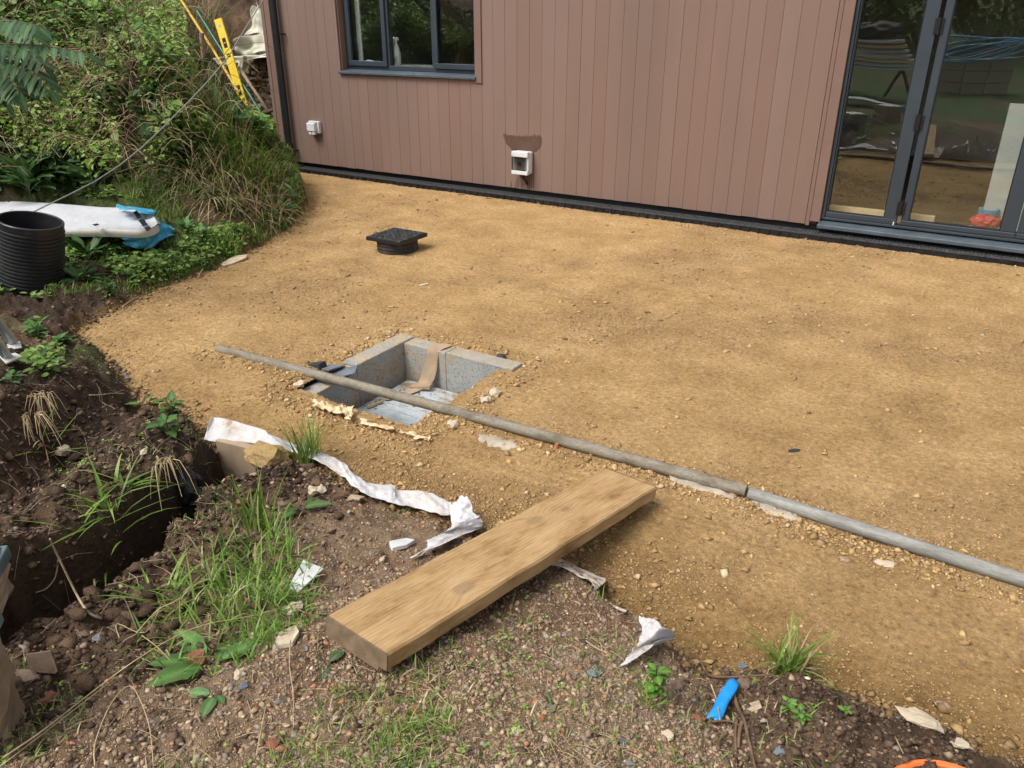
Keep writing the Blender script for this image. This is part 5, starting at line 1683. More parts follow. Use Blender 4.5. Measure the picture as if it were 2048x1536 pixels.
# ------------------------------------------------------------------ tools, gabion and cloth at the corner of the house
GY = 7.45
gx0, gx1 = W(487, 160, GY)[0], HX0 - .02
gz1 = W(540, 112, GY)[2]
gz0_ = W(520, 262, GY)[2]
gab = thing('gabion', 'wire gabion basket filled with brown stones behind the left corner of the house', 'gabion', (gx0, GY, gz0_))
stm = [rock_mesh(400 + i, 1.0, n=1) for i in range(6)]
for me in stm: me.materials.append(M['gabion'])
ncol, nrow = 14, 13
for i in range(ncol):
    for j in range(nrow):
        o = bpy.data.objects.new('stone', stm[(i * 3 + j * 5) % 6])
        COL.objects.link(o)
        sw_, sh_ = (gx1 - gx0) / ncol, (gz1 - .05 - gz0_) / nrow
        o.parent = gab
        o.matrix_parent_inverse = Matrix.Translation(-gab.location)
        o.location = (gx0 + (i + .5 + random.uniform(-.25, .25)) * sw_, GY + .06 + random.uniform(-.02, .03), gz0_ + (j + .5 + random.uniform(-.2, .2)) * sh_)
        o.scale = (sw_ * random.uniform(.5, .8), .06, sh_ * random.uniform(.5, .75))
        o.rotation_euler = (random.uniform(-.5, .5), random.uniform(-.5, .5), random.uniform(-.5, .5))
rel(MB().box((gx0, GY + .09, gz0_), (gx1, GY + .7, gz1 - .03)).build('rubble_core', M['iron'], gab))
wm = MB()
for i in range(15):
    x = gx0 + (gx1 - gx0) * i / 14
    wm.tube([(x, GY - .02, gz0_), (x, GY - .02, gz1)], .0025, 5)
for j in range(11):
    z = gz0_ + (gz1 - gz0_) * j / 10
    wm.tube([(gx0, GY - .024, z), (gx1, GY - .024, z)], .0025, 5)
rel(wm.build('wire_mesh', M['wire'], gab))
rel(MB().box((gx0 + .15, GY - .05, gz1 + .0), (gx1, GY + .6, gz1 + .035)).build('top_board', M['geotextile'], gab, bevel=.006))


def cloth(name, corners, m, label, cat, seed, amp=.04, n=12):
    rg = np.random.default_rng(seed); ph = rg.uniform(0, 6, 6)
    A_, B_, C_, D_ = [np.array(q) for q in corners]
    rows = []
    for i in range(n + 1):
        u = i / n
        rw = []
        for j in range(n + 1):
            v = j / n
            p = (A_ * (1 - u) + B_ * u) * (1 - v) + (D_ * (1 - u) + C_ * u) * v
            w = amp * (math.sin(5 * u + 3 * v + ph[0]) + .7 * math.sin(9 * v - 4 * u + ph[1]) + .5 * math.sin(13 * u + 6 * v + ph[2]))
            rw.append(p + np.array([.3 * w, -w, .35 * w]))
        rows.append(rw)
    o = MB().grid(rows).build(name, m, None, smooth=True, solid=.006, sub=1)
    return tag(recenter(o), label, cat)


cloth('fleece_sheet', [W(505, 10, 7.9), W(520, 8, 7.9), W(536, 62, 7.6), W(490, 75, 7.6)], M['geotextile'], 'mossy pale fleece sheet hanging highest behind the house corner', 'fleece sheet', 1)
cloth('fleece_sheet', [W(470, 82, 7.35), W(545, 52, 7.7), W(552, 104, 7.5), W(472, 114, 7.3)], M['geotextile'], 'dirty cream fleece sheet folded over the top of the gabion', 'fleece sheet', 2)
cloth('fleece_sheet', [W(425, 118, 7.25), W(540, 104, 7.4), W(540, 114, 7.36), W(430, 134, 7.2)], M['geotextile'], 'narrow cream fleece edge running left from the gabion top behind the spirit level', 'fleece sheet', 3, .02)
cloth('fleece_sheet', [W(380, 125, 6.6), W(418, 118, 6.6), W(418, 152, 6.5), W(398, 172, 6.45)], M['sheet'], 'white plastic scrap half hidden in bushes left of the spirit level', 'plastic scrap', 4, .025)
cloth('fleece_sheet', [W(474, 118, 7.25), W(494, 112, 7.28), W(484, 160, 7.2), W(468, 200, 7.1)], M['geotextile'], 'pale fleece strip hanging beside the spirit level', 'fleece sheet', 5, .02)

def lean(p_base, p_top, back=.12, lift=.0):     # foot on the ground at one pixel, head further back up another sight line
    q = W(p_base[0], p_base[1], 6.93)
    return q, W(p_top[0], p_top[1], q[1] + back)


a, b2 = lean((494, 229), (436, 38), .10)
lv = thing('spirit_level', 'yellow box spirit level leaning upright among the bushes', 'spirit level', a)
d = b2 - a; L_ = np.linalg.norm(d); d /= L_
rv = np.array([.93, .36, 0]); rv = rv - d * (rv @ d); rv /= np.linalg.norm(rv)
lv.rotation_euler = Matrix((rv, np.cross(d, rv), d)).transposed().to_euler()
hwid = 8.2 / F * ((a - C0) @ fw)
mb = MB()
segs_ = [0, .06 * L_, .14 * L_, .30 * L_, .42 * L_, .62 * L_, .66 * L_, .84 * L_, .92 * L_, L_]
# box section with three openings for the vials
ops = [(.20, .31), (.60, .64), (.70, .80)]
prev = 0
for (o0, o1) in ops:
    mb.box((-hwid, -.012, prev), (hwid, .012, o0 * L_))
    mb.box((-hwid, -.012, o0 * L_), (-hwid * .45, .012, o1 * L_)).box((hwid * .45, -.012, o0 * L_), (hwid, .012, o1 * L_))
    prev = o1 * L_
mb.box((-hwid, -.012, prev), (hwid, .012, L_))
mb.build('body', M['yellow'], lv, bevel=.002)
for (o0, o1) in ops:
    v_ = MB().box((-hwid * .44, -.006, o0 * L_ + .004), (hwid * .44, .008, o1 * L_ - .004)).build('vial_block', M['membrane'], lv)
    v2 = MB().tube([(-hwid * .3, -.0075, (o0 + o1) / 2 * L_), (hwid * .3, -.0075, (o0 + o1) / 2 * L_)], .008, 8).build('vial', M['yellowlabel'], lv, smooth=True)
MB().lathe([(0, 0), (.018, 0), (.018, .002), (0, .002)], 18).build('round_badge', M['greyplastic'], lv).matrix_local = Matrix.Translation((0, -.0125, .93 * L_)) @ Matrix.Rotation(math.pi / 2, 4, 'X')
MB().box((-hwid * .98, -.0115, L_ + .0005), (hwid * .98, .0115, L_ + .006)).build('end_cap', M['membrane'], lv)


def rod(name, pts, rad, m, label, cat):
    o = MB().tube(pts, rad, 12).build(name, m, None, smooth=True, angle=50)
    return tag(recenter(o), label, cat)


q, e = lean((478, 186), (357, -8), .25)
rod('tool_handle', [q, q * .6 + e * .4 + np.array([.02, 0, 0]), e], .017, M['yellowpole'], 'yellow tool handle leaning left of the green one', 'tool handle')
q, e = lean((522, 226), (394, 22), .3)
rod('tool_handle', [q, (q + e) / 2, e], .015, M['green'], 'green tool handle leaning behind the yellow spirit level', 'tool handle')
q, e = lean((414, 195), (403, 66), .02)
rod('wooden_post', [q - np.array([0, 0, .1]), e], .03, M['ash'], 'weathered brown post standing in the bushes by the yellow handle', 'post')
q, e = lean((446, 210), (437, 140), .02)
rod('wooden_post', [q - np.array([0, 0, .1]), e], .045, M['ash'], 'short broad brown post behind the spirit level', 'post')
pb_, pa = lean((536, 222), (478, 135), .15)
pick = thing('pickaxe', 'pickaxe with brown wooden handle leaning by the house corner', 'pickaxe', pb_)
rel(MB().tube([pa, (pa + pb_) / 2, pb_], [.021, .019, .026], 12).build('handle', M['ash'], pick, smooth=True))
hd = [W(500, 229, pb_[1] - .05), W(520, 227, pb_[1] - .02), W(538, 223, pb_[1] + .0), W(552, 218, pb_[1] + .02)]
rel(MB().tube(hd, [.008, .02, .028, .012], 8).build('head', M['iron'], pick, smooth=True))

# ------------------------------------------------------------------ scattered stones (joined: nobody could count them)
ICO = None


def ico_variants(k=8, seed=5):
    out = []
    for i in range(k):
        me = rock_mesh(900 + seed * 20 + i, .8, n=1)
        v = np.array([q.co[:] for q in me.vertices]); f = np.array([p.vertices[:] for p in me.polygons])
        bpy.data.meshes.remove(me)
        out.append((v, f))
    return out


def oct_variants(k=6, seed=3):
    out = []
    rg = np.random.default_rng(seed)
    f = np.array([(0, 2, 4), (2, 1, 4), (1, 3, 4), (3, 0, 4), (2, 0, 5), (1, 2, 5), (3, 1, 5), (0, 3, 5)])
    for i in range(k):
        v = np.array([(1, 0, 0), (-1, 0, 0), (0, 1, 0), (0, -1, 0), (0, 0, .8), (0, 0, -.8)]) * rg.uniform(.7, 1.2, (6, 1)) + rg.uniform(-.2, .2, (6, 3))
        out.append((v, f))
    return out


def scatter(name, P, S, cols, m, variants, seed=0, sinkf=.3, flat=.75, parent=None):
    rg = np.random.default_rng(seed)
    n_ = len(P)
    vid = rg.integers(0, len(variants), n_)
    Vs, Fs, Cs = [], [], []
    off = 0
    for k_, (bv, bf) in enumerate(variants):
        s_ = np.where(vid == k_)[0]
        if not len(s_): continue
        a = rg.uniform(0, 6.283, len(s_)); tl = rg.uniform(-.35, .35, len(s_)); t2 = rg.uniform(-.35, .35, len(s_))
        ca, sa = np.cos(a), np.sin(a)
        sx_ = S[s_] * rg.uniform(.75, 1.25, len(s_)); sy_ = S[s_] * rg.uniform(.6, 1.0, len(s_)); sz_ = S[s_] * flat * rg.uniform(.6, 1.1, len(s_))
        x = bv[None, :, 0] * sx_[:, None]; y = bv[None, :, 1] * sy_[:, None]; z = bv[None, :, 2] * sz_[:, None]
        z = z + x * tl[:, None] + y * t2[:, None]
        X = x * ca[:, None] - y * sa[:, None] + P[s_, 0, None]; Y = x * sa[:, None] + y * ca[:, None] + P[s_, 1, None]
        Z = z + P[s_, 2, None] + (S[s_] * flat * (1 - 2 * sinkf) * .6)[:, None]
        V = np.stack([X, Y, Z], -1).reshape(-1, 3)
        nv = bv.shape[0]
        Fs.append((bf[None] + (np.arange(len(s_)) * nv)[:, None, None]).reshape(-1, 3) + off)
        Vs.append(V); Cs.append(np.repeat(cols[s_], nv, 0)); off += len(V)
    o = np_mesh(name, np.concatenate(Vs), [np.concatenate(Fs)], m, col=np.concatenate(Cs), parent=parent)
    return o


def polar_points(n_, r0, r1, a0=-40, a1=46, seed=0):
    rg = np.random.default_rng(seed)
    r = r0 * np.exp(rg.uniform(0, 1, n_) * math.log(r1 / r0))
    a = YAW + np.radians(rg.uniform(a0, a1, n_))
    return -np.sin(a) * r, np.cos(a) * r, rg


STONE_COLS = np.array([.28, .20, .125]) * .38 + np.array([.82, .76, .70]) * np.array([(.20, .15, .105), (.25, .19, .135), (.16, .12, .09), (.30, .235, .165), (.13, .125, .125), (.19, .195, .20), (.115, .135, .165), (.34, .13, .065), (.27, .085, .045), (.42, .35, .25), (.25, .16, .085), (.10, .075, .055), (.5, .45, .36)])
STONE_W = np.array([24, 20, 16, 12, 5, 5, 3, 3, 1.6, 3, 7, 8, 1.0]); STONE_W = STONE_W / STONE_W.sum()


def stone_cols(rg, n_, w=STONE_W):
    c = STONE_COLS[rg.choice(len(STONE_COLS), n_, p=w)]
    return c * rg.uniform(.75, 1.2, (n_, 1))


ICOV, OCTV = ico_variants(), oct_variants()


def gravel():
    x, y, rg = polar_points(230000, .85, 3.2, seed=41)
    fm_ = front_mask(x, y)
    d = patio_sd(x, y)
    dens = np.clip(.05 + .95 * fm_ * (.62 + .8 * fbm(x * 2.5, y * 2.5, 111, 3)), 0, 1)
    k_ = (d < .0) & (rg.random(len(x)) < dens)
    x, y = x[k_], y[k_]
    h, d = height(x, y)
    k_ = h > -.1
    x, y, h = x[k_], y[k_], h[k_]
    n_ = len(x)
    S = np.minimum(.0020 * np.exp(rg.gamma(1.2, .34, n_)), .0095)
    c = stone_cols(rg, n_)
    P = np.stack([x, y, h], 1)
    bg_ = S > .0048
    o = scatter('gravel', P[bg_], S[bg_], c[bg_], M['stone'], ICOV, 42)
    o['kind'] = 'stuff'
    o = scatter('grit', P[~bg_], S[~bg_], c[~bg_], M['stone'], OCTV, 43)
    o['kind'] = 'stuff'
    return x[bg_], y[bg_], h[bg_]


gx_, gy_, gh_ = gravel()


def clods():
    # dark soil crumbs
    x, y, rg = polar_points(75000, .95, 6.0, seed=51)
    h, d = height(x, y)
    k_ = (d < .02) & (rg.random(len(x)) < (1 - .96 * front_mask(x, y)) * (1 - .6 * sstep(4, 5.2, np.hypot(x, y))))
    x, y, h = x[k_], y[k_], h[k_]
    n_ = len(x)
    S = .0035 * np.exp(rg.gamma(1.4, .38, n_)); S = np.minimum(S, .016) * (1 + .5 * sstep(2, 5, np.hypot(x, y)))
    c = np.array([(.065, .041, .026)]) * rg.uniform(.6, 2.2, (n_, 1))
    red = rg.random(n_) < .09
    c[red] = stone_cols(rg, red.sum())
    o = scatter('soil_crumbs', np.stack([x, y, h], 1), S, c, M['stone'], OCTV, 52)
    o['kind'] = 'stuff'


clods()


def lumps():
    x, y, rg = polar_points(5200, 1.4, 3.6, 2, 44, seed=151)
    h, d = height(x, y)
    k_ = (d < -.03) & (rg.random(len(x)) < 1 - front_mask(x, y)) & (h > -.35)
    x, y, h = x[k_], y[k_], h[k_]
    S = .006 * np.exp(rg.gamma(1.3, .40, len(x))); S = np.minimum(S, .034)
    c = np.array([(.105, .066, .041)]) * rg.uniform(.6, 1.9, (len(x), 1))
    o = scatter('soil_lumps', np.stack([x, y, h], 1), S, c, M['soil'], ico_variants(8, 9), 153, sinkf=.25)
    o['kind'] = 'stuff'


lumps()


def crumbs():
    # loose crumbs of the sand: patches of them, edges, along the pipe and round the pit
    x, y, rg = polar_points(390000, 1.2, 8.2, -60, 44, seed=61)
    d = patio_sd(x, y)
    rm = rough_mask(x, y)
    pyy = np.interp(x, [p[0] for p in PIPE_PTS], [p[1] for p in PIPE_PTS])
    pd = y - pyy
    along = (np.exp(-((pd + .07) / .06) ** 2) + .7 * np.exp(-((pd - .06) / .06) ** 2)) * (x > -3.5)
    ex = np.maximum(np.abs(x - (PX0 + PX1) / 2) - (PX1 - PX0) / 2, np.abs(y - (PY0 + PY1) / 2) - (PY1 - PY0) / 2)
    rim = np.exp(-((ex - .05) / .08) ** 2)
    edge = np.exp(-np.clip(d, 0, 9) / .10)
    wallside = np.exp(-(DY0 - y) / .05) * (y < DY0)
    dens = np.clip(.05 + .5 * rm ** 1.3 + .32 * along + .38 * rim + .45 * edge + .8 * wallside, 0, 1)
    inp = (x > PX0 - .01) & (x < PX1 - .085) & (y > PY0 + .085) & (y < PY1)
    k_ = (d > -.06) & (rg.random(len(x)) < dens) & ~inp & (y < DY0 - .002)
    x, y, pdn, rimk, al, ed = x[k_], y[k_], pd[k_], rim[k_], along[k_], edge[k_]
    h, _ = height(x, y)
    n_ = len(x)
    big = np.clip(al + rimk + .55 * ed, 0, 1)
    S = .0023 * np.exp(rg.gamma(1.1, .30, n_)) * (1 + .65 * big) * (1 + .15 * np.hypot(x, y))
    S = np.minimum(S, .021)
    c = np.array([(.39, .248, .110)]) * rg.uniform(.6, 1.3, (n_, 1)) * (1 - (.25 + .2 * (y < 1.9)) [:, None] * ed[:, None])
    pale = rg.random(n_) < .03 + .07 * np.clip(rimk + al, 0, 1)
    c[pale] = np.array([(.50, .38, .235)]) * rg.uniform(.75, 1.2, (pale.sum(), 1))
    o = scatter('sand_crumbs', np.stack([x, y, h], 1), S, c, M['stone'], OCTV, 62)
    o['kind'] = 'stuff'


crumbs()

# larger stones that can be told apart: one object each
def lone_stones():
    rg = np.random.default_rng(77)
    mats_ = {}
    groups = [('brown stones of the gravel heap', 'stone', 'brown rounded stone lying loose on the foreground gravel heap', (.20, .15, .105), 34), ('grey stones of the gravel heap', 'stone', 'grey stone lying loose on the foreground gravel heap', (.19, .195, .195), 16),
              ('slate chips of the gravel heap', 'slate_chip', 'small blue-grey slate chip on the foreground gravel heap', (.12, .14, .17), 14), ('brick bits of the gravel heap', 'brick_fragment', 'small orange-red brick fragment in the foreground gravel', (.34, .125, .06), 22),
              ('cream stones of the gravel heap', 'stone', 'small cream stone scattered on the foreground gravel', (.44, .37, .27), 10)]
    base = [rock_mesh(700 + i, 1.0, n=1) for i in range(6)]
    j = 0
    for grp, nm, lab, col, cnt in groups:
        m = mat(nm + '_tone', [(.3, tuple(c * .75 for c in col)), (.7, tuple(min(.8, c * 1.2) for c in col))], .85, 30, bump=.5, bscale=120, bdist=.003, rnd=.12)
        ms = []
        for b in base:
            b3 = b.copy(); b3.materials.append(m); ms.append(b3)
        sel = []
        while len(sel) < cnt:
            k_ = int(rg.integers(0, len(gx_)))
            if front_mask(np.array([gx_[k_]]), np.array([gy_[k_]]))[0] > .45 and np.hypot(gx_[k_], gy_[k_]) < 2.1:
                sel.append(k_)
        for k_ in sel:
            o = bpy.data.objects.new(nm, ms[j % 6]); j += 1
            COL.objects.link(o)
            s_ = rg.uniform(.0065, .0125)
            fl_ = .35 if nm == 'slate_chip' else .7
            o.scale = (s_ * rg.uniform(.9, 1.3), s_ * rg.uniform(.7, 1.0), s_ * fl_)
            o.location = (gx_[k_], gy_[k_], gh_[k_] + s_ * fl_ * .35)
            o.rotation_euler = (rg.uniform(-.3, .3), rg.uniform(-.3, .3), rg.uniform(0, 6.28))
            tag(o, lab, 'brick' if nm.startswith('brick') else ('slate' if nm.startswith('slate') else 'stone'), grp)


lone_stones()

# ------------------------------------------------------------------ vegetation
LEAF_T = np.array([(0, 0, 0), (.28, .5, .06), (.28, -.5, .06), (.65, .42, .03), (.65, -.42, .03), (1, 0, -.10), (.35, 0, -.03)])
LEAF_F3 = np.array([(0, 6, 1), (0, 2, 6), (6, 3, 1), (6, 2, 4), (6, 5, 3), (6, 4, 5)])


def leaves(P, Dv, Nv, L, Wd, cols):
    """arrays -> verts, faces, colours"""
    Dv = Dv / (np.linalg.norm(Dv, axis=1, keepdims=True) + 1e-9)
    S = np.cross(Dv, Nv); S /= np.linalg.norm(S, axis=1, keepdims=True) + 1e-9
    N = np.cross(S, Dv)
    T = LEAF_T
    V = P[:, None] + Dv[:, None] * (T[None, :, 0, None] * L[:, None, None]) + S[:, None] * (T[None, :, 1, None] * Wd[:, None, None]) + N[:, None] * (T[None, :, 2, None] * L[:, None, None])
    n_ = len(P)
    Fc = (LEAF_F3[None] + (np.arange(n_) * len(T))[:, None, None]).reshape(-1, 3)
    return V.reshape(-1, 3), Fc, np.repeat(cols, len(T), 0)


def blades(P, az, L, lean, curl, Wd, cols, seg=5):
    n_ = len(P)
    t = np.linspace(0, 1, seg)
    hx, hy = np.cos(az), np.sin(az)
    ang = lean[:, None] + curl[:, None] * t[None]            # from vertical
    st = L[:, None] / (seg - 1)
    dx = np.sin(ang) * st; dz = np.cos(ang) * st
    cxx = np.concatenate([np.zeros((n_, 1)), np.cumsum(dx[:, :-1], 1)], 1); cz = np.concatenate([np.zeros((n_, 1)), np.cumsum(dz[:, :-1], 1)], 1)
    w = Wd[:, None] * (1 - t[None] ** 2.2) * .5 + 1e-4
    X = P[:, 0, None] + cxx * hx[:, None]; Y = P[:, 1, None] + cxx * hy[:, None]; Z = P[:, 2, None] + cz
    sx_, sy_ = -hy[:, None] * w, hx[:, None] * w
    V = np.stack([np.stack([X + sx_, Y + sy_, Z], -1), np.stack([X - sx_, Y - sy_, Z], -1)], 2).reshape(-1, 3)
    b = np.arange(seg - 1) * 2
    q = np.stack([b, b + 1, b + 3, b + 2], 1)
    Fc = (q[None] + (np.arange(n_) * seg * 2)[:, None, None]).reshape(-1, 4)
    return V, Fc, np.repeat(cols, seg * 2, 0)


def greens(rg, n_, kind='mid'):
    pal = {'mid': [(.09, .175, .034), (.125, .22, .042), (.165, .265, .055), (.07, .14, .032)],
           'light': [(.22, .34, .07), (.28, .40, .095), (.18, .29, .055)],
           'dark': [(.032, .075, .022), (.048, .10, .03), (.062, .125, .036)],
           'grass': [(.13, .245, .03), (.175, .295, .042), (.10, .195, .028), (.24, .32, .08)],
           'dry': [(.40, .32, .19), (.50, .42, .26), (.30, .22, .12)]}[kind]
    c = np.array(pal)[rg.integers(0, len(pal), n_)]
    return c * rg.uniform(.75, 1.25, (n_, 1))


def hill_pts(n_, seed, a0, a1, r0, r1):
    rg = np.random.default_rng(seed)
    r = rg.uniform(r0 ** 2, r1 ** 2, n_) ** .5
    a = YAW + np.radians(rg.uniform(a0, a1, n_))
    return -np.sin(a) * r, np.cos(a) * r, rg


def px_of(P):
    d = P - C0
    zc_ = d @ fw
    return 1024 + F * (d @ rt2) / zc_, 768 - F * (d @ up2) / zc_


def canopy(x, y):
    return .12 + .42 * np.clip(.5 + fbm(x * 1.6, y * 1.6, 201, 3), 0, 1)


def undergrowth():
    x, y, rg = hill_pts(420000, 81, 11, 46, 4.9, 10.5)
    h = soil_base(x, y)
    d = patio_sd(x, y)
    can = canopy(x, y)
    bx0, by0 = px_of(np.stack([x, y, h], 1))
    can = can * np.where((bx0 > 385) & (by0 < 340), .35, 1)
    u = rg.random(len(x)) ** .6
    z = h + can * u * 1.05
    P = np.stack([x, y, z], 1)
    px, py = px_of(P)
    bx, by = px_of(np.stack([x, y, h], 1))
    # where the photograph has thicket: above the pack, left of the house
    lim = np.interp(bx, [-200, 0, 250, 330, 430, 470, 545, 580], [392, 392, 385, 372, 345, 290, 285, 260])
    ok = (by < lim) & (d < -.25) & (x < -7.62 + .0 * y)
    ok |= (by < lim) & (d < -.25) & (y < 6.5)
    bare = sstep(.0, .25, fbm(x * 1.3, y * 1.3, 211, 3) - .12)
    # tool corner and upper brown slope stay sparser
    sparse = ((bx > 395) & (by < 235)) | ((bx > 250) & (by < 70))
    keep = ok & (rg.random(len(x)) > bare * .45) & (~sparse | (rg.random(len(x)) < .07))
    clump = fbm(x * 3.2 + z * 2, y * 3.2 - z * 2, 221, 3)
    keep &= (clump > -.28) & (px > -260) & ~((px > 402) & (py < 222) & (rg.random(len(x)) < .93)) & ~((px > 225) & (px < 420) & (py < 105) & (rg.random(len(x)) < .72))
    x, y, z, P, clump, px, py, u = x[keep], y[keep], z[keep], P[keep], clump[keep], px[keep], py[keep], u[keep]
    lim_n = 105000
    if len(x) > lim_n:
        s_ = rg.choice(len(x), lim_n, replace=False)
        P, clump, px, py, u = P[s_], clump[s_], px[s_], py[s_], u[s_]
    n_ = len(P)
    kindn = fbm(P[:, 0] * 1.4, P[:, 1] * 1.4 + P[:, 2], 231, 3)
    c = greens(rg, n_, 'mid') * 1.15
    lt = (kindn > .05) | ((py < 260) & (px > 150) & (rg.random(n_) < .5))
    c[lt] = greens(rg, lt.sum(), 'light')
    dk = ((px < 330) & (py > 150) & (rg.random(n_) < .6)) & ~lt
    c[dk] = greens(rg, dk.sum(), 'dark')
    brownl = rg.random(n_) < .05
    c[brownl] = np.array((.16, .10, .045)) * rg.uniform(.6, 1.3, (brownl.sum(), 1))
    L = rg.uniform(.022, .058, n_) * np.where(dk, 1.5, 1.0) * np.where(lt, .85, 1) * np.where(rg.random(n_) < .12, 1.9, 1)
    a = rg.uniform(0, 6.283, n_)
    Dv = np.stack([np.cos(a), np.sin(a), rg.uniform(-.8, .35, n_)], 1)
    Nv = np.stack([rg.normal(.25, .5, n_), rg.normal(-.35, .5, n_), np.ones(n_)], 1)
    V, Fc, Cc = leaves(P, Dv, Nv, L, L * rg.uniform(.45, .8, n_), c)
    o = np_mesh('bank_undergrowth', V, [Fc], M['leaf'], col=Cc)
    o['kind'] = 'stuff'
    # tangled stems
    mb = MB()
    rr = random.Random(5)
    cnt = 0
    while cnt < 300:
        px0_, py0_ = rr.uniform(-60, 520), rr.uniform(-20, 385)
        if px0_ > 370 and rr.random() < .85: continue
        p = ground(px0_, py0_)
        if np.hypot(p[0], p[1]) > 10.5 or p[0] > -7.9 and p[1] > 5.8: continue
        az = rr.uniform(0, 6.283)
        ln = rr.uniform(.25, .95)
        hh = rr.uniform(.1, .5)
        pts = []
        for i in range(6):
            f = i / 5
            pts.append(p + np.array([math.cos(az) * ln * f + rr.uniform(-.03, .03), math.sin(az) * ln * f + rr.uniform(-.03, .03), hh * math.sin(f * 2.4) * 1.1 + rr.uniform(-.03, .03)]))
        mb.tube(pts, [.0035, .003, .003, .0025, .002, .0015], 4, cap=False)
        cnt += 1
    o = mb.build('bramble_stems', M['twig'])
    o['kind'] = 'stuff'


undergrowth()


def tuft(name, label, cat, px, py, n_, L0, L1, spread, seed, dry=.0, w=.006, lean=(.1, .9), az=None, azs=3.14, group=None, curl=(.2, 1.4), pal='grass', soil=False):
    rg = np.random.default_rng(seed)
    p = ground(px, py)
    a = rg.uniform(0, 6.283, n_)
    r = spread * np.sqrt(rg.random(n_))
    x, y = p[0] + r * np.cos(a), p[1] + r * np.sin(a)
    h, dd = height(x, y)
    if soil:
        kk = dd < -.035
        x, y, h, n_ = x[kk], y[kk], h[kk], int(kk.sum())
    P = np.stack([x, y, h - .006], 1)
    azz = rg.uniform(0, 6.283, n_) if az is None else rg.normal(az, azs, n_)
    c = greens(rg, n_, pal)
    dr = rg.random(n_) < dry
    c[dr] = greens(rg, dr.sum(), 'dry')
    V, Fc, Cc = blades(P - p[None], azz, rg.uniform(L0, L1, n_), rg.uniform(lean[0], lean[1], n_), rg.uniform(curl[0], curl[1], n_), np.full(n_, w) * rg.uniform(.6, 1.3, n_), c)
    o = np_mesh(name, V, [Fc], M['leaf'], col=Cc)
    o.location = p
    return tag(o, label, cat, group)


G_T = 'grass tufts'
tuft('grass_tuft', 'tall green grass tuft growing through the white fleece', 'grass tuft', 617, 930, 90, .10, .28, .05, 1, .12, .006, (.0, .5), curl=(.1, 1.0))
tuft('grass_tuft', 'upright broad-bladed grass in the middle of the foreground soil above the main clump', 'grass tuft', 515, 1060, 26, .12, .26, .04, 2, .0, .008, (.0, .5), curl=(.1, .8))
tuft('grass_tuft', 'densest long green grass clump left of the pale tile', 'grass tuft', 505, 1130, 190, .05, .17, .15, 3, .12, .0055, (.0, 1.2))
tuft('grass_tuft', 'green grass clump spilling beside the left side of the pale tile', 'grass tuft', 560, 1175, 150, .04, .13, .10, 4, .08, .005, (.1, 1.3))
tuft('grass_tuft', 'broad foreground grass clump above the dock leaves', 'grass tuft', 430, 1240, 330, .03, .13, .22, 5, .08, .005, (.0, 1.3))
tuft('grass_tuft', 'fine bright grass clump between the dock leaves and the plank end', 'grass tuft', 530, 1235, 260, .03, .09, .13, 6, .05, .0045, (.1, 1.1))
tuft('grass_tuft', 'loose grass clump on the trench lip left of the main clump', 'grass tuft', 360, 1190, 60, .05, .18, .10, 7, .12, .007, (.3, 1.2))
tuft('grass_tuft', 'spray of long grass blades hanging in the dark trench', 'grass tuft', 245, 1130, 40, .12, .28, .04, 8, .0, .009, (.3, 1.3))
tuft('grass_tuft', 'sparse blades at the bottom lip of the trench nearest the paper pack', 'grass tuft', 205, 1170, 12, .12, .24, .03, 9, .1, .008, (.4, 1.4))
tuft('grass_tuft', 'small broad-bladed tuft on the face of the spoil mound above the black plastic', 'grass tuft', 245, 975, 18, .10, .24, .03, 10, .05, .012, (.4, 1.4))
tuft('grass_tuft', 'green blades drooping at the left face of the upper spoil', 'grass tuft', 90, 890, 12, .12, .22, .02, 11, .2, .010, (.4, 1.5))
tuft('grass_tuft', 'lone grass tuft at the right edge of the dark soil by the sand', 'grass tuft', 1570, 1345, 85, .07, .19, .045, 12, .2, .006, (.0, .9))
tuft('grass_tuft', 'fine moss-like grass patch in the foreground gravel', 'grass tuft', 800, 1510, 150, .02, .055, .07, 13, .05, .0035, (.1, 1.2))
tuft('grass_tuft', 'fine grass patch in the gravel right of the ochre pebble', 'grass tuft', 855, 1455, 110, .02, .06, .055, 14, .1, .0035, (.1, 1.2))
tuft('grass_tuft', 'short grass beside the round-leaved plant at the heap end', 'grass tuft', 1300, 1395, 60, .02, .06, .04, 15, .0, .0035, (.1, 1.2))
tuft('grass_tuft', 'fine bright grass patch below the mossy bank at the sand edge', 'grass tuft', 445, 490, 420, .06, .14, .16, 16, .05, .006, (.0, .8), soil=True)
tuft('grass_tuft', 'bright grass strip left of the patch under the mossy bank', 'grass tuft', 365, 545, 320, .05, .12, .17, 17, .1, .006, (.1, .9), soil=True)
tuft('grass_tuft', 'fine bright grass above the blue film on the bank', 'grass tuft', 330, 405, 420, .07, .16, .24, 18, .05, .006, (.1, .9))
tuft('grass_tuft', 'bright grass at the foot of the mossy lobe by the sand', 'grass tuft', 505, 470, 280, .05, .11, .13, 19, .05, .005, (.0, .8), soil=True)
tuft('grass_tuft', 'small bright grass patch below the blue film', 'grass tuft', 275, 500, 200, .05, .12, .12, 20, .1, .006, (.1, 1.0))
tuft('grass_tussock', 'long green grass tussock flopping over the mossy bank', 'grass tussock', 455, 315, 620, .3, .62, .36, 21, .2, .010, (.2, 1.0), az=-1.1, azs=.9, curl=(.5, 1.8))
tuft('grass_tussock', 'shorter flopping grass tussock nearer the house corner', 'grass tussock', 512, 345, 300, .18, .36, .24, 22, .3, .007, (.2, 1.1), az=-1.0, azs=1.0, curl=(.5, 1.8))
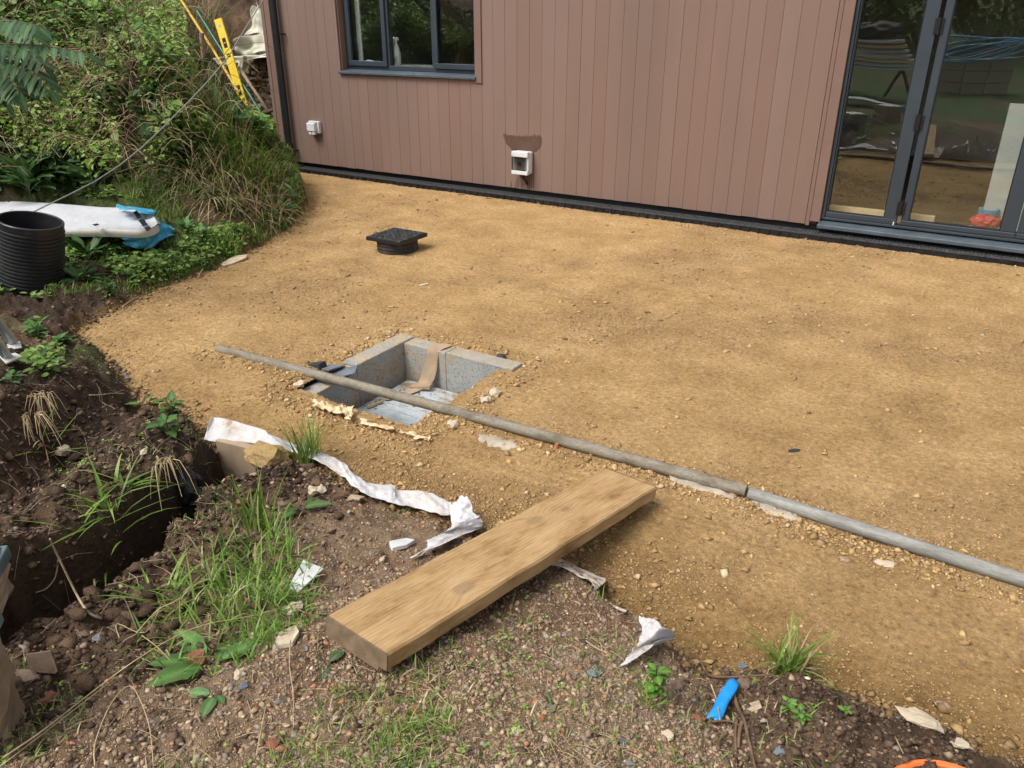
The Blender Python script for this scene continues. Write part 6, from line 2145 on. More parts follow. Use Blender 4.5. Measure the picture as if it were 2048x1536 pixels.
tuft('dry_grass', 'straw-coloured dead grass draped down the mossy bank', 'dry grass', 470, 385, 560, .3, .62, .40, 23, .95, .007, (.5, 1.5), az=-.9, azs=.7, curl=(.4, 1.3))
tuft('dry_grass', 'pale dead grass on the slope at the top of the picture left of the yellow handle', 'dry grass', 310, 45, 1000, .4, .9, .75, 24, .8, .008, (.1, 1.0), curl=(.4, 1.8))
tuft('dry_grass', 'pale dead grass clump at the top right of the slope beside the yellow handle', 'dry grass', 365, 75, 500, .35, .8, .5, 25, .85, .008, (.1, 1.1), curl=(.4, 1.8))
tuft('grass_tussock', 'dark green grass tussock low on the bank left of the mossy lobe', 'grass tussock', 400, 350, 300, .2, .45, .3, 26, .15, .008, (.2, 1.2), pal='mid')
tuft('flowering_grass', 'pale seeding grass heads above the flopping tussock', 'grass', 445, 268, 220, .3, .6, .25, 27, .6, .006, (.0, .5), curl=(.1, .7))


def moss():
    x, y, rg = hill_pts(80000, 91, 5, 42, 3.9, 6.9)
    h, d = height(x, y)
    px, py = px_of(np.stack([x, y, h], 1))
    m_ = (d < -.015) & (py > 345) & (px > -60) & (fbm(x * 2.2, y * 2.2, 241, 3) > -.12 + .5 * (px < 60))
    m_ &= ~((px < 330) & (py > 395) & (py < 480))
    m_ &= ~((px < 260) & (py > 590))
    x, y, h = x[m_], y[m_], h[m_]
    n_ = min(len(x), 22000)
    P = np.stack([x, y, h - .004], 1)[:n_]
    V, Fc, Cc = blades(P, rg.uniform(0, 6.283, n_), rg.uniform(.012, .06, n_), rg.uniform(0, 1.0, n_), rg.uniform(.2, 1.4, n_), rg.uniform(.003, .007, n_), greens(rg, n_, 'grass') * .8, seg=4)
    o = np_mesh('moss_and_grass', V, [Fc], M['leaf'], col=Cc)
    o['kind'] = 'stuff'
    # thin seedlings and dry bits over the foreground soil
    x, y, rg = polar_points(30000, .95, 3.6, -34, 46, seed=93)
    h, d = height(x, y)
    px, py = px_of(np.stack([x, y, h], 1))
    g = fbm(x * 2.4, y * 2.4, 251, 3)
    m_ = (d < -.04) & (g > .08) & (h > 0) & ((px < 900) | (rg.random(len(x)) < .25)) & (px > 0)
    x, y, h = x[m_], y[m_], h[m_]
    n_ = min(len(x), 8000)
    P = np.stack([x, y, h - .002], 1)[:n_]
    cc = greens(rg, n_, 'grass'); dr = rg.random(n_) < .35; cc[dr] = greens(rg, dr.sum(), 'dry')
    V, Fc, Cc = blades(P, rg.uniform(0, 6.283, n_), rg.uniform(.008, .05, n_), rg.uniform(.2, 1.4, n_), rg.uniform(.2, 1.4, n_), rg.uniform(.0015, .004, n_), cc, seg=4)
    o = np_mesh('sparse_grass', V, [Fc], M['leaf'], col=Cc)
    o['kind'] = 'stuff'
    # tiny seedling leaves
    x, y, rg = polar_points(9000, 1.0, 4.6, -36, 46, seed=95)
    h, d = height(x, y)
    g = fbm(x * 3, y * 3, 261, 3)
    m_ = (d < -.05) & (g > .14) & (h > -.05) & ((rg.random(len(x)) < .10) | (np.hypot(x, y) > 2.6))
    x, y, h = x[m_], y[m_], h[m_]
    n_ = len(x)
    P = np.repeat(np.stack([x, y, h + .006], 1), 3, 0)
    n3 = len(P)
    a = rg.uniform(0, 6.283, n3)
    L = rg.uniform(.004, .011, n3)
    V, Fc, Cc = leaves(P + np.stack([np.cos(a) * .004, np.sin(a) * .004, rg.uniform(0, .01, n3)], 1), np.stack([np.cos(a), np.sin(a), np.full(n3, .2)], 1), np.tile([0, 0, 1.0], (n3, 1)), L, L * .8, greens(rg, n3, 'light'))
    o = np_mesh('seedlings', V, [Fc], M['leaf'], col=Cc)
    o['kind'] = 'stuff'


moss()


def bank_straws():
    mb = MB()
    rr = random.Random(61)
    cnt = 0
    while cnt < 330:
        px0_, py0_ = rr.uniform(-20, 470), rr.uniform(0, 380)
        if px0_ > 390 and py0_ < 230: continue
        p = ground(px0_, py0_)
        if p[0] > -7.7 and p[1] > 6.2: continue
        base = p + np.array([0, 0, float(canopy(p[0:1], p[1:2])[0]) * rr.uniform(.4, 1.0)])
        az, ln = rr.uniform(-2.2, .8), rr.uniform(.15, .5)
        dn = rr.uniform(-.35, .25)
        pts = [base + np.array([math.cos(az) * ln * f, math.sin(az) * ln * f, ln * (.5 * math.sin(f * 2.6) + dn * f)]) for f in (0, .25, .5, .75, 1)]
        mb.tube(pts, [.0025, .0024, .002, .0018, .0012], 4, cap=False)
        cnt += 1
    o = mb.build('dry_stems', M['straw'])
    o['kind'] = 'stuff'


bank_straws()


# leafy plants: each big leaf a part
def leaf_mesh(name, seed, ratio=.4, lobes=0.0, n_=9, cup=.08, droop=.25, col=(.07, .15, .03)):
    rg = np.random.default_rng(seed)
    vs, fs, cs = [], [], []
    for i in range(n_):
        t = i / (n_ - 1)
        w = ratio * .5 * (math.sin(math.pi * min(1, t * .96 + .03)) ** .75) * (1.15 - .45 * t) * (1 + lobes * math.sin(i * 2.6))
        z = -droop * t * t
        for j in (-1, -.5, 0, .5, 1):
            wav = .03 * math.sin(i * 1.9 + j * 3 + seed)
            vs.append((t, j * w, z + cup * abs(j) * w * 2 + wav * abs(j) * .6))
            k_ = .82 if j != 0 else 1.35
            cs.append([c * (k_ + .12 * rg.uniform(-1, 1)) for c in col] + [1])
    for i in range(n_ - 1):
        for j in range(4):
            fs.append((i * 5 + j, i * 5 + j + 1, (i + 1) * 5 + j + 1, (i + 1) * 5 + j))
    me = bpy.data.meshes.new(name)
    me.from_pydata(vs, [], fs)
    me.polygons.foreach_set('use_smooth', [True] * len(fs))
    a = me.attributes.new('Col', 'FLOAT_COLOR', 'POINT')
    a.data.foreach_set('color', np.array(cs, np.float32).ravel())
    me.materials.append(M['leaf'])
    return me


def plant(name, label, cat, px, py, n_, L0, L1, seed, ratio=.4, pitch=(.2, .9), col=(.07, .15, .03), stem=0.0, lobes=0., azl=None, lift=0.0, group=None, leafname='leaf'):
    rg = random.Random(seed)
    p = ground(px, py)
    t_ = thing(name, label, cat, p, group=group)
    ms = [leaf_mesh('leaf', seed * 7 + i, ratio, lobes, col=tuple(c * f for c in col)) for i, f in enumerate((.85, 1.0, 1.2))]
    st = MB()
    for i in range(n_):
        az = rg.uniform(0, 6.283) if azl is None else azl[i % len(azl)] + rg.uniform(-.15, .15)
        pit_ = rg.uniform(*pitch)
        L = rg.uniform(L0, L1)
        o = bpy.data.objects.new(leafname, ms[i % 3])
        COL.objects.link(o)
        o.parent = t_
        hz_ = stem * (i + .4) / n_ if stem else 0
        off = L * .25
        base = Vector((math.cos(az) * off * math.cos(pit_), math.sin(az) * off * math.cos(pit_), hz_ + off * math.sin(pit_) + lift))
        o.location = base
        o.scale = (L, L, L)
        o.rotation_euler = (rg.uniform(-.3, .3), -pit_, az)
        st.tube([(0, 0, hz_ * .8 - .01), tuple(base)], .0022, 5, cap=False)
    if stem: st.tube([(0, 0, -.02), (.004, .002, stem)], .004, 6)
    st.build('stem', mat('green_stem', [(.3, (.10, .13, .05)), (.7, (.16, .18, .08))], .6, 20, bump=0) if 'green_stem' not in bpy.data.materials else bpy.data.materials['green_stem'], t_)
    return t_


plant('dock', 'broad-leaved dock spreading over the gravel in the left foreground', 'plant', 425, 1330, 9, .05, .14, 1, .42, (.0, .5), (.115, .225, .06), lobes=.10, azl=[3.5 + YAW, .6 + YAW, 5.0 + YAW, 1.3 + YAW, 4.1 + YAW, 2.6 + YAW, 5.8 + YAW])
plant('dock', 'small dock with a tilted leaf at the lower right of the big one', 'plant', 432, 1390, 3, .04, .07, 2, .55, (.0, .4), (.12, .22, .08))
plant('weed', 'small greyish weed by the near corner of the plank', 'plant', 655, 1328, 5, .03, .05, 3, .7, (.0, .4), (.12, .18, .085), lobes=.15)
plant('weed', 'two-leaved weed on the foreground soil below the white fleece', 'plant', 600, 1020, 5, .05, .10, 4, .45, (.2, .8), (.085, .16, .045))
plant('weed', 'round-leaved bright plant on the end of the gravel heap', 'plant', 1310, 1385, 34, .016, .032, 5, .85, (.1, .8), (.12, .24, .04), stem=.07)
plant('weed', 'small leafy weed on the crest of the spoil by the orange stone', 'plant', 345, 830, 14, .03, .06, 6, .6, (.1, .8), (.09, .19, .04), stem=.06)
plant('weed', 'bushy little weed on the face of the spoil mound', 'plant', 335, 872, 16, .035, .06, 7, .7, (.1, .8), (.075, .16, .04), stem=.07)
plant('weed', 'pale two-leaved seedling at the left of the spoil crest', 'plant', 286, 810, 3, .05, .08, 8, .5, (.1, .6), (.12, .24, .05))
plant('weed', 'leafy weed in front of the edging slab', 'plant', 500, 905, 8, .03, .05, 9, .6, (.1, .7), (.09, .18, .05), stem=.08)
plant('weed', 'leafy weed clump just right of the trestle feet', 'plant', 78, 676, 16, .04, .08, 10, .5, (.2, 1.0), (.075, .17, .035), stem=.06)
plant('weed', 'low spreading weed clump furthest right of the trestle feet', 'plant', 122, 690, 32, .03, .06, 11, .7, (.0, .7), (.085, .18, .045), stem=.03)
plant('weed', 'small weed below the trestle feet', 'plant', 25, 765, 12, .03, .06, 12, .6, (.0, .7), (.08, .16, .05), stem=.03)
plant('dock', 'arching broad-leaved weed to the right of the corrugated pipe', 'plant', 175, 515, 16, .12, .22, 13, .34, (.3, 1.1), (.065, .14, .035))
plant('dock', 'lower leafy weed between the corrugated pipe and the sand', 'plant', 160, 560, 18, .07, .14, 14, .42, (.2, 1.0), (.06, .13, .035))
plant('dock', 'leafy weed in front of the blue film', 'plant', 215, 500, 12, .09, .16, 15, .36, (.3, 1.0), (.07, .15, .035))
plant('weed', 'small weed at the sand edge below the corrugated pipe', 'plant', 215, 585, 20, .03, .06, 16, .6, (.1, .8), (.075, .16, .04), stem=.05)
plant('weed', 'leafy weed right of the blue film', 'plant', 375, 465, 20, .05, .10, 17, .45, (.2, 1.0), (.08, .18, .045), stem=.05)
plant('weed', 'second leafy weed further right below the dead grass', 'plant', 402, 480, 14, .04, .08, 18, .5, (.2, 1.0), (.08, .18, .045), stem=.05)
plant('weed', 'pale leafy shoot on the mossy lobe at the sand edge', 'plant', 582, 405, 12, .06, .11, 19, .5, (.2, .9), (.11, .22, .08), stem=.12)
plant('weed', 'lower pale leafy shoot on the mossy lobe', 'plant', 572, 432, 12, .05, .10, 20, .5, (.2, .9), (.11, .21, .08), stem=.10)
plant('foxglove', 'large rosette of long green leaves in front of the spirit level foot', 'plant', 445, 262, 26, .16, .30, 21, .3, (.2, 1.0), (.065, .15, .035), stem=.15)
plant('foxglove', 'broad-leaved plant between the tussock and the house corner', 'plant', 512, 285, 24, .12, .22, 22, .42, (.2, 1.0), (.075, .17, .04), stem=.15)
plant('foxglove', 'dark rosette of broad leaves at the foot of the bank on the left', 'plant', 60, 385, 24, .14, .28, 23, .42, (.2, 1.0), (.07, .145, .04), stem=.15)
plant('foxglove', 'dark broad-leaved plant behind the white pack', 'plant', 190, 385, 22, .12, .24, 24, .42, (.2, 1.0), (.07, .14, .04), stem=.12)
plant('foxglove', 'broad-leaved plant on the bank between the thicket and the mossy lobe', 'plant', 345, 350, 26, .12, .22, 25, .42, (.2, 1.0), (.075, .155, .04), stem=.18)
plant('weed', 'small weed in the dark soil left of the lone grass tuft', 'plant', 1572, 1418, 12, .014, .024, 26, .8, (.1, .7), (.13, .25, .05), stem=.02)
plant('weed', 'small weed right of the roots in the dark soil', 'plant', 1600, 1440, 14, .012, .022, 27, .8, (.1, .7), (.13, .25, .05), stem=.02)
plant('weed', 'small weed furthest right in the dark soil', 'plant', 1690, 1432, 10, .012, .022, 28, .8, (.1, .7), (.13, .24, .05), stem=.02)


def ground_leaves():
    x, y, rg = hill_pts(60000, 191, 5, 44, 3.6, 7.2)
    d = patio_sd(x, y)
    h, d = height(x, y)
    px, py = px_of(np.stack([x, y, h], 1))
    g = fbm(x * 2.6, y * 2.6, 271, 3)
    m_ = (d < -.05) & (py > 330) & (px > -80) & (px < 640) & (g > -.05) & ~((px < 330) & (py > 400) & (py < 478)) & (py < 760)
    m_ &= ((py < 600) | (g > .2)) & ~((px < 60) & (py > 620))
    x, y, h, g = x[m_], y[m_], h[m_], g[m_]
    n_ = len(x)
    u = rg.random(n_)
    P = np.stack([x, y, h + .005 + .06 * u * np.clip(g * 2 + .3, 0, 1)], 1)
    a = rg.uniform(0, 6.283, n_)
    L = rg.uniform(.018, .05, n_)
    c = greens(rg, n_, 'mid')
    lt = rg.random(n_) < .35
    c[lt] = greens(rg, lt.sum(), 'light')
    V, Fc, Cc = leaves(P, np.stack([np.cos(a), np.sin(a), rg.uniform(-.2, .6, n_)], 1), np.stack([rg.normal(.15, .35, n_), rg.normal(-.25, .35, n_), np.ones(n_)], 1), L, L * rg.uniform(.4, .75, n_), c)
    o = np_mesh('ground_cover', V, [Fc], M['leaf'], col=Cc)
    o['kind'] = 'stuff'


ground_leaves()


tuft('moss_patch', 'short mossy grass on the rounded end of the bank by the drain', 'moss', 572, 362, 3200, .02, .075, .50, 31, .15, .007, (.0, 1.1), soil=True)
tuft('moss_patch', 'mossy grass low on the rounded end of the bank', 'moss', 572, 415, 1500, .02, .06, .35, 32, .15, .006, (.0, 1.0), soil=True)
tuft('moss_patch', 'mossy grass on the bank below the dead grass', 'moss', 515, 430, 900, .02, .07, .30, 33, .2, .006, (.0, 1.0), soil=True)
rr_p = random.Random(23)
for i in range(14):
    qx, qy = [(150, 120), (215, 150), (270, 130), (330, 170), (185, 205), (255, 215), (310, 235), (120, 260), (60, 240), (360, 260), (225, 275), (290, 300), (140, 320), (390, 300)][i]
    lt_ = qx > 140 and qy < 240
    plant('nettle', 'leafy upright weed rising out of the tangled bank growth', 'plant', qx, qy, 24, .06, .12, 40 + i, .5, (-.1, .7), (.15, .27, .05) if lt_ else (.07, .15, .035), stem=rr_p.uniform(.3, .55), group='upright weeds on the overgrown bank')


tuft('moss_patch', 'mossy grass over the crest of the rounded bank end facing the wall', 'moss', 604, 362, 1800, .02, .07, .34, 34, .15, .007, (.0, 1.1), soil=True)
tuft('moss_patch', 'mossy grass on the steep sand-side face of the bank end', 'moss', 612, 395, 1500, .02, .06, .28, 35, .15, .007, (.2, 1.3), soil=True)


def pit_debris():
    rg = np.random.default_rng(19)
    n_ = 420
    x, y = rg.uniform(fx0 - .02, fx1 + .02, n_), fy0 + (fy1 - fy0) * rg.random(n_) ** 1.4
    e = np.minimum(np.minimum(x - fx0, fx1 - x), np.minimum(y - fy0, fy1 - y))
    k_ = rg.random(n_) < np.clip(1.1 - e / .12, .15, 1)
    x, y = x[k_], y[k_]
    c = np.array([(.22, .16, .10)]) * rg.uniform(.3, 1.5, (len(x), 1))
    o = scatter('pit_debris', np.stack([x, y, np.full(len(x), DB + .036)], 1), rg.uniform(.003, .009, len(x)), c, M['stone'], OCTV, 20)
    o['kind'] = 'stuff'


pit_debris()


def wilted():
    p = ground(1675, 1405)
    t_ = thing('wilted_weed', 'shrivelled brown weed on the dark soil beside the lone grass tuft', 'plant', p)
    me = leaf_mesh('leaf', 991, .35, .1, col=(.11, .085, .05))
    rg = random.Random(3)
    for i in range(9):
        o = bpy.data.objects.new('leaf', me); COL.objects.link(o); o.parent = t_
        L = rg.uniform(.035, .07)
        o.scale = (L, L, L); o.location = (0, 0, .02); o.rotation_euler = (rg.uniform(-1.5, 1.5), rg.uniform(-.3, .5), rg.uniform(0, 6.28))


wilted()


# pinnate shrub hanging in at the top left: fronds > leaflets
def pinnate():
    t_ = thing('pinnate_shrub', 'shrub with long feathery leaves reaching in at the top left corner', 'shrub', DP(-160, 330, 5.3))
    lm = [leaf_mesh('leaflet', 500 + i, .3, .0, n_=6, cup=.05, droop=.2, col=c) for i, c in enumerate(((.035, .09, .03), (.05, .12, .035), (.075, .15, .06)))]
    fr_ = [((-120, 95), (60, 75), (175, 108)), ((-120, 60), (20, 25), (78, 55)), ((-110, 120), (40, 92), (100, 178)), ((-110, 90), (10, 60), (88, 130)), ((-100, 130), (20, 120), (40, 185)), ((-90, 20), (40, 30), (68, 78)), ((-100, 150), (-20, 140), (12, 200))]
    rg = random.Random(9)
    bm_ = MB()
    for k_, (a, b_, c_) in enumerate(fr_):
        d0 = 4.9 + .14 * k_
        A_, B_, C_ = DP(*a, d0 + .5), DP(*b_, d0), DP(*c_, d0 - .15)
        n_ = 15
        pts = [A_ * (1 - f) ** 2 + 2 * B_ * f * (1 - f) + C_ * f * f for f in [i / n_ for i in range(n_ + 1)]]
        f_ = rel(MB().tube(pts, [.006 - .0003 * i for i in range(n_ + 1)], 5).build('frond', M['twig'], t_))
        for i in range(4, n_ + 1):
            T = pts[i] - pts[i - 1]; T /= np.linalg.norm(T)
            S = np.cross(T, [0, 0, 1.0]); S /= np.linalg.norm(S)
            for s_ in ((-1, 1) if i < n_ else (0,)):
                Dv = (T * .55 + S * s_ * .85 + np.array([0, 0, -.25])) if s_ else T + np.array([0, 0, -.3])
                Dv /= np.linalg.norm(Dv)
                N = np.cross(np.cross(Dv, [0.25, -.35, 1.0]), Dv); N /= np.linalg.norm(N)
                if N[2] < 0: N = -N
                Y = np.cross(N, Dv)
                L = .155 * (1 - .35 * abs(i - 9) / 8) * rg.uniform(.85, 1.15)
                o = bpy.data.objects.new('leaflet', lm[(i + k_) % 3]); COL.objects.link(o)
                o.parent = f_
                Mx = Matrix(((Dv[0] * L, Y[0] * L, N[0] * L, pts[i][0]), (Dv[1] * L, Y[1] * L, N[1] * L, pts[i][1]), (Dv[2] * L, Y[2] * L, N[2] * L, pts[i][2]), (0, 0, 0, 1)))
                o.matrix_local = Mx
        bm_.tube([DP(-160, 330, 5.3) + np.array([0, 0, .0]), DP(-150, 200, 5.35), A_], .012, 6)
    rel(bm_.build('branch', M['twig'], t_))


pinnate()


# ------------------------------------------------------------------ roots, straws, sticks
def strand(name, pts, rad, m, label, cat, group=None, lift=.012, taper=.5):
    P = []
    for i, q in enumerate(pts):
        P.append(ground(q[0], q[1], (q[2] if len(q) > 2 else lift)))
    # smooth
    out_ = []
    for i in range(len(P) - 1):
        p0, p1, p2, p3 = P[max(i - 1, 0)], P[i], P[i + 1], P[min(i + 2, len(P) - 1)]
        for f in (0, .25, .5, .75):
            out_.append(.5 * ((2 * p1) + (-p0 + p2) * f + (2 * p0 - 5 * p1 + 4 * p2 - p3) * f * f + (-p0 + 3 * p1 - 3 * p2 + p3) * f ** 3))
    out_.append(P[-1])
    n_ = len(out_)
    o = MB().tube(out_, [rad * (1 - (1 - taper) * i / n_) for i in range(n_)], 6).build(name, m, None, smooth=True)
    return tag(recenter(o), label, cat, group)


Z7 = lambda a, b_, l=.012: (a * .3418, 1060 + b_ * .3418, l)
strand('root', [Z7(600, 545), Z7(520, 490, .02), Z7(460, 400, .04), Z7(400, 280, .10), Z7(330, 140, .2), Z7(295, 60, .28)], .0038, M['root'], 'pale root sticking up out of the trench at the left', 'root')
strand('root', [Z7(370, 275, .06), Z7(340, 330, .05), Z7(280, 370, .04), Z7(210, 375, .03)], .003, M['root'], 'short side root hanging in the trench beneath the tall pale one', 'root')
strand('root', [(180, 795), (205, 790, .02), (225, 787, .015), (250, 790)], .0035, M['root'], 'crooked pale root on the upper spoil above the mound', 'root')
strand('straw', [Z7(20, 1340, .02), Z7(250, 1180, .03), Z7(500, 985, .03), Z7(760, 790, .05), Z7(1000, 640, .05), Z7(1200, 560, .06), Z7(1480, 510, .05), Z7(1740, 430, .03)], .0018, M['straw'], 'longest dry stalk crossing the left foreground diagonally', 'straw')
strand('straw', [Z7(800, 620, .05), Z7(930, 470, .08), Z7(1060, 400, .09), Z7(1310, 190, .06), Z7(1360, 330, .05)], .0015, M['straw'], 'dry stalk arching through the grass above the dock', 'straw')
strand('straw', [Z7(560, 1393, .01), Z7(560, 1250, .015), Z7(650, 1020, .02), Z7(760, 920, .02), Z7(830, 1020, .015), Z7(880, 1180, .01), Z7(900, 1393, .008)], .0016, M['straw'], 'looping dry stalk on the gravel at the bottom left', 'straw')
strand('straw', [Z7(1700, 650, .02), Z7(1695, 800, .015), Z7(1715, 950, .012), Z7(1720, 1160, .01)], .0016, M['straw'], 'upright pale stalk below the cream flake near the plank end', 'straw')
strand('straw', [Z7(1500, 1330, .01), Z7(1545, 1090, .012), Z7(1560, 1020, .01)], .0013, M['straw'], 'thin pale stalk left of the foreground moss', 'straw')
strand('straw', [Z7(830, 620, .03), Z7(920, 690, .03), Z7(1000, 770, .02)], .0015, M['straw'], 'bent dry stalk left of the dock leaves', 'straw')
strand('straw', [Z7(700, 640, .03), Z7(690, 560, .03), Z7(850, 600, .03), Z7(950, 430, .04)], .0013, M['straw'], 'dry stalk tangled in the grass at the trench lip', 'straw')
strand('straw', [Z7(0, 1393, .02), Z7(380, 1100, .02), Z7(640, 900, .02)], .0012, M['straw'], 'thin dry stalk running along the bottom left paper pack', 'straw')
strand('straw', [(1172, 1282), (1190, 1295), (1216, 1308)], .0022, M['straw'], 'short straw on the gravel left of the standing fleece scrap', 'straw')
strand('straw', [(876, 1388), (890, 1405), (913, 1420)], .0016, M['straw'], 'short straw above the gravel moss patch', 'straw')
strand('straw', [(396, 554), (412, 528, .02), (431, 499, .05)], .004, M['straw'], 'dry stick leaning at the sand edge below the mossy bank', 'stick')
strand('straw', [(245, 615), (262, 603, .015), (278, 594)], .004, M['straw'], 'pale stick at the sand edge right of the corrugated pipe', 'stick')
strand('straw', [(1422, 1370, .02), (1432, 1405, .02), (1440, 1440)], .0022, M['straw'], 'pale straw lying across the blue pipe offcut', 'straw', lift=.035)
strand('stick', [(1402, 1325, .02), (1412, 1345, .012), (1425, 1354), (1470, 1354), (1545, 1351, .015)], .0045, M['twig'], 'brown forked stick lying behind the blue pipe offcut', 'stick')
strand('stick', [(1464, 1378, .03), (1475, 1415, .02), (1488, 1440, .015), (1496, 1475), (1500, 1500), (1510, 1540)], .0055, M['twig'], 'long curving brown root running to the bottom edge right of the blue pipe', 'root')
strand('stick', [(1484, 1446, .012), (1478, 1470), (1476, 1500)], .006, M['twig'], 'straight stout stick beside the long curving root', 'stick')
strand('stick', [(1474, 1440), (1470, 1470), (1472, 1505)], .0045, M['twig'], 'thinner stick left of the stout one at the bottom right', 'stick')
strand('stick', [(1420, 1445), (1460, 1444, .015), (1490, 1460)], .0035, M['twig'], 'thin bowed root under the blue pipe offcut', 'root')
strand('stick', [(1436, 1500), (1440, 1480, .015), (1455, 1465)], .004, M['twig'], 'short hooked root left of the sticks at the bottom right', 'root')
strand('stick', [(1738, 1425), (1741, 1400, .03)], .003, M['twig'], 'short twig upright in the dark soil near the sand', 'twig')
strand('straw', [(1790, 1475), (1815, 1530)], .0016, M['straw'], 'straw lying in the dark soil left of the bucket', 'straw')
strand('straw', [(1535, 1340, .03), (1565, 1330, .02), (1600, 1318, .015)], .002, M['straw'], 'dead blade lying at the foot of the lone grass tuft', 'straw')
strand('straw', [(79, 832), (80, 870, .02), (92, 900, .01), (100, 935)], .0025, M['straw'], 'dead stem hanging down the upper spoil face', 'straw')


def hanging_roots():
    # bunches of rootlets on the spoil faces
    for (px, py, lab, sd) in ((82, 790, 'pale fibrous root bunch hanging on the upper spoil face', 1), (60, 830, 'second fibrous root bunch lower on the upper spoil face', 2), (325, 925, 'fibrous root bunch hanging over the black plastic', 3)):
        p = ground(px, py, .02)
        rg = random.Random(sd)
        mb = MB()
        tow = np.array([-p[0], -p[1], 0]); tow /= np.linalg.norm(tow)
        for i in range(26):
            d = tow * rg.uniform(.2, 1) + np.array([rg.uniform(-.7, .7), rg.uniform(-.7, .7), 0])
            L = rg.uniform(.05, .14)
            s_ = p + np.array([rg.uniform(-.03, .03), rg.uniform(-.03, .03), 0])
            mb.tube([s_, s_ + d * L * .3 + np.array([0, 0, .01]), s_ + d * L * .6 - np.array([0, 0, L * .3]), s_ + d * L * .8 - np.array([0, 0, L * .8])], [.002, .0018, .0014, .001], 4, cap=False)
        o = mb.build('root_bunch', M['straw'])
        tag(recenter(o), lab, 'roots')
    mb = MB()
    rr = random.Random(17)
    for i in range(110):
        px, py = rr.uniform(-20, 430), rr.uniform(760, 1190)
        p = ground(px, py, .006)
        if p[2] < -.45 or patio_sd(np.array([p[0]]), np.array([p[1]]))[0] > -.03: continue
        pts = [p]
        az = rr.uniform(0, 6.28)
        for k_ in range(4):
            az += rr.uniform(-.7, .7)
            q = pts[-1] + np.array([math.cos(az) * .035, math.sin(az) * .035, 0])
            q[2] = hz(q[0], q[1]) + .006
            if abs(q[2] - pts[-1][2]) > .08: break
            pts.append(q)
        if len(pts) > 2: mb.tube(pts, .0008, 4, cap=False)
    o = mb.build('rootlets', M['root'])
    o['kind'] = 'stuff'
    mb = MB()
    for i in range(230):
        px, py = rr.uniform(0, 1300), rr.uniform(1180, 1536)
        p = ground(px, py, .006)
        if patio_sd(np.array([p[0]]), np.array([p[1]]))[0] > -.05: continue
        az = rr.uniform(0, 6.28); L = rr.uniform(.02, .07)
        q = p + np.array([math.cos(az) * L, math.sin(az) * L, 0]); q[2] = hz(q[0], q[1]) + .008
        mb.tube([p, (p + q) / 2 + np.array([0, 0, .004]), q], .0007, 4, cap=False)
    o = mb.build('straw_litter', M['straw'])
    o['kind'] = 'stuff'


hanging_roots()

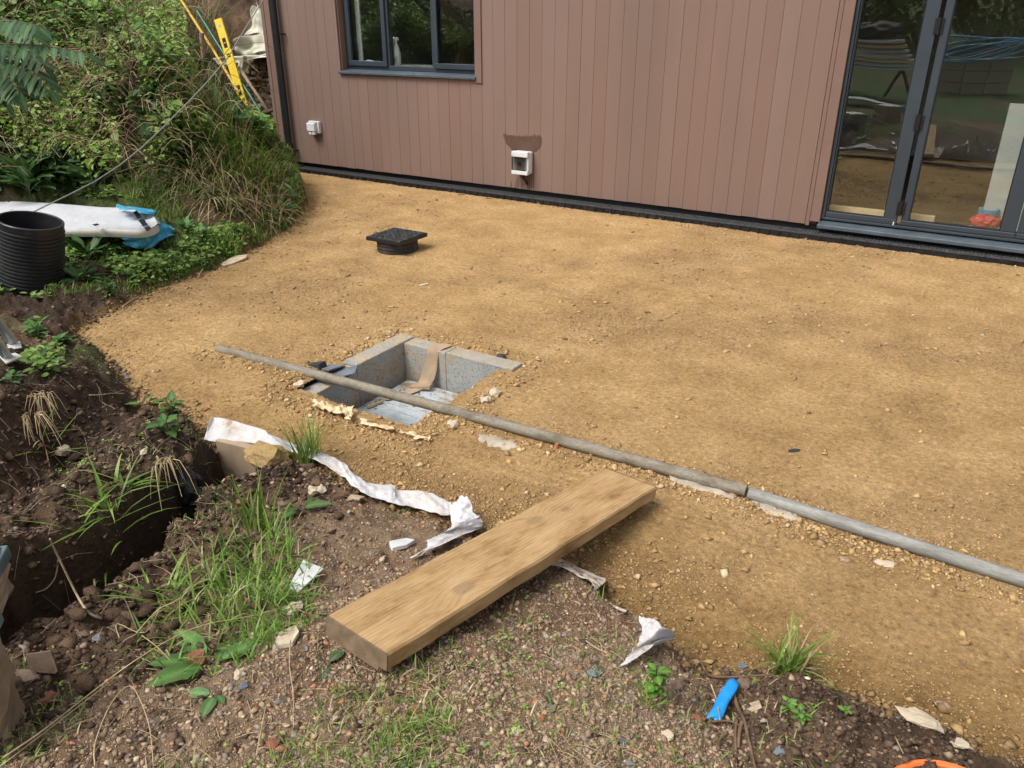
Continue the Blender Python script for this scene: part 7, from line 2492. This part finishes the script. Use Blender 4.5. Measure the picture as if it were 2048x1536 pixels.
# ------------------------------------------------------------------ garden behind the camera, mirrored in the panes
def behind():
    st = thing('timber_stack', 'stack of old boards on trestles behind the viewpoint, mirrored in the left glazed door', 'timber stack', (-2.45, -2.1, hz(-2.45, -2.1)))
    z0 = hz(-2.45, -2.1)
    for i in range(7):
        rel(MB().box((-3.4 + .05 * i, -2.4 + .04 * i, z0 + .42 + i * .07), (-1.75 - .04 * i, -1.9 + .02 * i, z0 + .46 + i * .07)).build('stacked_board', M['whiteplastic'] if i % 3 == 0 else (M['panelboard'] if i % 3 == 1 else M['softwood']), st, bevel=.003))
    for x in (-3.2, -1.95):
        rel(MB().tube([(x - .2, -2.15, z0), (x, -2.15, z0 + .42)], .025, 8).tube([(x + .2, -2.15, z0), (x, -2.15, z0 + .42)], .025, 8).build('trestle_leg', M['iron'], st))
    crumple('tarpaulin', M['blackbag'], 'dark tarpaulin bundle on the board stack, mirrored in the left glazed door', 'tarpaulin', (-2.5, -2.15, z0 + .89), .45, .25, .25, 71)
    cloth('white_sheeting', [(-3.3, -1.0, hz(-3.3, -1.0) + .05), (-1.5, -.9, hz(-1.5, -.9) + .05), (-1.5, -.65, hz(-1.5, -.65) + .10), (-3.3, -.7, hz(-3.3, -.7) + .10)], M['sheet'], 'rumpled white sheeting on the grass behind the viewpoint, mirrored in the left door', 'sheeting', 41, .04)
    rg = np.random.default_rng(5)
    z1 = hz(-.9, -3.6)
    mb = MB()
    for k_ in range(6):
        r = .5 + .05 * k_
        mb.tube([(-.95 + r * math.cos(t) * 1.1, -3.6 + .4 * r * math.sin(t), z1 + .62 + .18 * math.sin(t + k_ * .7) + .02 * k_) for t in np.linspace(0, 6.283, 26)], .014, 6, cap=False)
    o = mb.build('blue_hose', M['bluenet'], smooth=True)
    tag(recenter(o), 'coil of blue hose on a block pile, mirrored in the right glazed door', 'hose')
    bp_ = thing('block_pile', 'pile of old blocks under the blue hose, mirrored in the right glazed door', 'block pile', (-.95, -3.6, z1))
    for i in range(3):
        for j in range(3):
            rel(MB().box((-1.5 + i * .4, -3.8, z1 - .03 + j * .2), (-1.13 + i * .4, -3.45, z1 + .16 + j * .2)).build('block', M['mortar'], bp_, bevel=.01))
    # hedge
    for i in range(9):
        x0, y0 = -7 + i * 1.5, -8.5 - (i % 3) * .5
        n_ = 2600
        u = rg.normal(0, 1, (n_, 3)); u /= np.linalg.norm(u, axis=1, keepdims=True)
        rad = rg.uniform(.5, 1, n_)[:, None] ** .5
        P = np.array([x0, y0, hz(x0, y0) + 1.25]) + u * rad * np.array([1.1, .9, 1.35])
        L = rg.uniform(.09, .19, n_)
        V, Fc, Cc = leaves(P, rg.normal(0, 1, (n_, 3)), np.tile([.1, .3, 1.0], (n_, 1)) + rg.normal(0, .3, (n_, 3)), L, L * .6, greens(rg, n_, 'mid'))
        t_ = thing('hedge_shrub', 'green hedge shrub behind the viewpoint, seen only mirrored in the panes', 'shrub', (x0, y0, hz(x0, y0)), group='hedge shrubs behind the viewpoint')
        o = rel(np_mesh('foliage', V, [Fc], M['leaf'], col=Cc, parent=t_))
        rel(MB().tube([(x0, y0, hz(x0, y0) - .1), (x0 + .05, y0, hz(x0, y0) + 1.4)], [.07, .03], 7).build('trunk', M['twig'], t_))


behind()
